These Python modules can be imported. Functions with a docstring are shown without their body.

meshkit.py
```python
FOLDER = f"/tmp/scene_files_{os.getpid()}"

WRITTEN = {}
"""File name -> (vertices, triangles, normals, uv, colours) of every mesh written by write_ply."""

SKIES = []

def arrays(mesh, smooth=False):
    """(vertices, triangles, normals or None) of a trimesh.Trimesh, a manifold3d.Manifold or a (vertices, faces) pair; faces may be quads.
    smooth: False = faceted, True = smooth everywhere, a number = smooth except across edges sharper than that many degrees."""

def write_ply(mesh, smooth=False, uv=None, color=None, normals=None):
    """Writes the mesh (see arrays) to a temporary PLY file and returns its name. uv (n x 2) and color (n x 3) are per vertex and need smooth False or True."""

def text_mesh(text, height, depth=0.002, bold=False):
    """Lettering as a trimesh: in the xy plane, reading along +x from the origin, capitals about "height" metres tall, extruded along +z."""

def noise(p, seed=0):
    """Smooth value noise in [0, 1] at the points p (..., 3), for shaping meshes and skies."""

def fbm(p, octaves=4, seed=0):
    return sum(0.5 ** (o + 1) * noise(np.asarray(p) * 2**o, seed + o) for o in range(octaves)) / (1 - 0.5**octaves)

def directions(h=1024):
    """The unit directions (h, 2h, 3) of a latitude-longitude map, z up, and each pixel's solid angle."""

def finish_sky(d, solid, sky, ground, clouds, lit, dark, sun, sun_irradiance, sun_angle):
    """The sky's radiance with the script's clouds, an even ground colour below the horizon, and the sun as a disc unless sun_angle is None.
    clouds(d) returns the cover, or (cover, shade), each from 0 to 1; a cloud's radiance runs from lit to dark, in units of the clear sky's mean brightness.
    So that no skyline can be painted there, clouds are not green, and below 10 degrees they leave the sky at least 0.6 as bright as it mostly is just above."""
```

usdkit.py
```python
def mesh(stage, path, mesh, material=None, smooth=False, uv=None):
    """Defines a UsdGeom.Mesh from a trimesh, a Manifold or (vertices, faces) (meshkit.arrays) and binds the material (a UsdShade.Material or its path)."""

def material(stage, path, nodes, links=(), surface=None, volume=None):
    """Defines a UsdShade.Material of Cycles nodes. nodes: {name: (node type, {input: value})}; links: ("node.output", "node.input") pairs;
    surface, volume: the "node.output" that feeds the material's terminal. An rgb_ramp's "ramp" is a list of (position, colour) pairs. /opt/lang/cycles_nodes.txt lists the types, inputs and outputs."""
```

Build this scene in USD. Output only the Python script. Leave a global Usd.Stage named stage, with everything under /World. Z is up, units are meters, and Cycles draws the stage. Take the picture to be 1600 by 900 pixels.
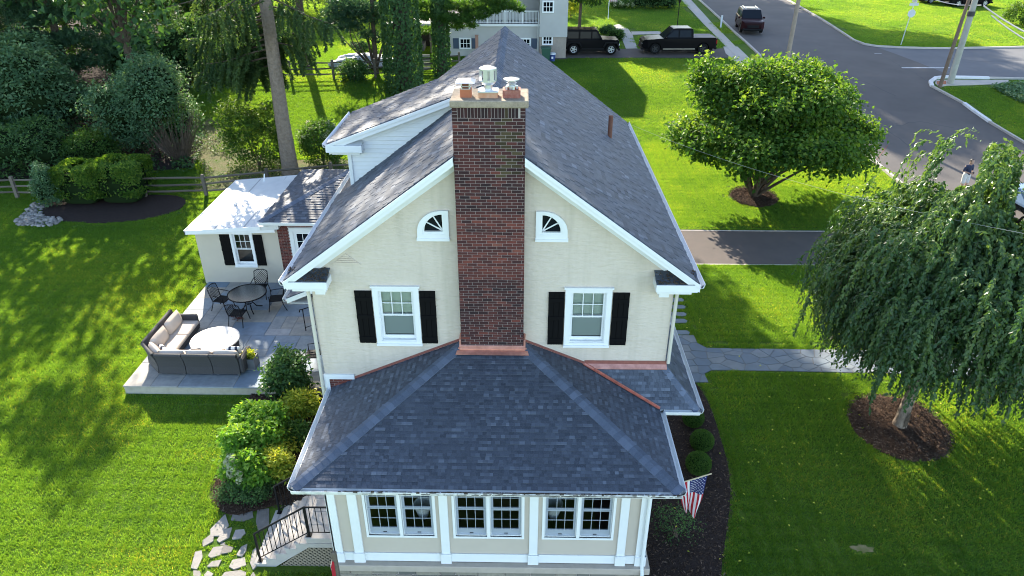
import math, numpy as np, trimesh, manifold3d as mf, shapely, usdkit, meshkit
from shapely.geometry import Polygon, box as sbox, LineString, Point
from shapely.ops import unary_union
from scipy.interpolate import PchipInterpolator
from pxr import Usd, UsdGeom, UsdLux, UsdShade, Sdf, Gf, Vt

stage = Usd.Stage.CreateInMemory()
UsdGeom.SetStageUpAxis(stage, 'Z'); UsdGeom.SetStageMetersPerUnit(stage, 1.0)
UsdGeom.Xform.Define(stage, '/World'); UsdGeom.Scope.Define(stage, '/World/Looks')
PI = math.pi
# ---------------------------------------------------------------- camera, sky, sun, exposure
F, PITCH, YAW = 1109.0, math.radians(28.7), math.radians(0.95)
CAM = np.array([0, -14.1, 13.9])
FW = np.array([-math.sin(YAW)*math.cos(PITCH), math.cos(YAW)*math.cos(PITCH), -math.sin(PITCH)])
RT = np.array([math.cos(YAW), math.sin(YAW), 0.0]); UP = np.cross(RT, FW)
cam = UsdGeom.Camera.Define(stage, '/World/camera')
cam.CreateHorizontalApertureAttr(36.0); cam.CreateVerticalApertureAttr(20.25); cam.CreateFocalLengthAttr(36.0*F/1600)
cam.CreateClippingRangeAttr((0.1, 2000.0)); cam.CreateExposureAttr(1.6)
m4 = np.eye(4); m4[0, :3], m4[1, :3], m4[2, :3], m4[3, :3] = RT, UP, -FW, CAM
cam.AddTransformOp().Set(Gf.Matrix4d(*m4.ravel().tolist()))
SUN_EL = math.radians(31.0); SUN = np.array([-.33, .944, 0.0]); SUN /= np.linalg.norm(SUN)
SUN = np.array([SUN[0]*math.cos(SUN_EL), SUN[1]*math.cos(SUN_EL), math.sin(SUN_EL)])
skym = usdkit.material(stage, '/World/Looks/sky_look', {
    'sky': ('sky_texture', {'sky_type': 'single_scattering', 'sun_disc': False, 'sun_elevation': SUN_EL, 'sun_rotation': math.atan2(SUN[0], SUN[1]), 'altitude': 100.0}),
    'bg': ('background_shader', {'strength': 0.13})}, [('sky.color', 'bg.color')], surface='bg.background')
dome = UsdLux.DomeLight.Define(stage, '/World/sky')
UsdShade.MaterialBindingAPI.Apply(dome.GetPrim()).Bind(skym)
sun = UsdLux.DistantLight.Define(stage, '/World/sun')
sun.CreateNormalizeAttr(True); sun.CreateIntensityAttr(1.25); sun.CreateAngleAttr(0.53); sun.CreateColorAttr(Gf.Vec3f(1.0, 0.90, 0.74))
zx = SUN; xx = np.cross([0, 0, 1.0], zx); xx /= np.linalg.norm(xx); yx = np.cross(zx, xx)
ms = np.eye(4); ms[0, :3], ms[1, :3], ms[2, :3] = xx, yx, zx
sun.AddTransformOp().Set(Gf.Matrix4d(*ms.ravel().tolist()))
dome.GetPrim().SetCustomDataByKey('kind', 'structure')

# ---------------------------------------------------------------- terrain and pixel helpers
_k = np.array([[-60, -.9], [-20, -.6], [-3, -.5], [0, -.33], [4, -.02], [9, .18], [15, .34], [21, .66], [30, 1.6], [38, 2.8], [50, 3.5], [80, 4.2], [150, 5], [400, 9], [700, 12]])
_p = PchipInterpolator(_k[:, 0], _k[:, 1])
KN = np.concatenate([[-60, -40, -25], np.arange(-16, 60, 2.0), [64, 70, 80, 95, 120, 150, 200, 300, 400, 700]]); KZ = _p(KN)
def g(y): return np.interp(y, KN, KZ)
def ray(px, py): return FW + RT*(px-800)/F + UP*(450-py)/F
def at(px, py, z=None):
    d = ray(px, py)
    if z is not None: return CAM + d*(z-CAM[2])/d[2]
    t = 20.0
    for _ in range(60):
        q = CAM + d*t; t = .5*t + .5*(g(q[1])-CAM[2])/d[2]
    return CAM + d*t
def atY(px, py, y): d = ray(px, py); return CAM + d*(y-CAM[1])/d[1]
def pix(p):
    q = np.asarray(p, float)-CAM; z = q@FW
    return np.stack([800+F*(q@RT)/z, 450-F*(q@UP)/z], -1), z

# ---------------------------------------------------------------- mesh helpers
class MB:
    def __init__(s): s.v, s.f, s.t, s.n = [], [], [], 0
    def add(s, v, f, tone=None):
        v = np.asarray(v, float).reshape(-1, 3); f = np.asarray(f, int)
        if f.shape[1] == 4: f = np.vstack([f[:, [0, 1, 2]], f[:, [0, 2, 3]]])
        s.v.append(v); s.f.append(f+s.n); s.n += len(v)
        s.t.append(np.broadcast_to(np.asarray(.5 if tone is None else tone, float), (len(v),)))
        return s
    def tm(s, m, tone=None): 
        if hasattr(m, 'to_mesh'):
            q = m.to_mesh(); return s.add(q.vert_properties[:, :3], q.tri_verts, tone)
        return s.add(m.vertices, m.faces, tone)
    def box(s, lo, hi, tone=None, ch=0.0, R=None, at0=None):
        lo, hi = np.minimum(lo, hi), np.maximum(lo, hi)
        if ch > 0:
            m = chbox(lo, hi, ch); v, f = m
        else:
            x, y, z = zip(lo, hi)
            v = np.array([[a, b, c] for c in z for b in y for a in x]); f = np.array(BF)
        if R is not None: v = v@np.asarray(R).T
        if at0 is not None: v = v+np.asarray(at0)
        return s.add(v, f, tone)
    def tube(s, pts, r, n=6, tone=None, cap=True):
        p = np.asarray(pts, float); r = np.broadcast_to(np.asarray(r, float), (len(p),))
        t = np.gradient(p, axis=0); t /= np.linalg.norm(t, axis=1, keepdims=True)+1e-12
        ref = np.array([0, 0, 1.0]) if abs(t[:, 2]).max() < .92 else np.array([.3, 1, .1])
        if abs(t[:, 2]).max() >= .92 and abs(t[:, 2]).min() < .3: ref = np.array([.37, .93, .21])
        a = np.cross(t, ref); a /= np.linalg.norm(a, axis=1, keepdims=True)+1e-12; b = np.cross(t, a)
        an = np.arange(n)*2*PI/n
        v = p[:, None]+r[:, None, None]*(np.cos(an)[None, :, None]*a[:, None]+np.sin(an)[None, :, None]*b[:, None])
        i, j = np.meshgrid(np.arange(len(p)-1), np.arange(n), indexing='ij')
        q = np.stack([i*n+j, i*n+(j+1) % n, (i+1)*n+(j+1) % n, (i+1)*n+j], -1).reshape(-1, 4)
        f = np.vstack([q[:, [0, 2, 1]], q[:, [0, 3, 2]]])
        if cap:
            k = np.arange(1, n-1); z = np.zeros_like(k)
            f = np.vstack([f, np.stack([z, k, k+1], 1), (len(p)-1)*n+np.stack([z, k+1, k], 1)])
        return s.add(v, f, tone)
    def lathe(s, prof, c=(0, 0, 0), n=24, tone=None, sx=1, sy=1):
        prof = np.asarray(prof, float); an = np.arange(n)*2*PI/n
        v = np.stack([prof[:, 0, None]*np.cos(an)*sx, prof[:, 0, None]*np.sin(an)*sy, np.broadcast_to(prof[:, 1, None], (len(prof), n))], -1)+np.asarray(c)
        i, j = np.meshgrid(np.arange(len(prof)-1), np.arange(n), indexing='ij')
        return s.add(v, np.stack([i*n+j, i*n+(j+1) % n, (i+1)*n+(j+1) % n, (i+1)*n+j], -1).reshape(-1, 4), tone)
    def prism(s, poly, lo, hi, plane='xz', tone=None):
        """poly (2D, shapely or points) extruded from lo to hi along the third axis."""
        if not hasattr(poly, 'exterior'): poly = Polygon(poly)
        m = trimesh.creation.extrude_polygon(poly, hi-lo, engine='earcut'); v = np.array(m.vertices); v[:, 2] += lo; f = np.array(m.faces)
        if plane == 'xz': v = v[:, [0, 2, 1]]; f = f[:, ::-1]
        elif plane == 'yz': v = v[:, [2, 0, 1]]
        return s.add(v, f, tone)
    def mesh(s): return np.vstack(s.v), np.vstack(s.f)
    def tones(s): return np.concatenate(s.t)
BF = [[0, 2, 3, 1], [4, 5, 7, 6], [0, 1, 5, 4], [2, 6, 7, 3], [0, 4, 6, 2], [1, 3, 7, 5]]
def chbox(lo, hi, c):
    lo, hi = np.asarray(lo, float), np.asarray(hi, float); c = min(c, .45*(hi-lo).min())
    pts = []
    for ax in range(3):
        a, b = lo+c, hi-c; a[ax], b[ax] = lo[ax], hi[ax]
        pts += [[(a, b)[i][0], (a, b)[j][1], (a, b)[k][2]] for i in (0, 1) for j in (0, 1) for k in (0, 1)]
    m = mf.Manifold.hull_points(np.array(pts)).to_mesh(); return m.vert_properties[:, :3], m.tri_verts
_used = {}
def numbered(parent, name):
    k = f'{parent}/{name}'; n = _used.get(k, 0); _used[k] = n+1
    return k if n == 0 else f'{k}_{n:03d}'
def ppath(p): return '/World' if p is None else str(p.GetPath())
def obj(name, mesh, mat, parent=None, smooth=False, tone=None, kind=None, label=None):
    tn = None
    if isinstance(mesh, MB):
        tn = mesh.tones(); mesh = mesh.mesh()
    m = usdkit.mesh(stage, numbered(ppath(parent), name), mesh, M[mat] if isinstance(mat, str) else mat, smooth=smooth)
    if tone is not None:
        UsdGeom.PrimvarsAPI(m).CreatePrimvar('tone', Sdf.ValueTypeNames.FloatArray, 'constant').Set(Vt.FloatArray([float(tone)]))
    elif tn is not None and (smooth is False or smooth is True) and tn.std() > 0:
        UsdGeom.PrimvarsAPI(m).CreatePrimvar('tone', Sdf.ValueTypeNames.FloatArray, 'vertex').Set(Vt.FloatArray.FromNumpy(tn.astype(np.float32)))
    p = m.GetPrim()
    if kind: p.SetCustomDataByKey('kind', kind)
    if label: p.SetCustomDataByKey('label', label)
    return p
def tag(p, label, cat, group=None):
    p.SetCustomDataByKey('label', label); p.SetCustomDataByKey('category', cat)
    if group: p.SetCustomDataByKey('group', group)
    return p
def thing(name, label, cat, loc=(0, 0, 0), rz=0, group=None):
    x = UsdGeom.Xform.Define(stage, numbered('/World', name)); x.AddTranslateOp().Set(Gf.Vec3d(*map(float, loc))); x.AddRotateZOp().Set(math.degrees(rz))
    return tag(x.GetPrim(), label, cat, group)
def dup(src, loc, rz, label, group=None):
    w = src.GetCustomData(); base = src.GetName()
    import re
    r = thing(re.sub(r'_\d{3}$', '', base), label, w['category'], loc, rz, group or w.get('group'))
    r.GetReferences().AddInternalReference(src.GetPath()); r.SetInstanceable(True)
    return r
def rotz(a): c, s = math.cos(a), math.sin(a); return np.array([[c, -s, 0], [s, c, 0], [0, 0, 1.0]])
def rnd(seed): return np.random.default_rng(seed)

# ---------------------------------------------------------------- materials
M = {}
def ramp(*st): return {'ramp': [(p, c) for p, c in st]}
def mat(name, col=None, rough=.6, metal=0., var=None, bump=None, tone=None, noise=None, spec=.5, bstretch=None, streak=None, **kw):
    """col: base colour; noise=(scale, colour2, detail): mottled by position; tone=ramp stops driven by the primvar tone; bump=(scale, distance, strength)."""
    n = {'p': ('principled_bsdf', dict(roughness=rough, metallic=metal, specular_ior_level=spec, **kw)), 'geo': ('geometry', {})}
    L = []
    if tone:
        n['at'] = ('attribute', {'attribute': 'tone'}); n['rp'] = ('rgb_ramp', ramp(*tone)); L += [('at.fac', 'rp.fac')]; src = 'rp.color'
    elif col is not None:
        n['c'] = ('color', {'value': col}); src = 'c.color'
    if noise:
        sc, c2, amt = noise[:3]
        n['nz'] = ('noise_texture', {'scale': sc, 'detail': 5.0, 'roughness': .65}); n['nr'] = ('map_range', {'from_min': .38, 'from_max': .68, 'to_min': 0.0, 'to_max': amt, 'clamp': True})
        n['mx'] = ('mix_color', {'b': c2}); L += [('geo.position', 'nz.vector'), ('nz.fac', 'nr.value'), ('nr.result', 'mx.fac'), (src, 'mx.a')]; src = 'mx.result'
        if len(noise) > 3:
            sc, c2, amt = noise[3:6]
            n['nz2'] = ('noise_texture', {'scale': sc, 'detail': 4.0, 'roughness': .6}); n['nr2'] = ('map_range', {'from_min': .4, 'from_max': .66, 'to_min': 0.0, 'to_max': amt, 'clamp': True})
            n['mx2'] = ('mix_color', {'b': c2}); L += [('geo.position', 'nz2.vector'), ('nz2.fac', 'nr2.value'), ('nr2.result', 'mx2.fac'), (src, 'mx2.a')]; src = 'mx2.result'
    if streak:
        n['sm'] = ('mapping', {'scale': streak[0]}); n['sn'] = ('noise_texture', {'scale': 1.0, 'detail': 4.0, 'roughness': .6}); n['sr'] = ('map_range', {'from_min': .5, 'from_max': .72, 'to_min': 0.0, 'to_max': streak[2], 'clamp': True}); n['sx'] = ('mix_color', {'b': streak[1]})
        L += [('geo.position', 'sm.vector'), ('sm.vector', 'sn.vector'), ('sn.fac', 'sr.value'), ('sr.result', 'sx.fac'), (src, 'sx.a')]; src = 'sx.result'
    L.append((src, 'p.base_color'))
    if bump:
        sc, dist, st = bump
        n['bn'] = ('noise_texture', {'scale': sc, 'detail': 5.0, 'roughness': .6}); n['bp'] = ('bump', {'strength': st, 'distance': dist})
        L += [('bn.fac', 'bp.height'), ('bp.normal', 'p.normal')]
        if bstretch: n['bm'] = ('mapping', {'scale': bstretch}); L += [('geo.position', 'bm.vector'), ('bm.vector', 'bn.vector')]
        else: L.append(('geo.position', 'bn.vector'))
    M[name] = usdkit.material(stage, f'/World/Looks/{name}', n, L, surface='p.BSDF'); return M[name]
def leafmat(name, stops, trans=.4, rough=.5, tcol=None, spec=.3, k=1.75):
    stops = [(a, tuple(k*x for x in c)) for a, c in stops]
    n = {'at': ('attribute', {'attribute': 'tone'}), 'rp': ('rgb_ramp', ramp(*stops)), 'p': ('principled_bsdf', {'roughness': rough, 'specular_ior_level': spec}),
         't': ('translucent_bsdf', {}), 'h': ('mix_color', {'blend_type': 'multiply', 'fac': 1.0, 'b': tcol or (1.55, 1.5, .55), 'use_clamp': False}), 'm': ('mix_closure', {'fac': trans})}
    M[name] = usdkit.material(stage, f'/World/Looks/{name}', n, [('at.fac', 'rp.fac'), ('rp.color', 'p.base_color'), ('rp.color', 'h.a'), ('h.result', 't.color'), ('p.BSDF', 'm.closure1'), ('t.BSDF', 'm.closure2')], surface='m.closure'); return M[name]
def glassmat(name, tint=(1, 1, 1), rough=.01, boost=0.0):
    n = {'tr': ('transparent_bsdf', {'color': tint}), 'gl': ('glossy_bsdf', {'color': (1, 1, 1), 'roughness': rough}), 'fr': ('fresnel', {'IOR': 1.5}), 'ad': ('math', {'math_type': 'add', 'value2': boost, 'use_clamp': True}), 'm': ('mix_closure', {})}
    M[name] = usdkit.material(stage, f'/World/Looks/{name}', n, [('fr.fac', 'ad.value1'), ('ad.value', 'm.fac'), ('tr.BSDF', 'm.closure1'), ('gl.BSDF', 'm.closure2')], surface='m.closure')
mat('stucco', (.655, .575, .475), .9, noise=(1.1, (.575, .505, .415), .55, 9., (.70, .62, .53), .4), bump=(3.6, .06, .75), bstretch=(1, 1, 3.6), streak=((3.2, 3.2, .22), (.47, .42, .33), .42), spec=.2)
mat('wing_stucco', (.55, .50, .41), .9, noise=(1.2, (.49, .445, .365), .5), bump=(12.0, .03, .4), spec=.2)
mat('porch_panel', (.55, .485, .41), .85, noise=(2.5, (.51, .45, .38), .5), bump=(60., .01, .3), spec=.2)
mat('white_paint', (.80, .82, .82), .45, noise=(3.0, (.72, .74, .73), .35))
mat('dirty_white', (.78, .79, .78), .5, noise=(7.0, (.30, .29, .27), .55))
mat('white_membrane', (.72, .72, .70), .55, noise=(1.1, (.52, .53, .53), .6), bump=(3., .02, .2))
mat('shingle', tone=[(0, (.032, .041, .058)), (.35, (.058, .072, .098)), (.7, (.092, .112, .148)), (1, (.165, .195, .245))], rough=.63, bump=(260., .01, .5), noise=(42., (.15, .165, .20), .35, 1.3, (.055, .062, .08), .35), spec=.4)
mat('ridge_cap', tone=[(0, (.08, .10, .138)), (1, (.145, .175, .235))], rough=.9, bump=(260., .01, .4), noise=(40., (.2, .225, .28), .3), spec=.25)
mat('roof_deck', (.05, .055, .07), .9)
mat('brick', tone=[(0, (.022, .012, .014)), (.3, (.055, .020, .020)), (.6, (.115, .034, .028)), (.85, (.19, .052, .038)), (1, (.24, .085, .06))], rough=.85, bump=(70., .01, .5), noise=(18., (.05, .03, .03), .4), spec=.25)
mat('brick_stained', tone=[(0, (.035, .026, .014)), (1, (.095, .072, .036))], rough=.85, bump=(70., .01, .5), spec=.25)
mat('mortar', (.46, .40, .37), .95, noise=(25., (.34, .29, .27), .5))
mat('cap_concrete', (.34, .275, .195), .9, noise=(6., (.13, .105, .08), .75, 30., (.44, .36, .27), .4), bump=(40., .01, .5))
mat('terracotta', (.40, .13, .055), .8, noise=(9., (.30, .10, .05), .6))
mat('old_terracotta', (.25, .075, .05), .8, noise=(14., (.42, .25, .19), .5))
mat('pale_terracotta', (.50, .24, .12), .8, noise=(9., (.6, .42, .3), .5))
mat('galvanized', (.72, .74, .76), .3, .85, noise=(8., (.55, .58, .6), .5))
mat('copper', (.80, .40, .31), .32, .7, noise=(5., (.38, .15, .11), .55), bump=(14., .01, .3))
mat('aged_copper', (.27, .105, .085), .5, .45, noise=(6., (.42, .17, .13), .5))
mat('shutter_black', (.0035, .0035, .004), .6, spec=.10)
mat('black_iron', (.006, .006, .007), .6, spec=.2)
mat('blind', (.52, .58, .52), .6)
mat('room_dark', (.10, .085, .07), .9); mat('room_floor', (.16, .10, .06), .6)
glassmat('pane', (.92, .97, .95), .01, .04); glassmat('dark_pane', (.80, .86, .88), .02, .0); glassmat('screen_pane', (.76, .80, .82), .08, .0)
mat('sash_grey', (.33, .37, .42), .5)
mat('foundation_stone', tone=[(0, (.13, .13, .12)), (.5, (.24, .22, .18)), (1, (.34, .30, .24))], rough=.9, bump=(25., .02, .6), noise=(9., (.16, .15, .14), .5))
mat('limestone', (.46, .40, .34), .9, noise=(5., (.36, .31, .26), .5), bump=(50., .01, .3))
mat('rusty_pipe', (.13, .05, .032), .8, noise=(12., (.2, .09, .05), .5))
mat('bluestone', tone=[(0, (.17, .24, .32)), (.3, (.26, .31, .36)), (.55, (.32, .34, .34)), (.75, (.40, .36, .30)), (.9, (.45, .36, .27)), (1, (.42, .45, .49))], rough=.75, noise=(3.2, (.14, .155, .17), .5), bump=(9., .01, .3))
mat('walk_stone', tone=[(0, (.14, .18, .225)), (.4, (.19, .23, .265)), (.75, (.225, .245, .255)), (1, (.28, .27, .25))], rough=.8, noise=(3.2, (.14, .155, .17), .5), bump=(9., .01, .3))
mat('stone_joint', (.17, .17, .165), .95, noise=(6., (.24, .23, .21), .5))
mat('patio_edge', (.42, .39, .33), .9, noise=(5., (.28, .26, .21), .6))
mat('fieldstone', tone=[(0, (.14, .13, .12)), (.5, (.24, .225, .205)), (1, (.36, .34, .315))], rough=.9, noise=(5., (.26, .24, .22), .55), bump=(18., .03, .6))
mat('tar', (.03, .028, .03), .6)
mat('asphalt_drive', (.115, .095, .083), .85, noise=(1.5, (.085, .074, .068), .6, 90., (.17, .155, .145), .4), bump=(180., .01, .5), spec=.2)
mat('asphalt_road', (.122, .110, .102), .85, noise=(.35, (.088, .08, .075), .8, 60., (.13, .125, .125), .4), bump=(150., .01, .4), spec=.25)
mat('asphalt_old', (.15, .152, .16), .92, noise=(.5, (.11, .112, .12), .7, 50., (.2, .2, .2), .4), bump=(150., .01, .4), spec=.25)
mat('concrete', (.46, .42, .37), .9, noise=(1.2, (.36, .33, .29), .6, 30., (.5, .47, .43), .3), bump=(60., .01, .3))
mat('kerb_white', (.70, .70, .70), .8, noise=(3., (.55, .55, .54), .5))
mat('road_paint', (.5, .5, .5), .8, noise=(4., (.25, .25, .25), .7))
mat('mulch', (.085, .054, .038), .97, noise=(9., (.028, .017, .013), .75, 55., (.13, .085, .058), .5), bump=(38., .06, .9), spec=.1)
mat('chip', tone=[(0, (.03, .02, .015)), (.5, (.088, .060, .045)), (1, (.21, .155, .12))], rough=.95, spec=.1)
mat('bare_soil', (.30, .24, .13), .95, noise=(3., (.14, .17, .03), .8), bump=(30., .03, .5))
mat('mulch_dark', (.045, .032, .029), .97, noise=(9., (.022, .016, .015), .75, 55., (.12, .095, .08), .5), bump=(38., .06, .9), spec=.1)
mat('lawn_ground', (.08, .155, .022), .95, noise=(.55, (.15, .20, .03), .7, 5., (.05, .105, .014), .6), bump=(22., .06, .7), spec=.1)
mat('leaf_litter', (.13, .12, .055), .95, noise=(2., (.06, .11, .018), .9, 14., (.26, .24, .16), .5), bump=(20., .05, .8), spec=.1)
mat('wicker', (.040, .038, .040), .75, noise=(60., (.085, .08, .082), .6), bump=(90., .02, .8))
mat('cushion', (.60, .51, .42), .9, noise=(4., (.54, .46, .38), .5), bump=(20., .01, .2), spec=.15)
mat('navy_fabric', (.018, .024, .045), .9); mat('white_fabric', (.72, .70, .66), .9); mat('rust_fabric', (.2, .06, .04), .9)
mat('table_stone', (.74, .70, .64), .5, noise=(3., (.66, .62, .56), .5))
glassmat('table_glass', (.50, .56, .57), .22, .10)
mat('grey_box', (.11, .12, .135), .7, noise=(8., (.16, .165, .17), .5))
mat('grey_deck', (.46, .43, .40), .8, noise=(3., (.36, .335, .31), .6), bump=(40., .01, .3))
mat('lattice_wood', (.30, .255, .19), .85); mat('under_dark', (.02, .018, .015), .95)
mat('fence_wood', tone=[(0, (.06, .05, .04)), (1, (.15, .125, .10))], rough=.9, noise=(6., (.09, .08, .06), .5), bump=(30., .02, .5))
mat('post_wood', (.16, .13, .10), .9, noise=(7., (.08, .065, .05), .6), bump=(30., .02, .6))
mat('flag_red', (.36, .010, .022), .8); mat('flag_white', (.66, .65, .66), .8); mat('flag_blue', (.008, .015, .10), .8); mat('flag_pole', (.62, .50, .33), .5)
for nm, a, b in (('bark_grey', (.27, .215, .17), (.15, .115, .09)), ('bark_brown', (.11, .085, .065), (.05, .04, .03)), ('twig', (.17, .13, .10), (.09, .07, .055))):
    mat(nm, a, .95, noise=(7., b, .75, 30., a, .3), bump=(9., .12, 1.0), spec=.1)
leafmat('leaf_mid', [(0, (.020, .048, .010)), (.5, (.038, .088, .016)), (1, (.075, .135, .024))], .42)
leafmat('leaf_bright', [(0, (.020, .055, .010)), (.5, (.055, .115, .016)), (1, (.13, .18, .028))], .42, k=1.35)
leafmat('leaf_tree', [(0, (.020, .055, .010)), (.5, (.055, .115, .016)), (1, (.13, .18, .028))], .45, k=1.75)
leafmat('leaf_lime', [(0, (.03, .085, .014)), (.5, (.075, .17, .022)), (1, (.17, .25, .05))], .52, k=1.9, tcol=(1.7, 1.5, .55))
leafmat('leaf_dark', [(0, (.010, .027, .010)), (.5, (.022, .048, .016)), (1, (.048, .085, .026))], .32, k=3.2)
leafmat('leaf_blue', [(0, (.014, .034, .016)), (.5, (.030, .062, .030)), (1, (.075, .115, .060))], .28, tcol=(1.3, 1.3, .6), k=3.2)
leafmat('leaf_weep', [(0, (.020, .048, .020)), (.5, (.036, .078, .026)), (1, (.080, .125, .040))], .36, .33, spec=.5)
leafmat('needle', [(0, (.016, .036, .012)), (.5, (.030, .056, .018)), (1, (.065, .098, .026))], .34, k=2.2)
leafmat('pine_needle', [(0, (.016, .042, .024)), (.5, (.030, .070, .036)), (1, (.065, .115, .05))], .22, tcol=(1.3, 1.35, .7))
leafmat('leaf_yellow', [(0, (.06, .10, .012)), (.5, (.15, .18, .022)), (1, (.34, .31, .05))], .45, k=2.3)
leafmat('petal', [(0, (.45, .50, .25)), (1, (.72, .72, .52))], .3, tcol=(1, 1, .9), k=1.0)
leafmat('grass_blade', [(0, (.036, .114, .034)), (.5, (.066, .176, .048)), (.88, (.11, .23, .056)), (1, (.23, .26, .09))], .64, .55, tcol=(4.4, 2.8, .6), spec=.2, k=1.0)
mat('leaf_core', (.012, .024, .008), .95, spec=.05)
for nm, c in (('paint_black', (.004, .004, .005)), ('paint_maroon', (.016, .004, .006)), ('paint_silver', (.5, .52, .54)), ('paint_blue', (.16, .24, .36))):
    mat(nm, c, .25, 0., spec=.06)
mat('car_glass', (.006, .008, .011), .06, spec=.14); mat('tyre', (.010, .010, .010), .9, spec=.1); mat('rim', (.5, .51, .53), .3, .7); mat('dark_rim', (.03, .03, .032), .4, .5); mat('trim_black', (.008, .008, .009), .7, spec=.15); mat('headlight', (.75, .77, .8), .15); mat('tail_red', (.35, .01, .01), .2); mat('tonneau', (.19, .175, .17), .7); mat('chrome', (.6, .6, .62), .15, .9)
mat('far_stucco', (.46, .455, .44), .9, noise=(.8, (.40, .39, .375), .6), bump=(8., .04, .4)); mat('far_brick', (.34, .29, .245), .9, noise=(5., (.25, .21, .18), .6)); mat('shutter_blue', (.05, .075, .12), .6); mat('far_shingle', (.14, .14, .15), .9)
mat('bin_green', (.02, .075, .05), .5); mat('bin_blue', (.025, .05, .17), .4); mat('bin_white', (.68, .7, .72), .5); mat('tarp', (.42, .44, .47), .6, noise=(3., (.3, .31, .34), .6)); mat('copper_post', (.35, .19, .14), .7)
mat('pole_wood', (.30, .235, .185), .9, noise=(3., (.20, .155, .12), .6), bump=(22., .02, .5)); mat('pole_dark', (.12, .08, .055), .9, noise=(3., (.2, .14, .1), .6)); mat('pole_pale', (.36, .35, .30), .9, noise=(2., (.26, .25, .21), .6)); mat('wire', (.45, .45, .45), .6); mat('sign_metal', (.48, .52, .54), .5, .3); mat('wire_black', (.03, .03, .03), .6)
mat('skin', (.42, .25, .18), .6); mat('hair', (.015, .011, .009), .6); mat('shirt_navy', (.014, .02, .05), .85); mat('shorts_white', (.6, .58, .54), .85); mat('red_mark', (.20, .075, .06), .9)
# ---------------------------------------------------------------- the setting
SCENE_NON_GRASS = []
def gpoly(poly, off, top=None):
    """a flat sheet over the terrain, cut at every terrain knot so that it follows it exactly"""
    mb = MB()
    x0, y0, x1, y1 = poly.bounds
    ks = [y0]+[k for k in KN if y0 < k < y1]+[y1]
    for a, b in zip(ks[:-1], ks[1:]):
        c = poly.intersection(sbox(x0-1, a, x1+1, b))
        for q in getattr(c, 'geoms', [c]):
            if q.geom_type != 'Polygon' or q.area < 1e-4: continue
            v, f = trimesh.creation.triangulate_polygon(q, engine='earcut')
            if len(f) == 0: continue
            v = np.column_stack([v, g(v[:, 1])+off]); f = np.array(f)
            n = np.cross(v[f[:, 1]]-v[f[:, 0]], v[f[:, 2]]-v[f[:, 0]])[:, 2]; f[n < 0] = f[n < 0][:, ::-1]
            mb.add(v, f)
    return mb
def slab(poly, off, h):
    """gpoly with sides going down by h"""
    mb = gpoly(poly, off)
    for r in [poly.exterior]+list(poly.interiors):
        p = np.array(LineString(r.coords).segmentize(1.0).coords)
        t = np.column_stack([p, g(p[:, 1])+off]); n = len(p); i = np.arange(n-1)
        mb.add(np.vstack([t, t-[0, 0, h]]), np.stack([i, i+n, i+n+1, i+1], 1)); 
    return mb
def pxpoly(pts, z=None): return Polygon([at(a, b, z)[:2] for a, b in pts])
def smooth_line(pts, n=8):
    p = np.asarray(pts, float); s = np.r_[0, np.cumsum(np.linalg.norm(np.diff(p, axis=0), axis=1))]
    from scipy.interpolate import CubicSpline
    return CubicSpline(s, p)(np.linspace(0, s[-1], n*(len(p)-1)+1))
def structure(name, mb, m, smooth=False, label=None): return obj(name, mb, m, None, smooth, kind='structure', label=label)
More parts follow.
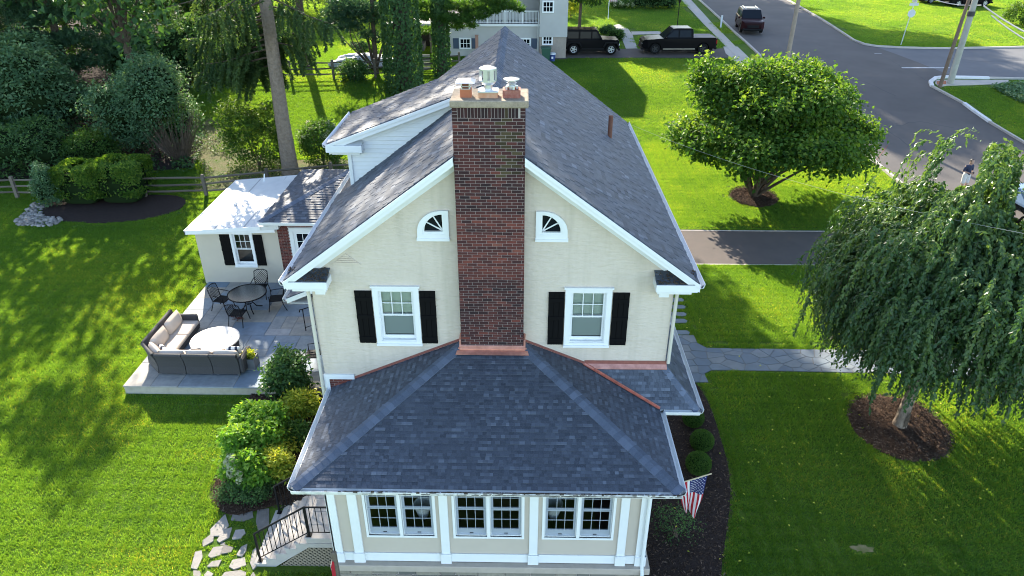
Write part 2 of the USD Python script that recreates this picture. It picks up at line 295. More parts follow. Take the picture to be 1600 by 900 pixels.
# ground: one sheet split at the knots
xs = np.concatenate([[-600, -250, -120], np.linspace(-60, 60, 25), [120, 250, 600]])
gx, gy = np.meshgrid(xs, KN); gz = g(gy); nX = len(xs)
i, j = np.meshgrid(np.arange(len(KN)-1), np.arange(nX-1), indexing='ij')
structure('lawn', ((np.stack([gx, gy, gz], -1).reshape(-1, 3)), np.stack([i*nX+j, i*nX+j+1, (i+1)*nX+j+1, (i+1)*nX+j], -1).reshape(-1, 4)), 'lawn_ground')
# main road and side road
L1 = [at(*p)[:2] for p in ((1092, 0), (1146, 50), (1202, 103), (1275, 170), (1346, 236), (1371, 258))]
L1 = np.array(L1); d0 = (L1[0]-L1[2])/np.linalg.norm(L1[0]-L1[2]); d1 = np.array(L1[-1]-L1[-3]); d1 /= np.linalg.norm(d1)
near = [L1[-1]+d1*k for k in (4, 9, 16, 28, 60)]
Lk = np.vstack([[L1[0]+d0*k for k in (400, 150, 60, 20)], L1, near])
R1 = np.array([at(*p)[:2] for p in ((1233, 2), (1285, 32), (1334, 64), (1350, 70), (1368, 73))])
R2 = np.array([at(*p)[:2] for p in ((1495, 122), (1478, 121.5), (1462, 123), (1453.5, 129), (1456, 136), (1470, 143.5), (1506, 163), (1545, 191), (1600, 224))])
r0 = R1[0]-R1[2]; r0 /= np.linalg.norm(r0); r2 = R2[-1]-R2[-3]; r2 /= np.linalg.norm(r2)
E1, E2 = at(1495, 76.5)[:2], at(1600, 74.5)[:2]; e = (E2-E1)/np.linalg.norm(E2-E1)
W1 = at(1600, 124)[:2]; 
far_side = np.vstack([[R1[0]+r0*k for k in (400, 150, 60, 20)], R1, [at(1400, 75)[:2], at(1440, 76.3)[:2], E1, E2, E2+e*60, E2+e*300]])
near_side = np.vstack([[W1+e*300, W1+e*60, W1, at(1545, 123)[:2]], R2, [R2[-1]+r2*k for k in (5, 12, 25, 60)]])
main_road = Polygon(np.vstack([Lk, near_side[::-1][:-4], R1[::-1], [R1[0]+r0*k for k in (20, 60, 150, 400)]])).buffer(0)
side = Polygon(np.vstack([R1[2:], far_side[9:], near_side[:9]])).buffer(0).difference(main_road)
structure('road', gpoly(main_road, .004), 'asphalt_road'); structure('side_road', gpoly(side.buffer(.02).difference(main_road), .004), 'asphalt_old')
ROADS = unary_union([main_road, side.buffer(.3)])
def kerb(line, m, w=.16, h=.13):
    l = LineString(line); b = l.buffer(w/2, cap_style=2, join_style=2); return slab(b, h, h+.2)
structure('kerb', kerb(Lk, 'concrete'), 'concrete'); structure('kerb', kerb(far_side, 'concrete'), 'concrete')
corner = near_side[4:12]
structure('kerb', kerb(near_side, 'concrete', .15, .12), 'concrete')
structure('kerb', kerb(near_side[3:9], 'kerb_white', .24, .14), 'kerb_white'); structure('kerb', kerb([at(1506, 163)[:2], at(1525, 177)[:2], at(1546, 191.5)[:2]], 'kerb_white', .22, .14), 'kerb_white')
structure('road_marking', gpoly(Polygon([at(1408, 105)[:2], at(1484, 105)[:2], at(1484, 106.6)[:2], at(1410, 106.6)[:2]]), .008), 'road_paint')
for a, b in ((1281, 95), (1372, 84)):
    c = at(a, b); structure('road_marking', gpoly(sbox(c[0]-.28, c[1]-.06, c[0]+.28, c[1]+.06), .008), 'road_paint')
structure('road_marking', gpoly(Polygon([at(1386, 226)[:2], at(1389, 227)[:2], at(1374, 246)[:2], at(1367, 255)[:2], at(1365, 254)[:2], at(1377, 238)[:2]]).buffer(-.03), .008), 'red_mark')
q = rnd(17)
for pts in ([(1336, 66), (1370, 84), (1410, 104), (1440, 121), (1452, 128)], [(1150, 20), (1200, 60), (1262, 108), (1330, 160), (1420, 228)], [(1240, 60), (1290, 78), (1335, 95)], [(1400, 196), (1440, 190), (1490, 200)], [(1290, 130), (1330, 122), (1352, 128), (1400, 150)], [(1480, 90), (1530, 96), (1600, 95)]):
    p = np.array([at(*p_)[:2] for p_ in pts]); p = np.array(LineString(p).segmentize(.6).coords); p[1:-1] += q.normal(size=(len(p)-2, 2))*.07
    structure('road_seam', gpoly(LineString(p).buffer(.028, cap_style=2).intersection(ROADS), .007), 'tar')
# pavement across the road corner, sidewalk on the left of the road, neighbour's drive
def sheet(name, poly, m, off=.008, label=None, lift=False):
    SCENE_NON_GRASS.append(poly)
    return structure(name, slab(poly, off, .25) if lift else gpoly(poly, off), m, label=label)
sheet('pavement', pxpoly([(1462, 126), (1480, 125.5), (1575, 126), (1577, 129.5), (1560, 132), (1480, 134), (1468, 136), (1461, 131)]), 'concrete', .05, lift=True)
sheet('ramp_tile', pxpoly([(1463, 128), (1478, 127.5), (1478, 132.5), (1464, 133)]), 'terracotta', .056)
sw = Polygon(np.vstack([LineString(Lk).offset_curve(3.1).coords, np.array(LineString(Lk).offset_curve(1.75).coords)[::-1]]))
swk = Polygon([at(*p)[:2] for p in ((1050, -20), (1066, 0), (1098, 36), (1132, 72), (1188, 128), (1240, 185), (1205, 160), (1146, 72), (1112, 36), (1082, 0), (1067, -20))]).buffer(0)
swk = Polygon([at(*p)[:2] for p in ((1052, -12), (1098, 36), (1133, 72), (1190, 130), (1205, 130), (1148, 72), (1114, 38), (1068, -12))])
sheet('sidewalk', swk, 'concrete', .03, lift=True)
sheet('driveway_apron', pxpoly([(1130, 73), (1152, 73), (1172, 92), (1178, 103), (1156, 103), (1134, 84)]), 'concrete', .02)
nd = pxpoly([(835, 95), (900, 91), (1010, 90), (1110, 91), (1143, 90), (1133, 76), (1000, 76.5), (835, 78)])
sheet('neighbour_driveway', nd, 'asphalt_drive', .012)
wk = pxpoly([(958, 40), (967, 38), (981, 45), (988, 54), (996, 76), (978, 76.5), (969, 55)])
sheet('garden_walk', wk, 'concrete', .02); sheet('garden_walk', pxpoly([(986, 49.5), (1032, 49), (1032, 53.5), (988, 54.5)]), 'concrete', .016)
# our driveway
yb, yt = at(1100, 413)[1], at(1150, 361)[1]
dx1 = at(1490, 390)[0]+1
drv = Polygon([(3.5, yb), (12, yb-.03), (24, yb), (24, yt), (12, yt+.02), (3.5, yt)]).difference(main_road.buffer(.1))
drv = max(getattr(drv, 'geoms', [drv]), key=lambda q: -q.centroid.x)
sheet('driveway', drv, 'asphalt_drive', .008)
for y in (yb-.05, yt-.02):
    structure('driveway_edging', slab(sbox(3.5, y, 14, y+.07).difference(main_road.buffer(.1)), .02, .1), 'concrete')
# mulch beds
def bed(name, poly, m, hump=.05, label=None):
    SCENE_NON_GRASS.append(poly)
    return structure(name, slab(poly, .035, .1), m, label=label)
rb = [at(*p)[:2] for p in ((1087, 600), (1104, 625), (1124, 680), (1138, 735), (1140, 790), (1132, 850), (1127, 900), (1132, 960), (1150, 1040))]
rbed = Polygon(np.vstack([smooth_line(rb), [(3.6, -8), (2.0, -8), (2.0, -3.0), (3.2, -.2), (3.3, 2.2)]])).buffer(0)
bed('mulch_bed', rbed, 'mulch_dark')
lb = [at(*p)[:2] for p in ((400, 610), (375, 640), (362, 662), (356, 700), (345, 735), (333, 770), (345, 797), (372, 806))]
lbed = Polygon(np.vstack([smooth_line(lb), [(-6.55, -.3), (-4.3, -.3), (-4.3, 4.1), (-7.6, 4.1)]])).buffer(0)
bed('mulch_bed', lbed, 'mulch')
bb = [at(*p)[:2] for p in ((92, 346), (130, 348), (180, 348), (240, 340), (282, 326), (290, 315), (280, 308), (232, 305), (160, 303), (70, 322), (66, 334))]
bed('mulch_bed', Polygon(smooth_line(bb+[bb[0]])).buffer(0), 'mulch_dark')
RINGS = []
def ring(px, py, r, sy=1.0):
    c = at(px, py); p = Point(c[0], c[1]).buffer(r); SCENE_NON_GRASS.append(p)
    mb = MB().lathe([(r+.05, -.12), (r-.02, .02), (r*.82, .05), (r*.5, .075), (r*.2, .10), (.01, .11)], (0, 0, 0), 40)
    v, f = mb.mesh(); v[:, 2] += g(c[1]+v[:, 1])+(meshkit.fbm(v*[5, 5, 1]+[c[0], 0, 0], 3)-.5)*.13; v[:, :2] += c[:2]
    structure('mulch_ring', (v, f), 'mulch', smooth=True); RINGS.append((c, r)); return c
WEEP = ring(1404, 667, 1.42); ROUND = ring(1177, 308, 1.18)
# patio of bluestone slabs
PZ = .30
PX0, PX1, PY0, PY1 = -12.72, -4.75, 4.02, 11.05
SCENE_NON_GRASS.append(sbox(PX0-.05, PY0-.05, PX1, 16))
patio = structure('patio', MB().box((PX0+.03, PY0+.03, -.4), (PX1, PY1, PZ-.03)), 'patio_edge')
obj('joint_bed', MB().box((PX0+.04, PY0+.04, PZ-.03), (PX1, PY1, PZ-.012)), 'stone_joint', patio)
r = rnd(5)
U = .43; nx, ny = int((PX1-PX0)/U), int((PY1-PY0)/U); ux, uy = (PX1-PX0)/nx, (PY1-PY0)/ny
occ = np.zeros((nx, ny), bool); SH = [(3, 2), (2, 3), (2, 2), (3, 3), (2, 1), (4, 2), (1, 2), (2, 2), (3, 2)]
for b in range(ny):
    for a in range(nx):
        if occ[a, b]: continue
        for w, h in [SH[k] for k in r.permutation(len(SH))]+[(1, 1)]:
            w, h = min(w, nx-a), min(h, ny-b)
            if not occ[a:a+w, b:b+h].any(): break
        else: w = h = 1
        occ[a:a+w, b:b+h] = True
        z = PZ+r.uniform(-.003, .004)
        obj('paver', MB().box((PX0+a*ux+.007, PY0+b*uy+.007, PZ-.05), (PX0+(a+w)*ux-.007, PY0+(b+h)*uy-.007, z), ch=.006), 'bluestone', patio, tone=np.clip(r.beta(1.2, 1.3), 0, 1))
def voronoi_stones(poly, n, seed, gap, m, parent, h=.03, tone=(0, 1), off=0.0, anis=1.0):
    q = rnd(seed); x0, y0, x1, y1 = poly.bounds; pts = []
    while len(pts) < n:
        c = q.uniform((x0, y0), (x1, y1))
        if poly.contains(Point(c)) and all((((c-p)/[anis, 1])**2).sum() > .35*poly.area/n for p in pts) or q.random() < .002: pts.append(c)
    sc = np.array([anis, 1]); from_ = shapely.MultiPoint([tuple(p/sc) for p in pts])
    cells = shapely.voronoi_polygons(from_)
    for c in cells.geoms:
        c = shapely.affinity.scale(c, anis, 1, origin=(0, 0)).intersection(poly).buffer(-gap, join_style=2).buffer(-.02).buffer(.02)
        for w in getattr(c, 'geoms', [c]):
            if w.geom_type == 'Polygon' and w.area > .015:
                obj('stone', slab(w.simplify(.012), off+h+q.uniform(-.006, .006), h+.06), m, parent, tone=q.uniform(*tone))
walk = pxpoly([(1050, 524), (1084, 524), (1090, 537), (1104, 544), (1200, 545.5), (1340, 547), (1480, 549), (1700, 553), (1700, 591), (1480, 587), (1340, 583), (1200, 580), (1112, 579), (1101, 584), (1107, 598), (1083, 598)])
W = sheet('flagstone_walk', walk, 'stone_joint', .01)
voronoi_stones(walk, 110, 3, .010, 'walk_stone', W, .022, (0.0, .75), .0, 1.3)
SS = structure('stepping_stones', gpoly(sbox(4.9, 6.2, 5.0, 6.3), .003), 'stone_joint')
for a, b, w in ((1060, 520, .55), (1058, 502, .5), (1057, 491.5, .5), (1056, 480, .5), (1055, 469, .45)):
    c = at(a, b); P_ = Polygon(c[:2]+np.array([[-w*1.0, -.17], [w*.85, -.16], [w, .02], [w*.8, .17], [-w, .18]])*.75); SCENE_NON_GRASS.append(P_); obj('stone', slab(P_, .025, .1), 'walk_stone', SS, tone=.3+.1*(b % 3))
for px, py, w_, d_ in ((1349, 858, .26, .12),):
    c = at(px, py); q_ = rnd(int(px)); an = np.linspace(0, 2*PI, 22)[:-1]; rr = 1+.35*q_.normal(size=21)
    sheet('bare_patch', Polygon(np.column_stack([c[0]+w_*rr*np.cos(an), c[1]+d_*rr*np.sin(an)])).buffer(.03).buffer(-.03), 'bare_soil', .006)
# irregular stones at the bottom left
SP = structure('stone_path', gpoly(sbox(-7.6, -1.6, -7.5, -1.5), .003), 'stone_joint')
for pts, t in (([(330, 828), (352, 806), (357, 822), (345, 838), (330, 838)], .8), ([(340, 845), (350, 829), (362, 826), (358, 840), (343, 848)], .75), ([(317, 846), (334, 834), (333, 846), (318, 855)], .6), ([(299, 888), (306, 864), (315, 862), (316, 872), (308, 890)], .8), ([(326, 869), (334, 857), (348, 855), (344, 868), (330, 872)], .7), ([(344, 866), (351, 852), (364, 857), (361, 863)], .15), ([(364, 843), (369, 830), (381, 829), (383, 834), (376, 842)], 1.), ([(371, 868), (378, 856), (386, 852), (384, 862), (378, 870)], .8), ([(359, 886), (364, 877), (382, 873), (384, 884), (366, 890)], .8), ([(325, 886), (332, 879), (346, 876), (341, 886)], .6), ([(303, 900), (303, 893), (312, 894), (314, 901), (308, 908)], .5), ([(320, 900), (325, 894), (333, 898), (328, 905)], .8), ([(345, 905), (352, 896), (376, 893), (384, 896), (382, 910)], .6), ([(392, 880), (396, 862), (400, 858), (400, 886), (396, 890)], 1.0), ([(362, 813), (366, 801), (394, 800), (395, 809), (380, 815)], .25), ([(401, 815), (403, 798), (420, 796), (420, 822), (404, 830)], .1), ([(334, 915), (340, 906), (356, 910), (350, 925)], .5), ([(390, 905), (396, 896), (402, 908), (396, 918)], .7)):
    P_ = pxpoly(pts).buffer(.04).buffer(-.025); SCENE_NON_GRASS.append(P_.buffer(.0))
    obj('stone', slab(P_.simplify(.01), .028+.012*t, .15), 'fieldstone', SP, tone=t)
# bare, leaf-strewn strip under the spruce and behind the fence
sheet('leaf_litter', Polygon(smooth_line([at(*p)[:2] for p in ((300, 300), (318, 262), (305, 215), (330, 185), (352, 205), (400, 240), (470, 250), (540, 250), (560, 275), (420, 290), (330, 297), (300, 300))])).buffer(0), 'leaf_litter', .006)
sheet('woodland_floor', Polygon([at(*p)[:2] for p in ((-400, 288), (0, 282), (120, 280), (300, 262), (318, 225), (292, 185), (300, 120), (390, 70), (400, 20), (250, -60), (-500, -60))]).buffer(0), 'mulch_dark', .010)
# ---------------------------------------------------------------- the house
HOUSE = thing('house', 'cream stucco house with grey shingle roof and tall brick chimney in the foreground', 'house')
CX, EX, EZ, SL = -.69, 4.56, 6.53, .7456
RZ = EZ+SL*EX; YN, YF = -.40, 12.5
WX0, WX1 = -4.8, 3.43
ALLSH, ALLBR = [], []   # (screen size, mesh, tone) of every shingle and brick
def zroof(x): return RZ-SL*abs(x-CX)
wall_h = zroof(WX0)-.17
def gable(y0, y1, holes=()):
    p = Polygon([(WX0, -.6), (WX1, -.6), (WX1, wall_h), (CX, RZ-.2), (WX0, wall_h)])
    for q in holes: p = p.difference(q)
    return MB().prism(p, y0, y1)
def rect(x0, z0, x1, z1): return sbox(x0, z0, x1, z1)
def qring(xc, zc, R, sgn, n=14):
    a = np.linspace(PI/2, PI if sgn < 0 else 0, n); return Polygon([(xc, zc)]+[(xc+R*math.cos(t), zc+R*math.sin(t)) for t in a])
holes = [rect(-3.30, 4.75, -2.48, 6.10), rect(1.10, 4.75, 1.92, 6.10), qring(-1.74, 7.58, .40, -1), qring(.42, 7.58, .40, 1)]
GW = obj('gable_wall', gable(0, .25, holes), 'stucco', HOUSE)
obj('side_wall', MB().box((WX0, .25, -.6), (WX0+.25, YF-.3, wall_h)), 'stucco', HOUSE); obj('side_wall', MB().box((WX1-.25, .25, -.6), (WX1, YF-.3, wall_h)), 'stucco', HOUSE)
obj('rear_wall', gable(YF-.55, YF-.3), 'stucco', HOUSE)
obj('band_board', MB().box((WX0-.03, -.035, 3.62), (-4.08, 0.0, 3.76)).box((WX0-.03, -.03, 2.6), (WX0+.10, .1, 3.62)), 'white_paint', HOUSE)
mbb = MB(); r = rnd(31)
for k in range(12):
    for c in range(5):
        x = WX0+.10+c*.205-(k % 2)*.1; mbb.box((max(x, WX0+.1), -.016, 2.82+k*.066), (min(x+.195, -4.05), 0.0, 2.82+k*.066+.056), tone=r.uniform(.45, .95))
obj('brick_panel', mbb, 'brick', HOUSE, kind='stuff'); obj('brick_mortar', MB().box((WX0+.1, -.008, 2.8), (-4.05, 0.0, 3.62)), 'mortar', HOUSE)
# ---- shingles
def shingles(O, Udir, Vdir, poly, seed, exp=.145, wmin=.10, wmax=.24, lift=.0):
    O, Udir, Vdir = (np.asarray(a, float) for a in (O, Udir, Vdir)); Udir /= np.linalg.norm(Udir); Vdir /= np.linalg.norm(Vdir); N = np.cross(Udir, Vdir)
    if N[2] < 0: N = -N
    q = rnd(seed); P_ = Polygon(poly); x0, y0, x1, y1 = P_.bounds; pre = shapely.prepared.prep(P_)
    v = y0; row = 0; half = exp < .1
    while v < y1-.01:
        u = x0-q.uniform(0, .2)
        while u < x1:
            w = q.uniform(wmin, wmax); c = sbox(u, v, u+w-.004, min(v+exp+.03, y1)); full = pre.contains(c)
            if not full: c = c.intersection(P_)
            if c.geom_type == 'Polygon' and c.area > .0012:
                p = np.array(c.exterior.coords)[:-1]
                if Polygon(p).exterior.is_ccw is False: p = p[::-1]
                th = (.022 if q.random() < .42 else .011) if not half else ((.018 if q.random() < .5 else .010) if row % 2 == 0 else .008)
                h = lift+.004+th*(1-(p[:, 1]-v)/(exp+.03)) + .004
                top = O+p[:, :1]*Udir+p[:, 1:]*Vdir+h[:, None]*N; bot = O+p[:, :1]*Udir+p[:, 1:]*Vdir-.004*N
                n = len(p); k = np.arange(n); f = [[0, i, i+1] for i in range(1, n-1)]+[[i, i+n, (i+1) % n+n] for i in k]+[[i, (i+1) % n+n, (i+1) % n] for i in k]
                f = np.array(f); vv = np.vstack([top, bot])
                if np.dot(np.cross(vv[f[0][1]]-vv[f[0][0]], vv[f[0][2]]-vv[f[0][0]]), N) < 0: f = f[:, ::-1]
                t = np.clip(q.normal(.40, .20) + (.12 if th > .02 else -.05), 0, 1) if not half else np.clip((q.normal(.30, .17) if row % 2 else (q.normal(.68, .16) if th > .015 else q.normal(.33, .15))), 0, 1)
                s2, _ = pix(top); a = abs(np.dot(s2[:, 0], np.roll(s2[:, 1], 1))-np.dot(s2[:, 1], np.roll(s2[:, 0], 1)))/2
                inview = (s2[:, 0] > 0).all() and (s2[:, 0] < 1600).all() and (s2[:, 1] > 0).all()
                ALLSH.append((a if inview else 0, vv, f, t))
            u += w
        v += exp; row += 1
def caps(A, B, w, seed, parent, n0=None, step=.20, side=None):
    """bent caps along a hip or ridge from A (low) to B; side: the two downhill directions"""
    A, B = np.asarray(A, float), np.asarray(B, float); d = B-A; L = np.linalg.norm(d); d /= L; q = rnd(seed); n = int(L/step)
    s1, s2 = (np.asarray(s, float) for s in side)
    for k in range(n):
        a, b = A+d*(k*L/n-.01), A+d*((k+1)*L/n+.05); N = -(s1+s2); N /= np.linalg.norm(N); up0, up1 = N*.034, N*.016
        v = [a+up0+s1*w, a+up0+N*.012, a+up0+s2*w, b+up1+s1*w, b+up1+N*.012, b+up1+s2*w]; v += [p-N*.03 for p in v]
        f = [[0, 1, 4, 3], [1, 2, 5, 4], [0, 6, 7, 1], [1, 7, 8, 2], [3, 4, 10, 9], [4, 5, 11, 10], [0, 3, 9, 6], [2, 8, 11, 5]]
        obj('ridge_cap', MB().add(v, f), 'ridge_cap', parent, tone=q.uniform(0, 1))
def deck(name, pts, parent=HOUSE, th=.05):
    p = np.asarray(pts, float); n = len(p); N = np.cross(p[1]-p[0], p[2]-p[0]); N /= np.linalg.norm(N); N = N if N[2] > 0 else -N
    v = np.vstack([p-N*.006, p-N*th]); k = np.arange(n)
    f = [[0, i, i+1] for i in range(1, n-1)]+[[n, n+i+1, n+i] for i in range(1, n-1)]+[[i, i+n, (i+1) % n+n] for i in k]+[[i, (i+1) % n+n, (i+1) % n] for i in k]
    return obj(name, (v, np.array(f)), 'roof_deck', parent)
LS = math.hypot(EX, SL*EX); Lr = YF-YN
zk_ = EZ+SL*(EX-.72)
MR = deck('main_roof', [(CX-EX, YN, EZ), (CX-.72, YN, zk_), (CX-.72, YF, zk_), (CX-EX, YF, EZ)]); deck('roof_slope', [(CX-.72, .6, zk_), (CX, .6, RZ), (CX, YF, RZ), (CX-.72, YF, zk_)])
deck('roof_slope', [(CX+EX, YN, EZ), (CX+.72, YN, zk_), (CX+.72, YF, zk_), (CX+EX, YF, EZ)]); deck('roof_slope', [(CX+.72, .6, zk_), (CX, .6, RZ), (CX, YF, RZ), (CX+.72, YF, zk_)])
DY0, DY1 = 4.42, 7.75; DEX, DEZ, DS = -5.30, 8.12, .372
dxr = (RZ-SL*0-DEZ)  # dormer roof meets the main slope at xm
xm = (DEZ-DS*DEX-(RZ-SL*CX))/(SL-DS)  # DEZ+DS*(x-DEX) = RZ+SL*(x-CX)
um = (xm-(CX-EX))*math.hypot(1, SL)
lp = Polygon([(0, 0), (Lr, 0), (Lr, LS), (0, LS)]).difference(sbox(DY0+.35-YN, -1, DY1-.05-YN, um))
CUT = sbox(-1, LS-.90, .64-YN, LS+1)
shingles((CX-EX, YN, EZ), (0, 1, 0), (1, 0, SL), lp.difference(CUT).exterior.coords, 41)
shingles((CX+EX, YN, EZ), (0, 1, 0), (-1, 0, SL), Polygon([(0, 0), (Lr, 0), (Lr, LS), (0, LS)]).difference(CUT).exterior.coords, 42)
lside, rside = np.array([-1, 0, -SL])/math.hypot(1, SL), np.array([1, 0, -SL])/math.hypot(1, SL)
RC = obj('ridge_board', MB().box((CX-.03, .6, RZ-.06), (CX+.03, YF, RZ-.01)), 'roof_deck', HOUSE)
caps((CX, .62, RZ), (CX, YF, RZ), .16, 51, RC, side=(lside, rside))
# rake trim (two fascias), frieze, returns
def rake(name, y0, y1, dz0, dz1, m='white_paint', x_in=.722):
    for s in (-1, 1):
        e = CX+s*(EX+.02)
        zi = RZ-SL*x_in; obj(name, MB().prism([(e, EZ-dz0), (CX+s*x_in, zi-dz0), (CX+s*x_in, zi-dz1), (e, EZ-dz1)], y0, y1), m, HOUSE)
rake('rake_board', YN-.03, YN, .03, .20); rake('rake_moulding', YN-.06, YN-.03, .012, .09); rake('rake_soffit', YN, 0.0, .15, .20); rake('frieze_board', -.04, 0.0, .20, .42)
rake('rake_board', YF, YF+.03, .03, .20, x_in=0.)
for s, x0 in ((-1, CX-EX+.02), (1, CX+EX-.02)):
    xa = x0-s*.92
    rt_ = obj('cornice_return', MB().box((x0, YN-.04, EZ-.20), (xa, 0.0, EZ-.02), ch=.01).box((x0-s*.12, YN+.02, EZ-.27), (xa+s*.05, 0.0, EZ-.20)).box((x0-s*.58, YN+.15, EZ-.42), (xa+s*.12, 0.0, EZ-.27)), 'white_paint', HOUSE)
    mb = MB(); xl, xh = min(x0, xa), max(x0, xa)
    mb.add([(xl, YN-.02, EZ-.015), (xh, YN-.02, EZ-.015), (xh, 0, EZ+.13), (xl, 0, EZ+.13)], [[0, 1, 2, 3]])
    rr_ = obj('return_roof', mb, 'roof_deck', rt_); shingles((xl, YN-.03, EZ-.018), (1, 0, 0), (0, .4, .145), [(0, 0), (.92, 0), (.92, .43), (0, .43)], 44+s)
    q = rnd(46+s); gm = MB()
    for k in range(150): u, v = q.uniform(.02, .9), .40*q.random()**2; gm.box(np.array([xl+u, YN-.03+v*.94, EZ+.012+v*.34]), np.array([xl+u, YN-.03+v*.94, EZ+.012+v*.34])+q.uniform(.012, .03, 3))
    obj('roof_debris', gm, 'bark_brown' if s < 0 else 'bark_brown', rt_, kind='stuff')
# eave fascia, gutters, downspouts
def gutter(A, B, out, parent=HOUSE, m='white_paint'):
    A, B, o = np.asarray(A, float), np.asarray(B, float), np.asarray(out, float)
    prof = [(-.01, -.10), (.09, -.10), (.115, -.04), (.125, .012), (.115, .012), (.10, -.03), (.08, -.085), (-.01, -.085)]
    v = [P_+o*a+np.array([0, 0, b]) for P_ in (A, B) for a, b in prof]; n = len(prof); k = np.arange(n)
    f = np.array([[i, (i+1) % n, (i+1) % n+n] for i in k]+[[i, (i+1) % n+n, i+n] for i in k]+[[0, i+1, i] for i in range(1, n-1)]+[[n, n+i, n+i+1] for i in range(1, n-1)])
    return obj('gutter', (v, f), m, parent)
for s in (-1, 1):
    e = CX+s*EX; obj('fascia', MB().box((e-s*.03, YN, EZ-.18), (e, YF, EZ-.02)), 'white_paint', HOUSE); obj('soffit', MB().box((e-s*.03, YN+.02, EZ-.18), (CX+s*4.1, YF, EZ-.16)), 'white_paint', HOUSE)
    gutter((e, YN-.02, EZ), (e, YF, EZ), (s, 0, 0))
def downspout(pts, m='white_paint', r=.042): return obj('downspout', MB().tube(pts, r, 8), m, HOUSE, smooth=40)
mat('beige_metal', (.60, .57, .48), .5)
downspout([(3.92, -.30, 6.44), (3.88, -.30, 6.36), (3.62, -.12, 6.28), (3.50, -.06, 6.18), (3.49, -.055, 5.9), (3.49, -.055, 4.2)], 'beige_metal')
downspout([(-5.30, -.30, 6.42), (-5.2, -.28, 6.36), (-4.98, -.12, 6.30), (-4.87, -.06, 6.18), (-4.87, -.06, 5.9), (-4.87, -.06, 2.4), (-4.95, -.1, 2.25)], 'beige_metal')
# ---- dormer
DYW = 4.67
dx1_ = -1.0
sid = Polygon([(WX0, 6.4), (WX0, DEZ+DS*(WX0-DEX)-.14), (xm, DEZ+DS*(xm-DEX)-.10), (xm, RZ-SL*abs(xm-CX)-.05), (WX0, zroof(WX0)-.05)]).buffer(0)
DW = obj('dormer_wall', MB().prism(sid, DYW+.03, DY1-.3), 'sash_grey', HOUSE)
z = 6.75; k = 0
while z < RZ:
    s_ = sid.intersection(sbox(-9, z, 3, z+.106))
    for q_ in getattr(s_, 'geoms', [s_]):
        if q_.geom_type == 'Polygon' and q_.area > .004:
            p = np.array(q_.exterior.coords)[:-1]; yy = DYW+.022-.036*(1-(p[:, 1]-z)/.118); n = len(p); kk = np.arange(n)
            v = np.vstack([np.column_stack([p[:, 0], yy, p[:, 1]]), np.column_stack([p[:, 0], np.full(n, DYW+.035), p[:, 1]])])
            f = [[0, i+1, i] for i in range(1, n-1)]+[[i, (i+1) % n+n, i+n] for i in kk]+[[i, (i+1) % n, (i+1) % n+n] for i in kk]
            m_ = trimesh.Trimesh(v, np.array(f), process=False); m_.fix_normals(); obj('clapboard', m_, 'white_paint', DW)
    z += .118
obj('corner_board', MB().box((WX0-.02, DYW-.045, 6.7), (WX0+.08, DYW+.0, DEZ+DS*(WX0-DEX)-.1)), 'white_paint', DW)
xr = xm+.05; zr_ = DEZ+DS*(xr-DEX)
dl = math.hypot(xr-DEX, zr_-DEZ)
deck('dormer_roof', [(DEX, DY0, DEZ), (xr, DY0, zr_), (xr, DY1, zr_), (DEX, DY1, DEZ)])
shingles((DEX, DY0, DEZ), (0, 1, 0), (1, 0, DS), [(0, 0), (DY1-DY0, 0), (DY1-DY0, dl), (0, dl)], 43)
for y0, y1, a, b in ((DY0-.03, DY0, .03, .20), (DY0-.055, DY0-.03, .012, .09), (DY0, DYW-.01, .15, .20), (DYW-.035, DYW-.004, .20, .36), (DY1, DY1+.03, .03, .2)):
    obj('dormer_rake', MB().prism([(DEX-.02, DEZ-a), (xr, zr_-a), (xr, zr_-b), (DEX-.02, DEZ-b)], y0, y1), 'white_paint', HOUSE)
obj('dormer_return', MB().box((DEX-.03, DY0-.06, DEZ-.22), (DEX+.95, DYW, DEZ-.02), ch=.01).box((DEX+.1, DY0+.04, DEZ-.30), (DEX+.88, DYW, DEZ-.22)), 'white_paint', HOUSE)
obj('return_roof', MB().add([(DEX, DY0-.04, DEZ-.01), (DEX+.95, DY0-.04, DEZ-.01), (DEX+.95, DYW-.02, DEZ+.06), (DEX, DYW-.02, DEZ+.06)], [[0, 1, 2, 3]]), 'white_paint', HOUSE)
gutter((DEX, DY0, DEZ), (DEX, DY1, DEZ), (-1, 0, 0))
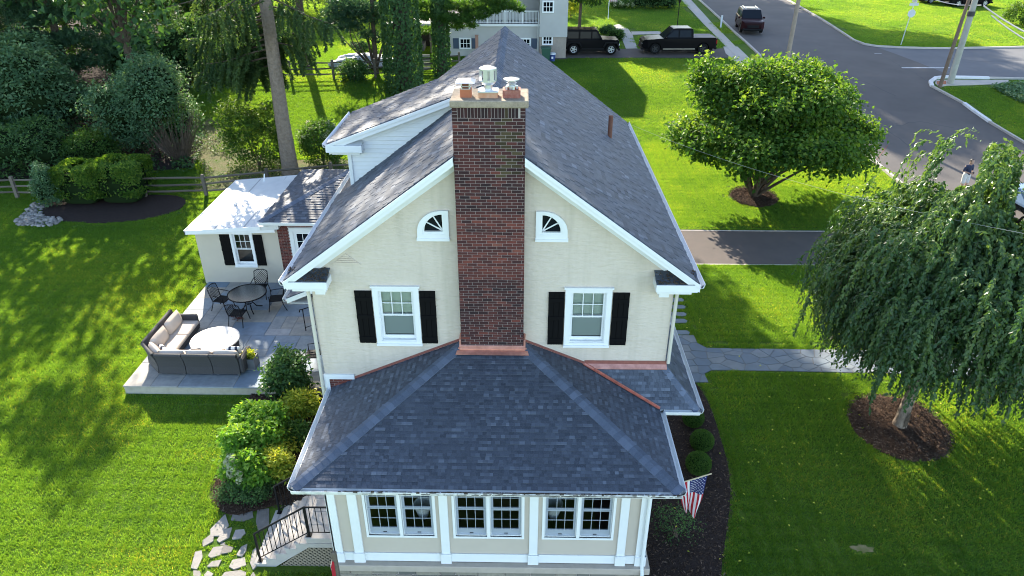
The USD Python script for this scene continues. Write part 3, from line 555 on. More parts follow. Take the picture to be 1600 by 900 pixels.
# ---- chimney
CHX0, CHX1, CHY0, CHY1, CHT = -1.405, .035, -.32, .62, 10.36
CH = obj('chimney', MB().box((CHX0+.008, CHY0+.008, -.5), (CHX1-.008, CHY1-.008, CHT)), 'mortar', HOUSE)
r = rnd(77); CO, BL, BJ = .0677, .2035, .0105
def brick_box(lo, hi, t, mt='brick'):
    v, f = MB().box(lo, hi).mesh(); c = [(lo[0], lo[1], lo[2]), (hi[0], lo[1], lo[2]), (hi[0], lo[1], hi[2]), (lo[0], lo[1], hi[2])]
    s2, _ = pix(np.array(c)); a = np.ptp(s2[:, 0])*np.ptp(s2[:, 1]); ALLBR.append((a if lo[1] < CHY0+.01 else 0, v, f, t, mt))
zc = 4.3; row = 0; ztop = CHT-.215
ncourse = int((ztop-zc)/CO); zc = ztop-ncourse*CO
for kc in range(ncourse):
    z0 = zc+kc*CO; z1 = z0+CO-.0095; hrel = z0
    base = .33 if (z0 > 8.05 or z0 < 6.55) else .60
    x = CHX0-(0 if kc % 2 == 0 else .107)+r.uniform(-.012, .012)
    while x < CHX1-.01:
        a, b = max(x, CHX0), min(x+BL, CHX1)
        if x+BL+BJ > CHX1-.03: b = CHX1
        t = np.clip(r.normal(base, .17), 0, 1); st = (-.50 < (a+b)/2 < -.12 and z0 > 8.9 and r.random() < .75-.42*max(0, 9.7-z0))
        if b-a > .03: brick_box((a, CHY0-r.uniform(0, .003), z0), (b, CHY0+.03, z1), t if not st else r.uniform(0, .8), 'brick_stained' if st else 'brick')
        if b == CHX1: break
        x += BL+BJ
    for sx in (CHX0, CHX1):   # returns on the two sides
        y = CHY0+.032+(kc % 2)*.1
        while y < CHY1:
            b = min(y+BL, CHY1); brick_box((sx-.001, y, z0) if sx == CHX0 else (sx-.012, y, z0), (sx+.012, b, z1) if sx == CHX0 else (sx+.001, b, z1), np.clip(r.normal(base, .17), 0, 1)); y += BL+BJ
for k in range(3):   # soldier course between two header ends
    for a, b in ((CHX0, CHX0+.1), (CHX1-.1, CHX1)): brick_box((a, CHY0, ztop+k*.0677), (b, CHY0+.03, ztop+k*.0677+.058), r.uniform(.05, .35))
x = CHX0+.11
while x+.056 < CHX1-.1:
    st = -.46 < x < -.1 and r.random() < .6; brick_box((x, CHY0, ztop), (x+.056, CHY0+.03, ztop+.196), r.uniform(0, .3) if not st else r.uniform(.2, .9), 'brick_stained' if st else 'brick'); x += .0665
capm = chbox(np.array([CHX0-.035, CHY0-.05, CHT-.012]), np.array([CHX1+.06, CHY1+.06, CHT+.13]), .02)
obj('chimney_cap', capm, 'cap_concrete', CH)
CT = CHT+.128
def flue(name, x, y, w, d, h, m, t=.02):
    o = Polygon(sbox(x-w/2, y-d/2, x+w/2, y+d/2).buffer(.02).exterior).difference(sbox(x-w/2+t, y-d/2+t, x+w/2-t, y+d/2-t))
    return obj(name, MB().prism(o, CT-.02, CT+h, 'xy'), m, CH)
fy = .0
flue('flue_tile', -1.14, fy, .18, .2, .16, 'terracotta')
mb = MB().box((-1.235, fy-.11, CT+.15), (-1.045, fy+.11, CT+.17))
for sx in (-1.225, -1.075):
    for sy in (-.1, .08): mb.box((sx, fy+sy, CT+.16), (sx+.02, fy+sy+.02, CT+.29))
mb.box((-1.23, fy-.10, CT+.205), (-1.05, fy+.1, CT+.215))
obj('flue_cap_frame', mb, 'galvanized', CH)
obj('flue_inner', MB().box((-1.21, fy-.08, CT+.17), (-1.07, fy+.08, CT+.26)), 'rusty_pipe', CH)
obj('flue_hood', mf.Manifold.hull_points(np.array([(x, y, CT+.29) for x in (-1.33, -.95) for y in (fy-.19, fy+.19)]+[(x, y, CT+.335) for x in (-1.24, -1.04) for y in (fy-.1, fy+.1)])), 'galvanized', CH)
flue('flue_tile', -.70, fy, .34, .26, .10, 'pale_terracotta')
obj('flue_plate', MB().box((-.90, fy-.17, CT+.10), (-.50, fy+.17, CT+.135), ch=.01), 'galvanized', CH)
obj('vent_cowl', MB().lathe([(.085, CT+.13), (.085, CT+.23), (.125, CT+.25), (.13, CT+.26), (.165, CT+.30), (.165, CT+.33), (.16, CT+.33), (.16, CT+.34)], (-.70, fy, 0), 24).lathe([(.17, CT+.52), (.17, CT+.55), (.09, CT+.58), (.001, CT+.585)], (-.70, fy, 0), 24).lathe([(.10, CT+.3), (.10, CT+.53)], (-.70, fy, 0), 18), 'galvanized', CH, smooth=40)
for k in range(8):
    a = k*PI/4+.5; dv = np.array([math.cos(a), math.sin(a), 0]); tv = np.array([-dv[1], dv[0], 0]); c = np.array([-.70, fy, 0])+dv*.158
    obj('cowl_blade', MB().add([c-tv*.045+[0, 0, CT+.32], c+tv*.045+[0, 0, CT+.32], c+tv*.045+[0, 0, CT+.53], c-tv*.045+[0, 0, CT+.53], c*1-tv*.045+dv*.006+[0, 0, CT+.32], c+tv*.045+dv*.006+[0, 0, CT+.32], c+tv*.045+dv*.006+[0, 0, CT+.53], c-tv*.045+dv*.006+[0, 0, CT+.53]], [[0, 3, 2, 1], [4, 5, 6, 7], [0, 1, 5, 4], [3, 7, 6, 2], [0, 4, 7, 3], [1, 2, 6, 5]]), 'galvanized', CH)
flue('flue_tile', -.24, fy, .31, .26, .155, 'old_terracotta')
obj('vent_cowl', MB().lathe([(.055, CT+.05), (.055, CT+.24), (.10, CT+.27), (.06, CT+.30), (.06, CT+.33)], (-.24, fy, 0), 20).lathe([(.10, CT+.20), (.10, CT+.22), (.06, CT+.235)], (-.24, fy, 0), 20).lathe([(.155, CT+.33), (.155, CT+.345), (.1, CT+.36), (.001, CT+.365)], (-.24, fy, 0), 24), 'galvanized', CH, smooth=40)
for a in (.3, 1.9, 3.5, 5.1): obj('flue_bracket', MB().box((-.24+.11*math.cos(a)-.02, fy+.11*math.sin(a)-.02, CT+.14), (-.24+.11*math.cos(a)+.02, fy+.11*math.sin(a)+.02, CT+.21)), 'galvanized', CH)
# ---- windows of the gable
def window(x0, x1, z0, z1, y, parent=HOUSE, casing=.12, cols=3, blind=True, lower_grid=False, m='white_paint', rail=.5, gap=.045, glass='pane', sash_m=None, head=True, name='window'):
    """double-hung window in a wall facing -y; x0..z1 is the opening"""
    sash_m = sash_m or m; c = casing; mw = .0065 if lower_grid else .009
    o = sbox(x0-c, z0-c, x1+c, z1+c).difference(sbox(x0, z0, x1, z1)); mb = MB().prism(o, y-.045, y+.0)
    if head: mb.box((x0-c-.03, y-.075, z1+c-.035), (x1+c+.03, y-.0, z1+c+.008)).box((x0-c-.01, y-.07, z0-c-.005), (x1+c+.01, y, z0-c+.05))
    w = obj(name, mb, m, parent)
    jam = sbox(x0-.001, z0-.001, x1+.001, z1+.001).difference(sbox(x0+.02, z0+.02, x1-.02, z1-.02)); obj('jamb', MB().prism(jam, y-.02, y+.14), m, w)
    zm = z0+(z1-z0)*rail
    for nm, a, b, yy, grid in (('upper_sash', zm-.02, z1-.02, y+.03, True), ('lower_sash', z0+.02, zm+.025, y+.07 if not lower_grid else y+.02, lower_grid)):
        bot = (.16 if lower_grid else .085) if nm == 'lower_sash' else (.075 if lower_grid else .04)
        s_ = sbox(x0+.02, a, x1-.02, b).difference(sbox(x0+.02+gap, a+bot, x1-.02-gap, b-.04)); sp = obj(nm, MB().prism(s_, yy, yy+.035), sash_m, w)
        gx0, gx1, gz0, gz1 = x0+.02+gap, x1-.02-gap, a+bot, b-.04; nc, nr = (cols, 2) if grid else (1, 1)
        if grid:
            mm = MB()
            for k in range(1, nc): xx = gx0+(gx1-gx0)*k/nc; mm.box((xx-mw, yy+.004, gz0), (xx+mw, yy+.03, gz1))
            mm.box((gx0, yy+.006, (gz0+gz1)/2-mw), (gx1, yy+.028, (gz0+gz1)/2+mw)); obj('muntin', mm, sash_m, w)
        for i in range(nc):
            for j in range(nr):
                a0, a1, b0, b1 = gx0+(gx1-gx0)*i/nc, gx0+(gx1-gx0)*(i+1)/nc, gz0+(gz1-gz0)*j/nr, gz0+(gz1-gz0)*(j+1)/nr
                obj('pane', MB().add([(a0, yy+.018, b0), (a1, yy+.018, b0), (a1, yy+.018, b1), (a0, yy+.018, b1)], [[0, 1, 2, 3]]), 'screen_pane' if blind and nm == 'lower_sash' else glass, w)
        if nm == 'lower_sash': obj('sash_lift', MB().box(((x0+x1)/2-.04, yy-.012, a+.02), ((x0+x1)/2+.04, yy, a+.035)), 'trim_black' if lower_grid else sash_m, w)
    if blind:
        mm = MB(); z = z1-.04; k = 0
        while z > z0+.07:
            mm.add([(x0+.03, y+.12, z), (x1-.03, y+.12, z), (x1-.03, y+.150, z+.036), (x0+.03, y+.150, z+.036)], [[0, 1, 2, 3]]); z -= .048
        obj('blind', mm, 'blind', w)
        obj('room_back', MB().box((x0-.1, y+.26, z0-.1), (x1+.1, y+.28, z1+.1)), 'room_dark', w)
    return w
window(-3.30, -2.48, 4.75, 6.10, 0.0); window(1.10, 1.92, 4.75, 6.10, 0.0)
def shutter(x0, x1, z0, z1, y, parent=HOUSE, m='shutter_black', plank=3):
    s_ = obj('shutter', MB().box((x0, y-.03, z0), (x1, y-.0, z1)), m, parent)
    w = (x1-x0)/plank
    for k in range(plank): obj('board', MB().box((x0+k*w+.004, y-.045, z0+.001), (x0+(k+1)*w-.004, y-.03, z1-.001), ch=.004), m, s_)
    h = z1-z0
    for f_ in (.10, .52, .86): obj('batten', MB().box((x0+.002, y-.065, z0+f_*h-.05), (x1-.002, y-.045, z0+f_*h+.05), ch=.006), m, s_)
for a, b in ((-3.83, -3.445), (-2.345, -1.985), (.60, .965), (2.065, 2.44)): shutter(a, b, 4.69, 6.09, -.004)
def quarter(xc, zc, sg):
    R = .40; outer = Polygon([(xc-sg*.14, zc-.21), (xc+sg*(R+.16), zc-.21), (xc+sg*(R+.15), zc)]+[(xc+sg*(R+.15)*math.cos(t), zc+(R+.09)*math.sin(t)) for t in np.linspace(0, PI/2, 16)]+[(xc-sg*.14, zc+R+.09)]).buffer(0)
    inner = qring(xc, zc, R, sg); w = obj('quarter_window', MB().prism(outer.difference(inner), -.045, 0.0).prism(outer.difference(qring(xc-sg*.05, zc-.05, R+.09, sg)), -.06, -.045), 'white_paint', HOUSE)
    obj('sill', MB().box((min(xc-sg*.15, xc+sg*(R+.17)), -.075, zc-.215), (max(xc-sg*.15, xc+sg*(R+.17)), 0, zc-.15)), 'white_paint', w)
    for t in (PI/6, PI/3):
        d = np.array([sg*math.cos(t), math.sin(t)]); nrm = np.array([-d[1], d[0]])*.013; A = np.array([xc, zc]); B = A+d*R
        obj('muntin', MB().prism([A-nrm, B-nrm, B+nrm, A+nrm], .01, .045), 'white_paint', w)
    for t0 in (0, PI/6, PI/3):
        pts = [(xc, zc)]+[(xc+sg*R*math.cos(t), zc+R*math.sin(t)) for t in np.linspace(t0, t0+PI/6, 5)]; obj('pane', MB().prism(pts, .03, .034), 'car_glass', w)
quarter(-1.74, 7.58, -1); quarter(.42, 7.58, 1)
mv = obj('gable_vent', MB().prism([(-4.26, 6.75), (-3.60, 6.75), (-3.92, 7.02)], -.02, 0.0), 'stucco', HOUSE)
for k in range(4):
    z = 6.79+k*.048; f_ = 1-(z-6.75)/.27; obj('louvre', MB().box((-3.92-.30*f_, -.045, z), (-3.92+.28*f_, -.02, z+.018)), 'stucco', mv)
c = atY(950, 219, 6.9); obj('vent_pipe', MB().tube([(2.67, 7.5, zroof(2.67)-.2), (2.67, 7.5, zroof(2.67)+.68)], .07, 12), 'rusty_pipe', HOUSE, smooth=40)
# ---- sun room in front
PEX0, PEX1, PEY, PEZ, PS = -4.66, 3.25, -3.40, 3.35, .43
PX_0, PX_1, PYW, FZ = -4.16, 2.75, -2.93, .60
hy = -PEY; zt = PEZ+PS*hy
A_, B_, C_, D_ = (PEX0, PEY, PEZ), (PEX1, PEY, PEZ), (PEX1-hy, 0, zt), (PEX0+hy, 0, zt)
SR = deck('porch_roof', [A_, B_, C_, D_]); deck('roof_slope', [A_, D_, (PEX0, 0, PEZ)]); deck('roof_slope', [B_, (PEX1, 0, PEZ), C_])
cs = math.hypot(1, PS); W_ = PEX1-PEX0
shingles(A_, (1, 0, 0), (0, 1, PS), [(0, 0), (W_, 0), (W_-hy, hy*cs), (hy, hy*cs)], 61, exp=.0715, wmin=.075, wmax=.13)
shingles(A_, (0, 1, 0), (1, 0, PS), [(0, 0), (hy, 0), (hy, hy*cs)], 62, exp=.0715, wmin=.075, wmax=.13)
shingles(B_, (0, 1, 0), (-1, 0, PS), [(0, 0), (hy, 0), (hy, hy*cs)], 63, exp=.0715, wmin=.075, wmax=.13)
dn = lambda v: np.asarray(v, float)/np.linalg.norm(v)
h3 = math.sqrt(2+PS*PS)
for k, (P0, P1, sx) in enumerate(((A_, D_, 1), (B_, C_, -1))):
    d = dn(np.subtract(P1, P0)); s1 = dn(np.array([sx, -1, 0])-0)*.0; 
    na = np.array([0, -1, -PS]); nb = np.array([-sx, 0, -PS])
    sa = na-d*np.dot(na, d); sb = nb-d*np.dot(nb, d); caps(P0, P1, .155, 71+k, SR, side=(dn(sa), dn(sb)), step=.145)
# pent roof that wraps the front right corner
QX, QY, QZ = 4.18, -.73, 3.35; QS = 1.03
zq = QZ+QS*.73; xv0 = PEX1-(zq-PEZ)/PS
PR = deck('pent_roof', [(PEX1-.0, QY, QZ), (QX, QY, QZ), (WX1, 0, zq), (xv0, 0, zq)]); deck('roof_slope', [(QX, QY, QZ), (QX, 6.5, QZ), (WX1, 6.5, zq), (WX1, 0, zq)])
qc = math.hypot(1, QS)
shingles((PEX1, QY, QZ), (1, 0, 0), (0, 1, QS), [(0, 0), (QX-PEX1, 0), (WX1-PEX1, .73*qc), (xv0-PEX1, .73*qc)], 64, exp=.0715, wmin=.075, wmax=.13)
shingles((QX, QY, QZ), (0, 1, 0), (-1, 0, QS), [(0, 0), (7.2, 0), (7.2, .75*qc), (.73, .75*qc)], 65)
caps((QX, QY, QZ), (WX1, 0, zq), .15, 73, PR, side=(dn(np.array([-.7, -.7, -.75])), dn(np.array([.7, .75, -.72]))), step=.145)
gutter((PEX0-.02, PEY, PEZ), (PEX1+.02, PEY, PEZ), (0, -1, 0), m='dirty_white'); gutter((PEX0, PEY, PEZ), (PEX0, 0, PEZ), (-1, 0, 0)); gutter((PEX1, PEY, PEZ), (PEX1, QY-.02, PEZ), (1, 0, 0))
gutter((PEX1+.1, QY, QZ), (QX+.02, QY, QZ), (0, -1, 0)); gutter((QX, QY-.02, QZ), (QX, 6.5, QZ), (1, 0, 0))
for nm, lo, hi in (('fascia', (PEX0, PEY+.01, PEZ-.16), (PEX1, PEY+.03, PEZ-.02)), ('fascia', (PEX0+.01, PEY, PEZ-.16), (PEX0+.03, 0, PEZ-.02)), ('fascia', (PEX1-.03, PEY, PEZ-.16), (PEX1-.01, 0, PEZ-.02)), ('soffit', (PEX0+.03, PEY+.03, PEZ-.16), (PEX1-.03, -.0, PEZ-.14)), ('soffit', (PEX1, QY+.02, QZ-.16), (QX-.02, 6.4, QZ-.14)), ('fascia', (QX-.03, QY, QZ-.16), (QX-.01, 6.5, QZ-.02)), ('fascia', (PEX1, QY+.01, QZ-.16), (QX, QY+.03, QZ-.02))):
    obj(nm, MB().box(lo, hi), 'white_paint', HOUSE)
q = rnd(88); gm = MB()
for k in range(420):
    x = np.clip(q.normal(.1, 1.7), PEX0+.1, PEX1-.1); gm.box(np.array([x, PEY-.105-.02*q.random(), PEZ-.012]), np.array([x, PEY-.105, PEZ-.006])+[q.uniform(.02, .09), q.uniform(.004, .02), q.uniform(.008, .026)])
    if k < 160: x = np.clip(q.normal(.6, 1.5), PEX0+.1, PEX1-.1); gm.box(np.array([x, PEY-.1235, PEZ-.045]), np.array([x+q.uniform(.03, .12), PEY-.1175, PEZ-.045+q.uniform(.006, .016)]))
obj('gutter_debris', gm, 'bark_brown', HOUSE, kind='stuff')
# copper flashings
def strip(name, A, B, up, w, m, th=.006, out=(0, -.01, 0), seams=False):
    A, B, up, out = (np.asarray(q, float) for q in (A, B, up, out)); v = [A, B, B+up*w, A+up*w]; v = [p+out for p in v]+[p+out*0-out*.2 for p in v]
    return obj(name, MB().add(v, [[0, 1, 2, 3], [4, 7, 6, 5], [0, 4, 5, 1], [3, 2, 6, 7], [0, 3, 7, 4], [1, 5, 6, 2]]), m, HOUSE)
strip('copper_flashing', (PEX0+.15, 0, PEZ+PS*.15+.02), (CHX0-.02, 0, PEZ+PS*(CHX0-PEX0)+.02), (0, 0, 1), .065, 'aged_copper', out=(0, -.014, 0))
strip('copper_flashing', (CHX1+.02, 0, PEZ+PS*(PEX1-CHX1)+.02), (xv0, 0, zq+.02), (0, 0, 1), .065, 'aged_copper', out=(0, -.014, 0))
strip('copper_flashing', (xv0, 0, zq+.015), (WX1+.03, 0, zq+.015), (0, 0, 1), .11, 'aged_copper', out=(0, -.014, 0))
strip('copper_apron', (xv0-.1, -.015, zq+.02), (WX1+.04, -.015, zq+.02), (0, -1, -QS*.9), .085, 'copper', out=(0, 0, .015))
zcb = PEZ+PS*(hy-.32)
ca = obj('copper_saddle', MB().box((CHX0-.05, CHY0-.02, zcb), (CHX1+.05, CHY0+.05, zcb+.16), ch=.012).box((CHX0-.075, CHY0-.035, zcb+.075), (CHX1+.075, CHY0+.0, zcb+.10), ch=.005), 'copper', HOUSE)
mbx = MB()
mbx.add([(CHX0-.1, CHY0-.03, zcb+.035), (CHX1+.1, CHY0-.03, zcb+.035), (CHX1+.13, CHY0-.15, zcb-.012), (CHX0-.13, CHY0-.15, zcb-.012)], [[0, 3, 2, 1]])
for sx, x in ((-1, CHX0), (1, CHX1)): mbx.box((x if sx < 0 else x-.0, CHY0-.0, zcb+.0), (x+sx*.05, -.0, zcb+.30), ch=.01)
obj('copper_apron', mbx, 'copper', ca)
VA, VB = np.array([xv0, 0, zq+.02]), np.array([PEX1+.02, QY, QZ+.02]); dV = VB-VA; sV = np.cross(dV, [0, 0, 1.0]); sV /= np.linalg.norm(sV)
obj('copper_valley', MB().add([VA+sV*.085+[0, 0, .03], VB+sV*.085+[0, 0, .03], VB+[0, 0, .004], VA+[0, 0, .004], VB-sV*.085+[0, 0, .03], VA-sV*.085+[0, 0, .03], VA+sV*.012+[0, 0, .05], VB+sV*.012+[0, 0, .05], VB-sV*.012+[0, 0, .05], VA-sV*.012+[0, 0, .05]], [[0, 1, 2, 3], [3, 2, 4, 5], [3, 6, 7, 2], [6, 9, 8, 7], [9, 3, 2, 8]]), 'copper', HOUSE)
# sun room walls: front wall with three openings, sides, floor, ceiling
WZ0, WZ1 = 1.50, 2.92
grp = [(-3.36, -1.90), (-1.43, .03), (.53, 2.00)]
front = sbox(PX_0, FZ+.1, PX_1, PEZ-.14)
for a, b in grp: front = front.difference(sbox(a, WZ0, b, WZ1))
obj('sun_room_wall', MB().prism(front, PYW, PYW+.14), 'porch_panel', HOUSE)
sdl = sbox(PYW+.14, FZ+.1, 0, PEZ-.14).difference(sbox(-2.15, FZ+.1, -1.2, 2.65)); obj('sun_room_wall', MB().prism(sdl, PX_0, PX_0+.14, 'yz'), 'porch_panel', HOUSE)
obj('sun_room_wall', MB().prism(sbox(PYW+.14, FZ+.1, 0, PEZ-.14).difference(sbox(-2.3, 1.5, -.9, 2.92)), PX_1-.14, PX_1, 'yz'), 'porch_panel', HOUSE)
obj('sun_room_floor', MB().box((PX_0+.14, PYW+.14, FZ), (PX_1-.14, 0, FZ+.1)), 'room_floor', HOUSE); obj('sun_room_ceiling', MB().box((PX_0+.14, PYW+.14, PEZ-.2), (PX_1-.14, 0, PEZ-.17)), 'porch_panel', HOUSE); obj('sun_room_back', MB().box((PX_0+.14, -.02, FZ+.1), (PX_1-.14, 0, PEZ-.2)), 'room_dark', HOUSE)
obj('side_door', MB().box((PX_0+.03, -2.15, FZ+.1), (PX_0+.08, -1.2, 2.65)), 'white_paint', HOUSE); obj('side_window', MB().box((PX_1-.09, -2.3, 1.5), (PX_1-.07, -.9, 2.92)), 'car_glass', HOUSE)
for a, b in grp:
    mid = (a+b)/2
    obj('window_surround', MB().prism(sbox(a-.055, WZ0-.055, b+.055, WZ1+.055).difference(unary_union([sbox(a, WZ0, mid-.035, WZ1), sbox(mid+.035, WZ0, b, WZ1)])), PYW-.028, PYW+.10), 'white_paint', HOUSE)
    for x0, x1 in ((a, mid-.035), (mid+.035, b)):
        window(x0, x1, WZ0, WZ1, PYW+.03, casing=.012, blind=False, lower_grid=True, sash_m='sash_grey', gap=.05, glass='dark_pane', head=False, rail=.53)
for x0, x1 in ((-4.205, -4.0), (-3.735, -3.53), (-1.765, -1.575), (.195, .385), (2.155, 2.34), (2.60, 2.80)):
    pl = obj('pilaster', MB().box((x0, PYW-.05, .97), (x1, PYW, PEZ-.16), ch=.006), 'white_paint', HOUSE); obj('pilaster_base', MB().box((x0-.025, PYW-.085, .68), (x1+.025, PYW, .97), ch=.008), 'white_paint', pl)
for y0, y1 in ((-2.98, -2.78), (-1.1, -.9), (-.2, -.0)):
    for x0, x1 in ((PX_0-.05, PX_0), (PX_1, PX_1+.05)): pl = obj('pilaster', MB().box((x0, y0, .97), (x1, y1, PEZ-.16), ch=.006), 'white_paint', HOUSE); obj('pilaster_base', MB().box((min(x0, x1-.08), y0-.02, .68), (max(x1, x0+.08), y1+.02, .97), ch=.008), 'white_paint', pl)
bx_ = [-4.0, -3.735, -3.53, -1.765, -1.575, .195, .385, 2.155, 2.34, 2.60]
for a, b in zip(bx_[::2], bx_[1::2]): obj('base_board', MB().box((a+.026, PYW-.035, .70), (b-.026, PYW, .95), ch=.006), 'white_paint', HOUSE)
for x0, x1 in ((PX_0-.035, PX_0), (PX_1, PX_1+.035)): obj('base_board', MB().box((x0, PYW, .70), (x1, 0, .95), ch=.006), 'white_paint', HOUSE)
obj('water_table', MB().box((PX_0-.14, PYW-.17, .50), (PX_1+.17, 0, .685), ch=.012), 'limestone', HOUSE)
FN = obj('foundation', MB().box((PX_0-.05, PYW-.06, -.8), (PX_1+.07, 0, .50)), 'mortar', HOUSE)
r = rnd(9); z = .5; 
while z > -.55:
    h = r.uniform(.12, .22); x = PX_0-.06
    while x < PX_1+.07:
        w = r.uniform(.22, .62); x2 = min(x+w, PX_1+.08); obj('stone', MB().box((x+.008, PYW-.06-r.uniform(.02, .04), z-h+.012), (x2-.008, PYW-.04, z-.006), ch=.016), 'foundation_stone', FN, tone=r.random()); x = x2
    for sx in (PX_1+.07, PX_0-.05):
        y = PYW-.05
        while y < 0: w = r.uniform(.25, .6); obj('stone', MB().box((sx-.02, y+.008, z-h+.012), (sx+.03, min(y+w, 0)-.008, z-.006), ch=.016), 'foundation_stone', FN, tone=r.random()) if sx > 0 else None; y += w
    z -= h
downspout([(2.82, PEY-.02, 3.30), (2.82, PEY+.05, 3.2), (2.79, -3.06, 3.05), (2.74, -3.035, 2.9), (2.74, -3.035, .72), (2.74, -3.15, .6), (2.74, -3.16, .3), (2.74, -3.14, -.5)])
obj('corner_moulding', MB().box((2.58, PYW-.062, .97), (2.66, PYW-.05, PEZ-.16)), 'white_paint', HOUSE)
# ---- rear bump with pent roof on the left, steps side
BX0, BY0, BY1 = -6.45, 4.75, 10.4
obj('vestibule_wall', MB().box((BX0, BY0, -.2), (WX0, BY1, 3.2)), 'wing_stucco', HOUSE); obj('vestibule_base', MB().box((BX0-.02, BY0-.02, -.2), (WX0, BY0, .95)).box((BX0-.04, BY0-.04, .95), (BX0+.3, BY0, 1.06)), 'white_paint', HOUSE)
vs = deck('vestibule_roof', [(-7.1, 4.38, 3.36), (WX0, 4.38, 4.35), (WX0, BY1, 4.35), (-7.1, BY1, 3.36)])
shingles((-7.1, 4.38, 3.36), (0, 1, 0), (1, 0, .43), [(0, 0), (BY1-4.38, 0), (BY1-4.38, 2.45), (0, 2.45)], 66)
gutter((-7.1, 4.36, 3.36), (-7.1, BY1, 3.36), (-1, 0, 0)); obj('fascia', MB().prism([(-7.1, 3.2), (-7.1, 3.35), (WX0, 4.33), (WX0, 4.18)], 4.36, 4.38), 'white_paint', HOUSE); obj('soffit', MB().box((-7.1, 4.4, 3.18), (BX0, BY1, 3.2)), 'white_paint', HOUSE)
obj('doorstep', MB().box((-7.25, 7.3, PZ-.02), (BX0, 8.9, .48), ch=.02), 'bluestone', HOUSE, tone=.6)
# ---- brick block with hip roof, and the flat white-roofed wing
KX0, KY, KZ_ = -10.05, 10.68, 3.12; KS = .35
wy = 11.07
obj('block_wall', MB().box((-9.57, wy, -.2), (WX0, 16.5, 3.05)), 'mortar', HOUSE)
mbb = MB(); r = rnd(33)
for k in range(42):
    z0 = .32+k*.066
    x = -9.57-(k % 2)*.105
    while x < -6.4:
        a, b = max(x, -9.57), x+.2
        if z0 > 2.84: a = b
        if not (-9.12 < (a+b)/2 < -7.85 and z0 < 2.72) and b > a: mbb.box((a, wy-.012, z0), (b, wy+.01, z0+.056), tone=np.clip(r.normal(.62, .18), 0, 1))
        x += .21
x = -9.57
while x < -6.4: mbb.box((x, wy-.014, 2.86), (x+.056, wy+.01, 3.04), tone=r.uniform(.3, .8)); x += .0665
obj('brick_wall_face', mbb, 'brick', HOUSE, kind='stuff')
DO = obj('garden_door', MB().prism(sbox(-9.1, .3, -7.86, 2.72).difference(sbox(-8.95, .35, -8.0, 2.58)), wy-.06, wy), 'white_paint', HOUSE)
obj('door_leaf', MB().box((-8.95, wy-.03, .33), (-8.0, wy-.01, 2.58)), 'white_paint', DO); obj('glazing', MB().box((-8.82, wy-.036, 1.2), (-8.13, wy-.03, 2.46)), 'car_glass', DO)
mm = MB()
for k in (1, 2): mm.box((-8.82+.23*k-.012, wy-.046, 1.2), (-8.82+.23*k+.012, wy-.036, 2.46))
for k in (1, 2, 3): mm.box((-8.82, wy-.044, 1.2+.315*k-.012), (-8.13, wy-.037, 1.2+.315*k+.012))
obj('muntin', mm, 'white_paint', DO)
kd = 3.0; zk = KZ_+KS*kd; ky1 = KY+2*kd
HB = deck('block_roof', [(KX0, KY, KZ_), (-4.5, KY, KZ_), (-4.5, KY+kd, zk), (KX0+kd, KY+kd, zk)]); deck('roof_slope', [(KX0, KY, KZ_), (KX0+kd, KY+kd, zk), (KX0, ky1, KZ_)]); deck('roof_slope', [(KX0, ky1, KZ_), (KX0+kd, KY+kd, zk), (-4.5, KY+kd, zk), (-4.5, ky1, KZ_)])
kc = math.hypot(1, KS)
shingles((KX0, KY, KZ_), (1, 0, 0), (0, 1, KS), [(0, 0), (5.55, 0), (5.55, kd*kc), (kd, kd*kc)], 67); shingles((KX0, KY, KZ_), (0, 1, 0), (1, 0, KS), [(0, 0), (2*kd, 0), (kd, kd*kc)], 68)
d = dn((1, 1, KS)); sa, sb = np.array([0, -1, -KS]), np.array([-1, 0, -KS]); caps((KX0, KY, KZ_), (KX0+kd, KY+kd, zk), .15, 74, HB, side=(dn(sa-d*(sa@d)), dn(sb-d*(sb@d))), step=.16)
gutter((KX0, KY, KZ_), (-5.3, KY, KZ_), (0, -1, 0)); obj('soffit', MB().box((KX0+.02, KY, KZ_-.16), (-4.9, wy, KZ_-.14)), 'white_paint', HOUSE); obj('fascia', MB().box((KX0, KY+.01, KZ_-.15), (-5.3, KY+.03, KZ_-.02)), 'white_paint', HOUSE)
downspout([(-7.95, KY-.1, 3.02), (-7.9, KY+.05, 2.9), (-7.75, KY+.2, 2.8), (-7.7, 10.95, 2.55), (-7.7, 10.98, 2.2), (-7.7, 10.98, .35)], r=.055)
WG0, WG1 = -12.83, -9.57
wall = sbox(WG0, -.2, WG1, 2.62).difference(sbox(-11.37, 1.10, -10.66, 2.45)); obj('wing_wall', MB().prism(wall, wy-.02, wy+.2), 'wing_stucco', HOUSE); obj('wing_wall', MB().box((WG0, wy+.2, -.2), (WG0+.2, 16.2, 2.62)), 'wing_stucco', HOUSE); obj('wing_wall', MB().box((WG0, 16.0, -.2), (WG1, 16.2, 2.62)), 'wing_stucco', HOUSE)
window(-11.37, -10.66, 1.10, 2.45, wy-.02, casing=.09, blind=False, rail=.5, glass='dark_pane', name='wing_window'); obj('room_back', MB().box((-11.6, wy+.6, .9), (-10.4, wy+.62, 2.6)), 'room_dark', HOUSE)
shutter(-11.87, -11.48, 1.08, 2.42, wy-.024); shutter(-10.55, -10.2, 1.08, 2.42, wy-.024)
zw0, zw1 = 2.66, 2.92
fl = np.array([(-13.05, wy-.28, zw0), (-9.4, wy-.28, zw1), (-9.4, 16.6, zw1+.05), (-13.05, 16.4, zw0+.03)])
obj('wing_roof', (np.vstack([fl, fl-[0, 0, .16]]), np.array([[0, 1, 2, 3], [7, 6, 5, 4], [0, 4, 5, 1], [1, 5, 6, 2], [2, 6, 7, 3], [3, 7, 4, 0]])), 'white_membrane', HOUSE)
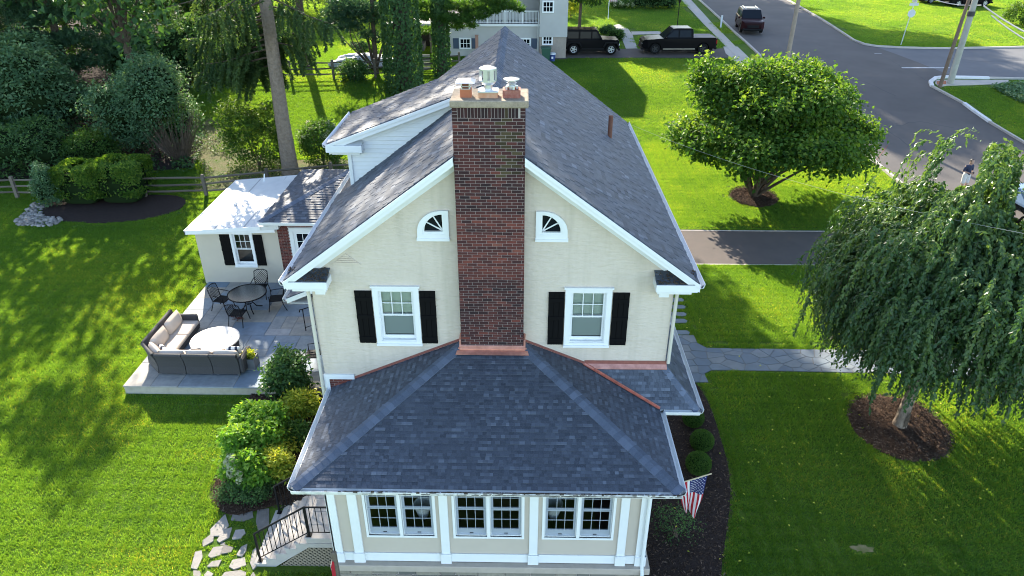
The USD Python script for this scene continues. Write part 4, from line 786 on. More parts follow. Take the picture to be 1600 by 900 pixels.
obj('wing_roof_edge', MB().prism([(-13.09, zw0-.14), (-13.09, zw0+.012), (-10.1, zw0+.225), (-10.1, zw0+.07)], wy-.31, wy-.28).box((-13.09, wy-.31, zw0-.14), (-13.05, 16.4, zw0+.03)), 'white_paint', HOUSE)
obj('wing_soffit', MB().prism([(WG0-.2, 2.5), (WG0-.2, 2.62), (WG1, 2.82), (WG1, 2.62)], wy-.27, wy+.1), 'white_paint', HOUSE)
for xw in (-11.9, -10.75): zz = zw0+(zw1-zw0)*(xw+13.05)/3.65; obj('membrane_seam', MB().add([(xw-.03, wy-.27, zz+.002), (xw+.03, wy-.27, zz+.008), (xw+.03, 16.4, zz+.045), (xw-.03, 16.4, zz+.039), (xw-.03, wy-.27, zz-.05), (xw+.03, wy-.27, zz-.05), (xw+.03, 16.4, zz-.05), (xw-.03, 16.4, zz-.05)], [[0, 1, 2, 3], [0, 4, 5, 1], [1, 5, 6, 2], [3, 7, 4, 0]]), 'far_stucco', HOUSE)
c = at(412, 285, 2.75); obj('roof_vent', MB().tube([(c[0], c[1], 2.7), (c[0]+.1, c[1], 3.15)], .03, 6), 'white_paint', HOUSE)
# ---- emit shingles and bricks: the largest on screen one by one, the rest joined
ALLSH.sort(key=lambda q: -q[0]); sm = MB()
for k, (a, v, f, t) in enumerate(ALLSH):
    if k < 298: obj('shingle', (v, f), 'shingle', SR, tone=t)
    else: sm.add(v, f, t)
obj('shingle_field', sm, 'shingle', HOUSE, kind='stuff')
ALLBR.sort(key=lambda q: -q[0]); bm = MB(); bs = MB()
for k, (a, v, f, t, mt) in enumerate(ALLBR):
    if k < 298: obj('brick', (v, f), mt, CH, tone=t)
    else: (bm if mt == 'brick' else bs).add(v, f, t)
obj('brickwork', bm, 'brick', CH, kind='stuff')
if bs.n: obj('stained_brickwork', bs, 'brick_stained', CH, kind='stuff')
# ---------------------------------------------------------------- vegetation
def unit(a): return a/(np.linalg.norm(a, axis=-1, keepdims=True)+1e-12)
def leafmesh(C, A, N, L, W, tone, fold=.22):
    C, A, N = np.asarray(C), unit(np.asarray(A)), np.asarray(N); S = unit(np.cross(N, A)); N = np.cross(A, S); n = len(C)
    L = np.broadcast_to(L, (n,))[:, None]; W = np.broadcast_to(W, (n,))[:, None]
    v = np.stack([C, C+A*L*.45+S*W*.5+N*W*fold, C+A*L, C+A*L*.45-S*W*.5+N*W*fold], 1).reshape(-1, 3)
    b = np.arange(n)*4; f = np.stack([np.stack([b, b+1, b+2], 1), np.stack([b, b+2, b+3], 1)], 1).reshape(-1, 3)
    return v, f, np.repeat(np.clip(np.broadcast_to(tone, (n,)), 0, 1), 4)
def foliage(name, parts, m, parent, kind=None):
    mb = MB()
    for v, f, t in parts: mb.add(v, f, t)
    return obj(name, mb, m, parent, smooth=False, kind=kind)
def rdir(q, n): return unit(q.normal(size=(n, 3)))
def crown(lumps, n, L, W, q, shell=.45, cl=14, spread=.30, up=.55, droop=.15, zmin=None, tvar=.2):
    """leaves in clumps near the surfaces of the lumps (x, y, z, rx, ry, rz)"""
    lp = np.asarray(lumps, float); w = lp[:, 3]*lp[:, 4]+lp[:, 4]*lp[:, 5]+lp[:, 3]*lp[:, 5]; nc = max(4, int(n/cl*1.5))
    k = q.choice(len(lp), nc, p=w/w.sum()); d = rdir(q, nc); d[:, 2] = np.where(q.random(nc) < .45, np.abs(d[:, 2]), d[:, 2])
    fr = 1-shell*q.random(nc)**1.4+np.where(q.random(nc) < .12, .12*q.random(nc), 0); c = lp[k, :3]+lp[k, 3:]*d*fr[:, None]
    deep = np.zeros(nc, bool)
    for i, l in enumerate(lp): deep |= ((((c-l[:3])/l[3:])**2).sum(1) < .45) & (k != i)
    keep = ~deep; c, d = c[keep], d[keep]
    if zmin is not None: kk = c[:, 2] > zmin; c, d = c[kk], d[kk]
    c, d = c[:max(1, int(n/cl))], d[:max(1, int(n/cl))]
    m = len(c)*cl; sc = spread*(.6+.8*q.random(len(c)))
    P_ = np.repeat(c, cl, 0)+q.normal(size=(m, 3))*np.repeat(sc, cl)[:, None]*[.6, .6, .42]; D = np.repeat(d, cl, 0)
    N = unit(D*.55+np.array([0, 0, up])+q.normal(size=(m, 3))*.55); A = unit(np.cross(N, rdir(q, m))+D*.35-np.array([0, 0, droop]))
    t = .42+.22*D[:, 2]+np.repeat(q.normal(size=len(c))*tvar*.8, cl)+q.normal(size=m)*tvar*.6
    s = .75+.5*q.random(m)
    return leafmesh(P_, A, N, L*s, W*s, t)
def limbs(base, tips, r0, q, bend=.25, n=7, stem_top=None, taper=.25):
    """tapered stems from base to the tips"""
    mb = MB(); b = np.asarray(base, float)
    for t in tips:
        t = np.asarray(t, float); s = np.linspace(0, 1, n)[:, None]; d = t-b
        p = b+d*s+np.sin(s*PI)*q.normal(size=3)*bend*np.linalg.norm(d)*.18; p[:, 2] = b[2]+d[2]*(s[:, 0]**.85)
        mb.tube(p, np.linspace(r0, r0*taper, n), 6, cap=False)
    return mb
def shrub(name, label, bbox, m, n, L, W, seed, cat='shrub', lumps=7, group=None, depth=None, hmul=1., up=.55, spread=.18, stems=True, core=0., tvar=.2, shell=.5, extra=None, base=None, stem_mat='twig', wmul=1.):
    """a shrub filling a box of the photograph, standing on the ground where the bottom of the box meets it"""
    x0, y0, x1, y1 = bbox; q = rnd(seed); b = at((x0+x1)/2, y1) if base is None else np.array(base)
    zc = pix(b)[1]; w = (x1-x0)/F*zc*wmul; dp = (depth or w*.85); cy = b[1]+dp*.45; zg = g(cy)
    top = atY((x0+x1)/2, y0, cy+dp*.05)[2]; h = max(.25, (top-zg)*hmul); cx = atY((x0+x1)/2, (y0+y1)/2, cy)[0]
    T = thing(name, label, cat, (cx, cy, zg), 0, group)
    lp = []
    for k in range(lumps):
        a = q.random()*2*PI; rr = math.sqrt(q.random())*.55; s = q.uniform(.30, .48)
        lp.append((math.cos(a)*rr*w*.5*1.1, math.sin(a)*rr*dp*.5*1.1, h*q.uniform(.38, .74), w*s*.62+.02, dp*s*.62+.02, h*q.uniform(.26, .36)))
    lp += [(0, 0, h*.45, w*.36, dp*.36, h*.42), (-w*.27, 0, h*.34, w*.22, dp*.3, h*.3), (w*.27, 0, h*.34, w*.22, dp*.3, h*.3)]
    P_ = [crown(lp, n, L, W, q, shell=shell, spread=spread, up=up, tvar=tvar, zmin=.02)]
    if extra: P_ += extra(lp, q)
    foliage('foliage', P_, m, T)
    if stems: obj('stems', limbs((0, 0, -.05), [(l[0]*.9, l[1]*.9, l[2]) for l in lp[:6]], max(.012, h*.012), q), stem_mat, T)
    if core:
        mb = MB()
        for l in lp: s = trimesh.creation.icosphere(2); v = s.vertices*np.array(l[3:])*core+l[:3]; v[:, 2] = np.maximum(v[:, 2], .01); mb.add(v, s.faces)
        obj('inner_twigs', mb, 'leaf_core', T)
    return T, (w, dp, h), lp
# ---- round tree on the right lawn
c = ROUND; q = rnd(201); zb = g(c[1])
T = thing('round_tree', 'low wide round-headed tree with several stems on the right lawn beside the road', 'tree', (c[0], c[1], zb))
lp = []
for k, (a, r_) in enumerate([(i*2*PI/9+.2*q.normal(), 3.05) for i in range(9)]+[(i*2*PI/5+.5, 1.7) for i in range(5)]+[(0, 0)]):
    z_ = 3.35+.35*q.normal() if r_ > 3 else 4.75+.3*q.normal()
    lp.append((r_*math.cos(a)+.55, r_*math.sin(a)*.9, z_, q.uniform(1.5, 1.95), q.uniform(1.4, 1.8), q.uniform(.7, .95)))
lp += [(-2.3, 1.2, 5.2, 1.2, 1.2, .9), (1.3, .6, 5.7, 1.6, 1.6, .9), (-.6, .3, 5.9, 1.3, 1.3, .8), (-3.4, 0, 3.2, 1.2, 1.2, .8), (4.2, 0, 3.3, 1.2, 1.1, .7), (-2.9, 1.5, 6.0, .5, .5, .6)]
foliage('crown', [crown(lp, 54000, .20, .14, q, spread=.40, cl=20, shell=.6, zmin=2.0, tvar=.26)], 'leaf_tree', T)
obj('trunk', limbs((0, 0, -.1), [(l[0]*.85, l[1]*.85, l[2]-.3) for l in lp[:11]], .10, q, .3, 9).tube([(0, 0, -.1), (.05, 0, .4), (.1, 0, .8)], [.24, .17, .12], 9), 'bark_brown', T, smooth=50)
mb = limbs((.1, 0, .5), [(l[0], l[1], l[2]+.5) for l in lp], .05, q, .4, 8); obj('branches', mb, 'bark_brown', T)
# ---- weeping cherry
c = WEEP; q = rnd(202); zb = g(c[1])
T = thing('weeping_tree', 'weeping tree with long hanging leafy strands above a mulch ring on the near right lawn', 'tree', (c[0], c[1], zb))
CXW, CYW = .75, .55; tr = np.array([(0, 0, -.1), (.02, .02, .25), (.08, .08, .9), (.2, .15, 1.7), (.3, .2, 2.3)])
obj('trunk', MB().tube(tr, [.25, .185, .165, .16, .17], 12), 'bark_grey', T, smooth=50)
obj('trunk_hollow', MB().add([(.01, -.19, .15), (.10, -.18, .1), (.15, -.165, .35), (.12, -.16, .72), (.06, -.17, .6), (.02, -.18, .4)], [[0, 1, 2], [0, 2, 5], [5, 2, 3], [5, 3, 4]]), 'bark_brown', T)
mb = MB(); S0 = []
for k in range(34):
    a = k*2.39996; rr = 3.0*math.sqrt((k+.6)/34); z_ = 6.6-.22*rr*rr+q.normal()*.3
    e = np.array([CXW+rr*math.cos(a), CYW+rr*math.sin(a), z_]); s = np.linspace(0, 1, 8)[:, None]; b = tr[-1]
    p = b+(e-b)*s; p[:, 2] = b[2]+(e[2]+.35-b[2])*np.sin(s[:, 0]*PI*.58)/math.sin(PI*.58) - .35*s[:, 0]**2
    mb.tube(p, np.linspace(.07, .015, 8), 5, cap=False); S0.append(p)
obj('limbs', mb, 'bark_brown', T)
V = []; tw = MB(); ns = 5200
tier = [(k*2.39996+.4, 2.85*math.sqrt((k+.5)/26)) for k in range(26)]   # the tree hangs in overlapping tiers
for k in range(ns):
    tier_k = q.integers(26); ta, tr_ = tier[tier_k]; bx, by = tr_*math.cos(ta)+q.normal()*.42, tr_*math.sin(ta)+q.normal()*.42; rr = math.hypot(bx, by); a = math.atan2(by, bx)
    tz = 7.25-.25*tr_*tr_+(.7 if tier_k in (1, 3) else 0)+.35*math.sin(5*ta+1.3*tr_); z_ = tz+q.normal()*.22
    if q.random() < .03: z_ += q.uniform(.1, .45)
    out = q.uniform(.1, .85)*(.45+rr/3.2); low = 1.75+.9*q.random()+.3*math.sin(a*3+.4)+.85*max(0, -math.sin(a))
    drop = (z_-low)*q.uniform(.45, 1.0) if q.random() < .62 else q.uniform(.35, 1.3)
    if k % 5 < 2:   # shorter sprays filling the sides of the crown
        th = math.asin(q.uniform(-.62, .9)); a = q.random()*2*PI; rr = 3.15*math.cos(th)*q.uniform(.8, 1.05); bx, by = rr*math.cos(a), rr*math.sin(a); z_ = 4.35+2.2*math.sin(th)+.25*q.normal(); out = q.uniform(.2, .75); drop = min(q.uniform(.5, 1.5), z_-1.9+.9*math.sin(a)*0)
        if math.sin(a) < 0: drop = min(drop, max(.35, z_-2.5))
    drop = max(.4, min(drop, 3.9)); ln = drop+out; n = max(6, int(ln/.048)); t = np.linspace(0, 1, n)
    aa = a+q.normal()*.5+(t-.5)*q.normal()*.3; r1 = out*(1-np.exp(-2.6*t))/.926
    p = np.stack([CXW+bx+r1*np.cos(aa), CYW+by+r1*np.sin(aa), z_+.26*np.sin(np.minimum(t*2.4, PI))-drop*t**1.5], -1)
    p += np.cumsum(q.normal(size=(n, 3))*.007, 0)
    s2, _ = pix(p+np.array(c)); 
    if ((np.abs(s2[:, 0]-1503) < 24) & (np.abs(s2[:, 1]-264) < 21)).any() or ((np.abs(s2[:, 0]-1598) < 14) & (np.abs(s2[:, 1]-325) < 15)).any(): continue   # gaps where the person and the car show through
    tg = unit(np.gradient(p, axis=0)); sd = unit(np.cross(tg, [0, 0, 1.0])+q.normal(size=(n, 3))*.35)
    sg = np.where(np.arange(n) % 2 == 0, 1, -1)[:, None]; A = unit(tg*.6+sd*sg*.6-np.array([0, 0, .55])+q.normal(size=(n, 3))*.28)
    rad = unit(np.stack([np.cos(aa), np.sin(aa), np.full(n, .6)], -1)); N = unit(rad+q.normal(size=(n, 3))*.5)
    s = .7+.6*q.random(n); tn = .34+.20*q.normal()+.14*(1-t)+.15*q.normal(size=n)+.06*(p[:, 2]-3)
    V.append(leafmesh(p, A, N, (.120*s), (.066*s), tn, .18))
    if k % 5 == 0: tw.tube(p[::max(1, n//6)], .006, 3, cap=False)
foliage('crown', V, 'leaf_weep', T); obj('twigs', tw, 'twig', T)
# ---- generic tall trees whose heads rise above the picture (they throw the dappled shade seen in it)
def bigtree(name, label, px, lumps, m, n, L, W, seed, trunk_r, top, bark='bark_brown', ivy=None, cat='tree', base=None, low=None, shell=.6, spread=.8):
    q = rnd(seed); c = at(*px) if base is None else np.array([base[0], base[1], g(base[1])]); T = thing(name, label, cat, tuple(c))
    p = np.array([(0, 0, -.3), (.02, 0, .4), (.05, 0, 2), (.1, .05, top*.5), (.05, .1, top)])
    obj('trunk', MB().tube(p, [trunk_r*1.35, trunk_r*1.08, trunk_r, trunk_r*.8, trunk_r*.35], 12), bark, T, smooth=50)
    if lumps is not None:
        foliage('crown', [crown(lumps, n, L, W, q, shell=shell, spread=spread, cl=12)]+(low(q) if low else []), m, T)
        obj('branches', limbs((0, 0, top*.35), [l[:3] for l in lumps], trunk_r*.3, q, .3, 8), bark, T)
    if ivy:
        n_, r_, h_ = ivy; z_ = h_*q.random(n_)**.9; a = q.random(n_)*2*PI; bump = 1+.22*meshkit.fbm(np.stack([np.cos(a)*1.5, np.sin(a)*1.5, z_*.6], -1), 3, seed)+.12*q.random(n_)
        rr = r_*bump*(1.12-.2*z_/h_); d = np.stack([np.cos(a), np.sin(a), np.zeros(n_)], -1)
        P_ = d*rr[:, None]*[1, .9, 1]+np.stack([.05+0*z_, 0*z_, z_], -1); N = unit(d+q.normal(size=(n_, 3))*.45+[0, 0, .25]); A = unit(np.cross(N, rdir(q, n_))-[0, 0, .7])
        foliage('ivy', [leafmesh(P_, A, N, .21*(.7+.6*q.random(n_)), .17, .4+.2*q.normal(size=n_))], 'leaf_dark', T)
    return T
def headlumps(q, n, rad, z0, z1, rl=(1.5, 2.6), cx=0, cy=0):
    o = []
    for k in range(n):
        z_ = z0+(z1-z0)*(k+.5)/n; f_ = math.sin(PI*(.15+.8*(z_-z0)/(z1-z0)))**.6; a = k*2.4+q.normal()*.3; rr = rad*f_*math.sqrt(q.random())
        s = q.uniform(*rl); o.append((cx+rr*math.cos(a), cy+rr*math.sin(a), z_, s, s, s*.6))
    return o
def puffs(spec, n_each, seed, L=.22, W=.035):
    """pine needle puffs: tufts of long needles at the given places (x, y, z, r)"""
    q = rnd(seed); out = []
    for x, y, z_, r_ in spec:
        m = int(n_each*r_*r_); k = 14; c = np.array([x, y, z_])+rdir(q, m//k)*r_*(q.random((m//k, 1))**.45)*[1, 1, .42]
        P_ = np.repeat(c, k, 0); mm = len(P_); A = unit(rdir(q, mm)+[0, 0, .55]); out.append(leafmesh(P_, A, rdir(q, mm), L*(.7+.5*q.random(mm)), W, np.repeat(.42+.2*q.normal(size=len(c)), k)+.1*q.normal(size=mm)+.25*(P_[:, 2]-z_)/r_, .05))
    return out
q = rnd(7)
bigtree('ivy_tree', 'tall tree with a thick ivy-clad trunk behind the roof, the wider of the two', (632, 141), headlumps(rnd(301), 26, 3.8, 16, 27), 'leaf_mid', 12000, .42, .3, 301, .55, 27, ivy=(12000, .98, 13))
T2 = at(690, 118); 
pf = [(x-T2[0], y-T2[1], z_-T2[2], r_) for (x, y, z_), r_ in [(atY(px, py, T2[1]+dy), r_) for px, py, dy, r_ in ((700, 28, -.5, .8), (722, 30, -.6, .9), (745, 22, -.4, 1.0), (770, 14, -.3, .9), (795, 8, 0, .8), (730, 10, .2, 1.1), (755, 4, .2, 1.1), (700, 8, .1, .9), (812, 14, .2, .5), (665, 25, -.2, .8), (655, 8, 0, .9), (668, 48, .5, .6), (780, -4, .2, 1.0), (715, 42, -.3, .5), (738, 40, -.3, .4))]]
bigtree('ivy_tree', 'slimmer tall pine with an ivy-clad trunk in front of the grey house', (690, 118), headlumps(rnd(302), 24, 3.6, 14.5, 27), 'leaf_mid', 14000, .42, .28, 302, .30, 27, ivy=(6000, .46, 13), low=lambda q: puffs(pf, 2600, 312, .24, .045))
# Norway spruce with hanging branches
c = at(455, 273); q = rnd(303)
T = thing('spruce_tree', 'tall spruce with a bare grey trunk and drooping dark branches behind the white-roofed wing', 'tree', tuple(c))
obj('trunk', MB().tube([(0, 0, -.3), (0, 0, .5), (-.02, 0, 3), (.05, 0, 7), (.05, .1, 12), (0, 0, 26)], [.56, .44, .37, .32, .26, .04], 14), 'bark_grey', T, smooth=60)
V = []; bw = MB()
def sprucebranch(z_, a, ln, dens, big=1.0, drp=.35):
    n = 9; s = np.linspace(0, 1, n); d = np.array([math.cos(a), math.sin(a)])
    p = np.stack([d[0]*ln*s, d[1]*ln*s, z_-drp*ln*s**1.3+.30*ln*np.maximum(0, s-.55)**1.5], -1); bw.tube(p, np.linspace(.05, .012, n), 4, cap=False)
    nb = int(ln*6*dens)
    for k in range(nb):
        u = .22+.78*(k+q.random())/nb; b = np.array([np.interp(u, s, p[:, i]) for i in range(3)]); sd = (1 if k % 2 else -1)
        lb = q.uniform(.5, 1.9)*(1.15-.5*u) if big == 1.0 else q.uniform(.35, 1.15)*(1.15-.5*u); m = int(lb*58*dens)+3; t = np.linspace(0, 1, m)
        side = np.array([-d[1], d[0], 0])*sd*.55*lb+np.array([d[0], d[1], 0])*.25*lb
        pp = b+side*np.sqrt(t)[:, None]-np.array([0, 0, 1.0])*(lb*.95*t**1.2)[:, None]
        P_ = np.repeat(pp, 3, 0); mm = len(P_); A = unit(rdir(q, mm)*.8+[0, 0, -.75]); V.append(leafmesh(P_, A, rdir(q, mm), .18*big, .06*big, .4+.2*q.normal()+.12*q.normal(size=mm), .1))
for k in range(46):
    z_ = 6.2+k*.22; a = k*2.4+q.normal()*.3
    if z_ < 8.6: a = PI*q.uniform(.50, .95)
    sprucebranch(z_, a, (4.1 if z_ < 10 else 2.6)*q.uniform(.75, 1.2), (.8 if z_ < 9.6 else .3))
for z_, a, ln in ((6.8, PI*.86, 5.4), (7.3, PI*.78, 5.0), (6.2, PI*.92, 4.6), (5.8, PI*.75, 3.4), (7.6, PI*.68, 4.8), (6.6, PI*.97, 3.6), (8.0, PI*.88, 5.6), (6.9, .6, 1.9), (7.5, .9, 2.4)): sprucebranch(z_, a, ln, .9, 1.0, .32)
for k in range(56): sprucebranch(13.0+k*.24, k*2.4, max(.8, 3.4*(1-(k*.24)/15)), .13, 2.4)
foliage('foliage', V, 'needle', T); obj('branches', bw, 'bark_brown', T)
# ---- the wood on the left
def wooded(name, label, base, cx_spec, m, n, L, W, seed, tr, top, **k): return bigtree(name, label, None, cx_spec, m, n, L, W, seed, tr, top, base=base, **k)
def w3(px, py, Y): p = atY(px, py, Y); return p
def lump_px(b, spec):
    o = []
    for px, py, Y, r_ in spec: p = atY(px, py, Y); o.append((p[0]-b[0], p[1]-b[1], p[2]-g(b[1]), r_, r_, r_*.72))
    return o
b = at(62, 170); b = np.array([b[0], 33.5]); q = rnd(401)
sp = [(x-b[0], y-b[1], z_-g(b[1]), r_) for (x, y, z_), r_ in [(w3(px, py, Y), r_) for px, py, Y, r_ in ((10, 12, 33, 1.9), (50, 30, 32.5, 1.5), (95, 18, 33, 1.6), (30, 60, 32, 1.3), (75, 65, 32, 1.4), (120, 60, 32.5, 1.5), (140, 95, 32, 1.3), (165, 75, 33, 1.2), (110, 100, 31.8, 1.2), (-30, 40, 33, 1.8), (60, 0, 34, 1.8), (125, 5, 34.5, 1.7), (0, 95, 33, 1.1), (165, 35, 35, 1.3))]]
bigtree('white_pine', 'blue-green white pine with layered needle puffs at the top left of the wood', None, headlumps(rnd(411), 7, 3.0, 8.5, 12.5), 'pine_needle', 3000, .4, .1, 401, .35, 13, base=b, low=lambda q: puffs(sp, 1500, 421, .26, .045))
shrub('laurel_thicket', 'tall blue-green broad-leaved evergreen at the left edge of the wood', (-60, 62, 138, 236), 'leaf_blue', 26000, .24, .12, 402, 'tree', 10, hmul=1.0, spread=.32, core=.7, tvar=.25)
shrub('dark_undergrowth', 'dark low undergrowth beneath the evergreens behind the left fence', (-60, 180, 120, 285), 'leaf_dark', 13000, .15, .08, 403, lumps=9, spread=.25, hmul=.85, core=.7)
shrub('bramble_bush', 'olive-green loose bush beside the clipped hedge behind the fence', (92, 200, 186, 268), 'leaf_mid', 7000, .13, .07, 404, lumps=7, spread=.25, core=.6)
shrub('wood_edge_tree', 'grey-green leafy tree at the front of the wood beside bare twigs', (150, 88, 312, 264), 'leaf_blue', 24000, .17, .09, 405, 'tree', 11, spread=.32, core=.62, tvar=.25)
shrub('wood_edge_tree', 'small dark blue-green tree standing between the pine and the spruce', (160, 40, 262, 150), 'leaf_blue', 11000, .22, .11, 406, 'tree', 8, spread=.4, core=.66)
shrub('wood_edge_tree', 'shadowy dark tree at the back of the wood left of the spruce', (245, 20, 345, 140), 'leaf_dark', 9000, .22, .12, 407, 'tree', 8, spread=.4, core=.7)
shrub('viburnum_shrub', 'bright leafy shrub in the light at the foot of the spruce', (345, 165, 452, 277), 'leaf_bright', 13000, .14, .08, 408, lumps=8, spread=.28)
def flowers(n, L, zf=.45):
    def fn(lp, q):
        return []
    return fn
def bloom(T, lp, n, rad, seed, m='petal', zf=.35, front=None, name='flower'):
    q = rnd(seed); l = np.asarray(lp); k = q.integers(0, len(l), n); d = rdir(q, n); d[:, 2] = np.abs(d[:, 2])*.8+.1
    if front is not None: d[:, :2] = unit(d[:, :2]*.6+np.asarray(front))
    c = l[k, :3]+l[k, 3:]*unit(d)*1.03
    for p in c:
        mm = 36; dd = rdir(q, mm); v = leafmesh(p+dd*rad*.75, unit(np.cross(dd, rdir(q, mm))), dd, rad*.8, rad*.7, .5+.3*q.normal(size=mm)); foliage(name, [v], m, T)
T, dm, lp = shrub('hydrangea_shrub', 'shrub flecked with white flowers to the right of the spruce trunk', (466, 188, 538, 268), 'leaf_mid', 9000, .13, .08, 409, lumps=7, spread=.25); bloom(T, lp, 34, .13, 419)
# twiggy bare shrub
c = at(281, 250); q = rnd(410); T = thing('twiggy_shrub', 'nearly bare shrub of pinkish-grey upright twigs in front of the wood', 'shrub', tuple(c)); mb = MB()
for k in range(230):
    a = q.random()*2*PI; r_ = q.uniform(.3, 1.5); h = q.uniform(1.2, 3.3); s = np.linspace(0, 1, 6)[:, None]; e = np.array([r_*math.cos(a)+.1, r_*math.sin(a)*.7, h])
    p = np.array([.3*math.cos(a), .3*math.sin(a), 0])+(e-[0, 0, 0])*s+q.normal(size=(6, 3))*.06*s; mb.tube(p, np.linspace(.022, .005, 6), 3, cap=False)
obj('stems', mb, 'twig', T); foliage('foliage', [crown([(0, 0, 2.3, 1.4, 1.0, .9)], 1400, .09, .05, q, shell=.9)], 'leaf_mid', T)
# hedge of clipped evergreens in the back bed
for k, (bb_, lb, sd) in enumerate((((97, 255, 165, 325), 'clipped dense evergreen hedge shrub, left one of the touching pair', 431), ((158, 248, 231, 324), 'clipped dense evergreen hedge shrub, right one of the touching pair', 432))):
    q = rnd(sd); b = at((bb_[0]+bb_[2])/2, bb_[3]); zc = pix(b)[1]; w = (bb_[2]-bb_[0])/F*zc; cy = b[1]+w*.42; h = atY(130, bb_[1]+4, cy-.1)[2]-g(cy)
    T = thing('hedge_shrub', lb, 'shrub', (atY((bb_[0]+bb_[2])/2, 290, cy)[0], cy, g(cy)), 0, None)
    n = 15000; d = rdir(q, n); d[:, 2] = np.where(d[:, 2] < -.2, -d[:, 2], d[:, 2]); e = .42; dd = np.sign(d)*np.abs(d)**e; dd /= np.maximum(np.abs(dd).max(1, keepdims=True), 1e-6)**.6
    P_ = dd*[w*.50, w*.46, h*.5]*(.92+.09*meshkit.fbm(d*3.2, 3, sd)[:, None]+.06*q.random((n, 1)))+[0, 0, h*.5]; P_[:, 2] = np.maximum(P_[:, 2], .03)
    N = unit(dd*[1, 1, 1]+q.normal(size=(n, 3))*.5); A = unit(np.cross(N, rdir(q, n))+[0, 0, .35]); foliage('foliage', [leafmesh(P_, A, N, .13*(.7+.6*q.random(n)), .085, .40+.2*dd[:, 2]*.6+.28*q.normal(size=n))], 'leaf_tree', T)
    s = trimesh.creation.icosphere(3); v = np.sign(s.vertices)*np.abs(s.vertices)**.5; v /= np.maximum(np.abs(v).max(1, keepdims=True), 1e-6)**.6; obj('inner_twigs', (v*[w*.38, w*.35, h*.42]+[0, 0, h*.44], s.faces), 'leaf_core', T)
shrub('cone_shrub', 'dark upright pointed evergreen beside the rock pile', (50, 256, 92, 330), 'leaf_blue', 6500, .10, .055, 433, lumps=5, spread=.14, core=.6, cat='shrub')
# ---- bed between patio and sun room
shrub('magnolia_shrub', 'tall dark glossy-leaved shrub at the corner of the patio by the house', (412, 553, 480, 640), 'leaf_dark', 4200, .15, .075, 441, lumps=6, spread=.20, base=at(450, 640))
for k, (bb_, n, sd, lb) in enumerate((((372, 618, 448, 705), 6500, 442, 'bright green leafy hydrangea in the side bed, backmost one'), ((354, 650, 440, 745), 7500, 443, 'bright green leafy hydrangea in the side bed, middle one'), ((348, 690, 432, 775), 7500, 444, 'bright green hydrangea with pale blossoms at its left edge'))):
    T, dm, lp = shrub('hydrangea_shrub', lb, bb_, 'leaf_lime', n, .13, .085, sd, lumps=7, spread=.15, tvar=.18, hmul=.85)
    if k == 2: bloom(T, [[a_*1.12 if i_ > 2 else a_ for i_, a_ in enumerate(l_)] for l_ in lp[:8]], 56, .10, 449, front=(-1.0, -.45))
for k, (bb_, n, sd, lb) in enumerate((((440, 598, 494, 668), 3600, 445, 'yellow-green variegated shrub nearest the patio'), ((432, 655, 478, 705), 2000, 446, 'small yellow-green shrub in the middle of the row'), ((416, 670, 468, 720), 2300, 447, 'yellow-green shrub third in the row towards the steps'), ((404, 695, 460, 765), 3600, 448, 'yellow-green shrub nearest the railing of the steps'))):
    shrub('aucuba_shrub', lb, bb_, 'leaf_yellow' if k != 1 else 'leaf_mid', n, .13, .05, sd, lumps=6, spread=.13, up=.8, hmul=.85, tvar=.3)
shrub('dark_shrub', 'low dark purplish-green shrub beside the stone path', (345, 745, 425, 800), 'leaf_dark', 3600, .06, .035, 450, lumps=6, spread=.12, hmul=.75)
# ---- right bed: three clipped balls and a thin weedy plant
for k, (px, py, r_) in enumerate(((1082, 660, .30), (1096, 694, .32), (1091, 727, .33))):
    z_ = g(0)+.32; c = at(px, py, z_); q = rnd(461+k)
    T = thing('ball_shrub', 'small clipped round evergreen in the right bed, '+('nearest the pent roof', 'the middle of three', 'nearest the flag')[k], 'shrub', (c[0], c[1], g(c[1])), 0)
    n = 5200; d = rdir(q, n); P_ = d*r_*(.93+.10*q.random((n, 1)))*[1, 1, .92]+[0, 0, r_*.95]; N = unit(d+q.normal(size=(n, 3))*.5); foliage('foliage', [leafmesh(P_, unit(np.cross(N, rdir(q, n))+d*.6), N, .045, .022, .5+.2*q.normal(size=n))], 'leaf_mid', T)
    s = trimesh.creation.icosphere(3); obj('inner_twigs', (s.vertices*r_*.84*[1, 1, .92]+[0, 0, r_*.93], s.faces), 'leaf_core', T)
shrub('weedy_plant', 'thin straggling dark plant in the mulch below the flag', (1030, 775, 1092, 860), 'leaf_dark', 900, .06, .03, 464, lumps=4, spread=.2, hmul=.7)
# ---- plants further off
bigtree('far_maple', 'dark green tree behind the black off-road car beside the grey house', (905, 44), [(-.2, 0, 3.6, 1.6, 1.5, 1.3), (1.3, 0, 3.0, 1.3, 1.2, 1.0), (.3, 0, 5.2, 1.7, 1.6, 1.4), (1.9, .3, 4.4, 1.2, 1.2, 1.0), (-1.0, .3, 5.0, 1.1, 1.2, 1.1), (.6, 0, 7, 1.6, 1.5, 1.2), (-.9, -.2, 2.9, 1.0, 1., .8)], 'leaf_mid', 9000, .26, .18, 471, .13, 6, spread=.35)
bigtree('garden_pine', 'feathery pale green pine with dark stems left of the ivy trunk', (588, 116), None, 'pine_needle', 0, .3, .1, 472, .16, 9)
gp = at(588, 116); sp2 = [(x-gp[0], y-gp[1], z_-gp[2], r_) for (x, y, z_), r_ in [(w3(px, py, gp[1]+dy), r_) for px, py, dy, r_ in ((530, 22, -.3, 1.3), (560, 12, 0, 1.4), (515, 38, 0, 1.0), (548, 40, -.4, 1.1), (580, 25, .3, 1.2), (600, 60, .5, .9), (575, 55, 0, .8), (605, 15, .4, 1.2), (560, 72, .2, .7), (540, 5, .2, 1.3))]]
GP = stage.GetPrimAtPath('/World/garden_pine'); foliage('crown', puffs(sp2, 1500, 482, .26, .05), 'pine_needle', GP)
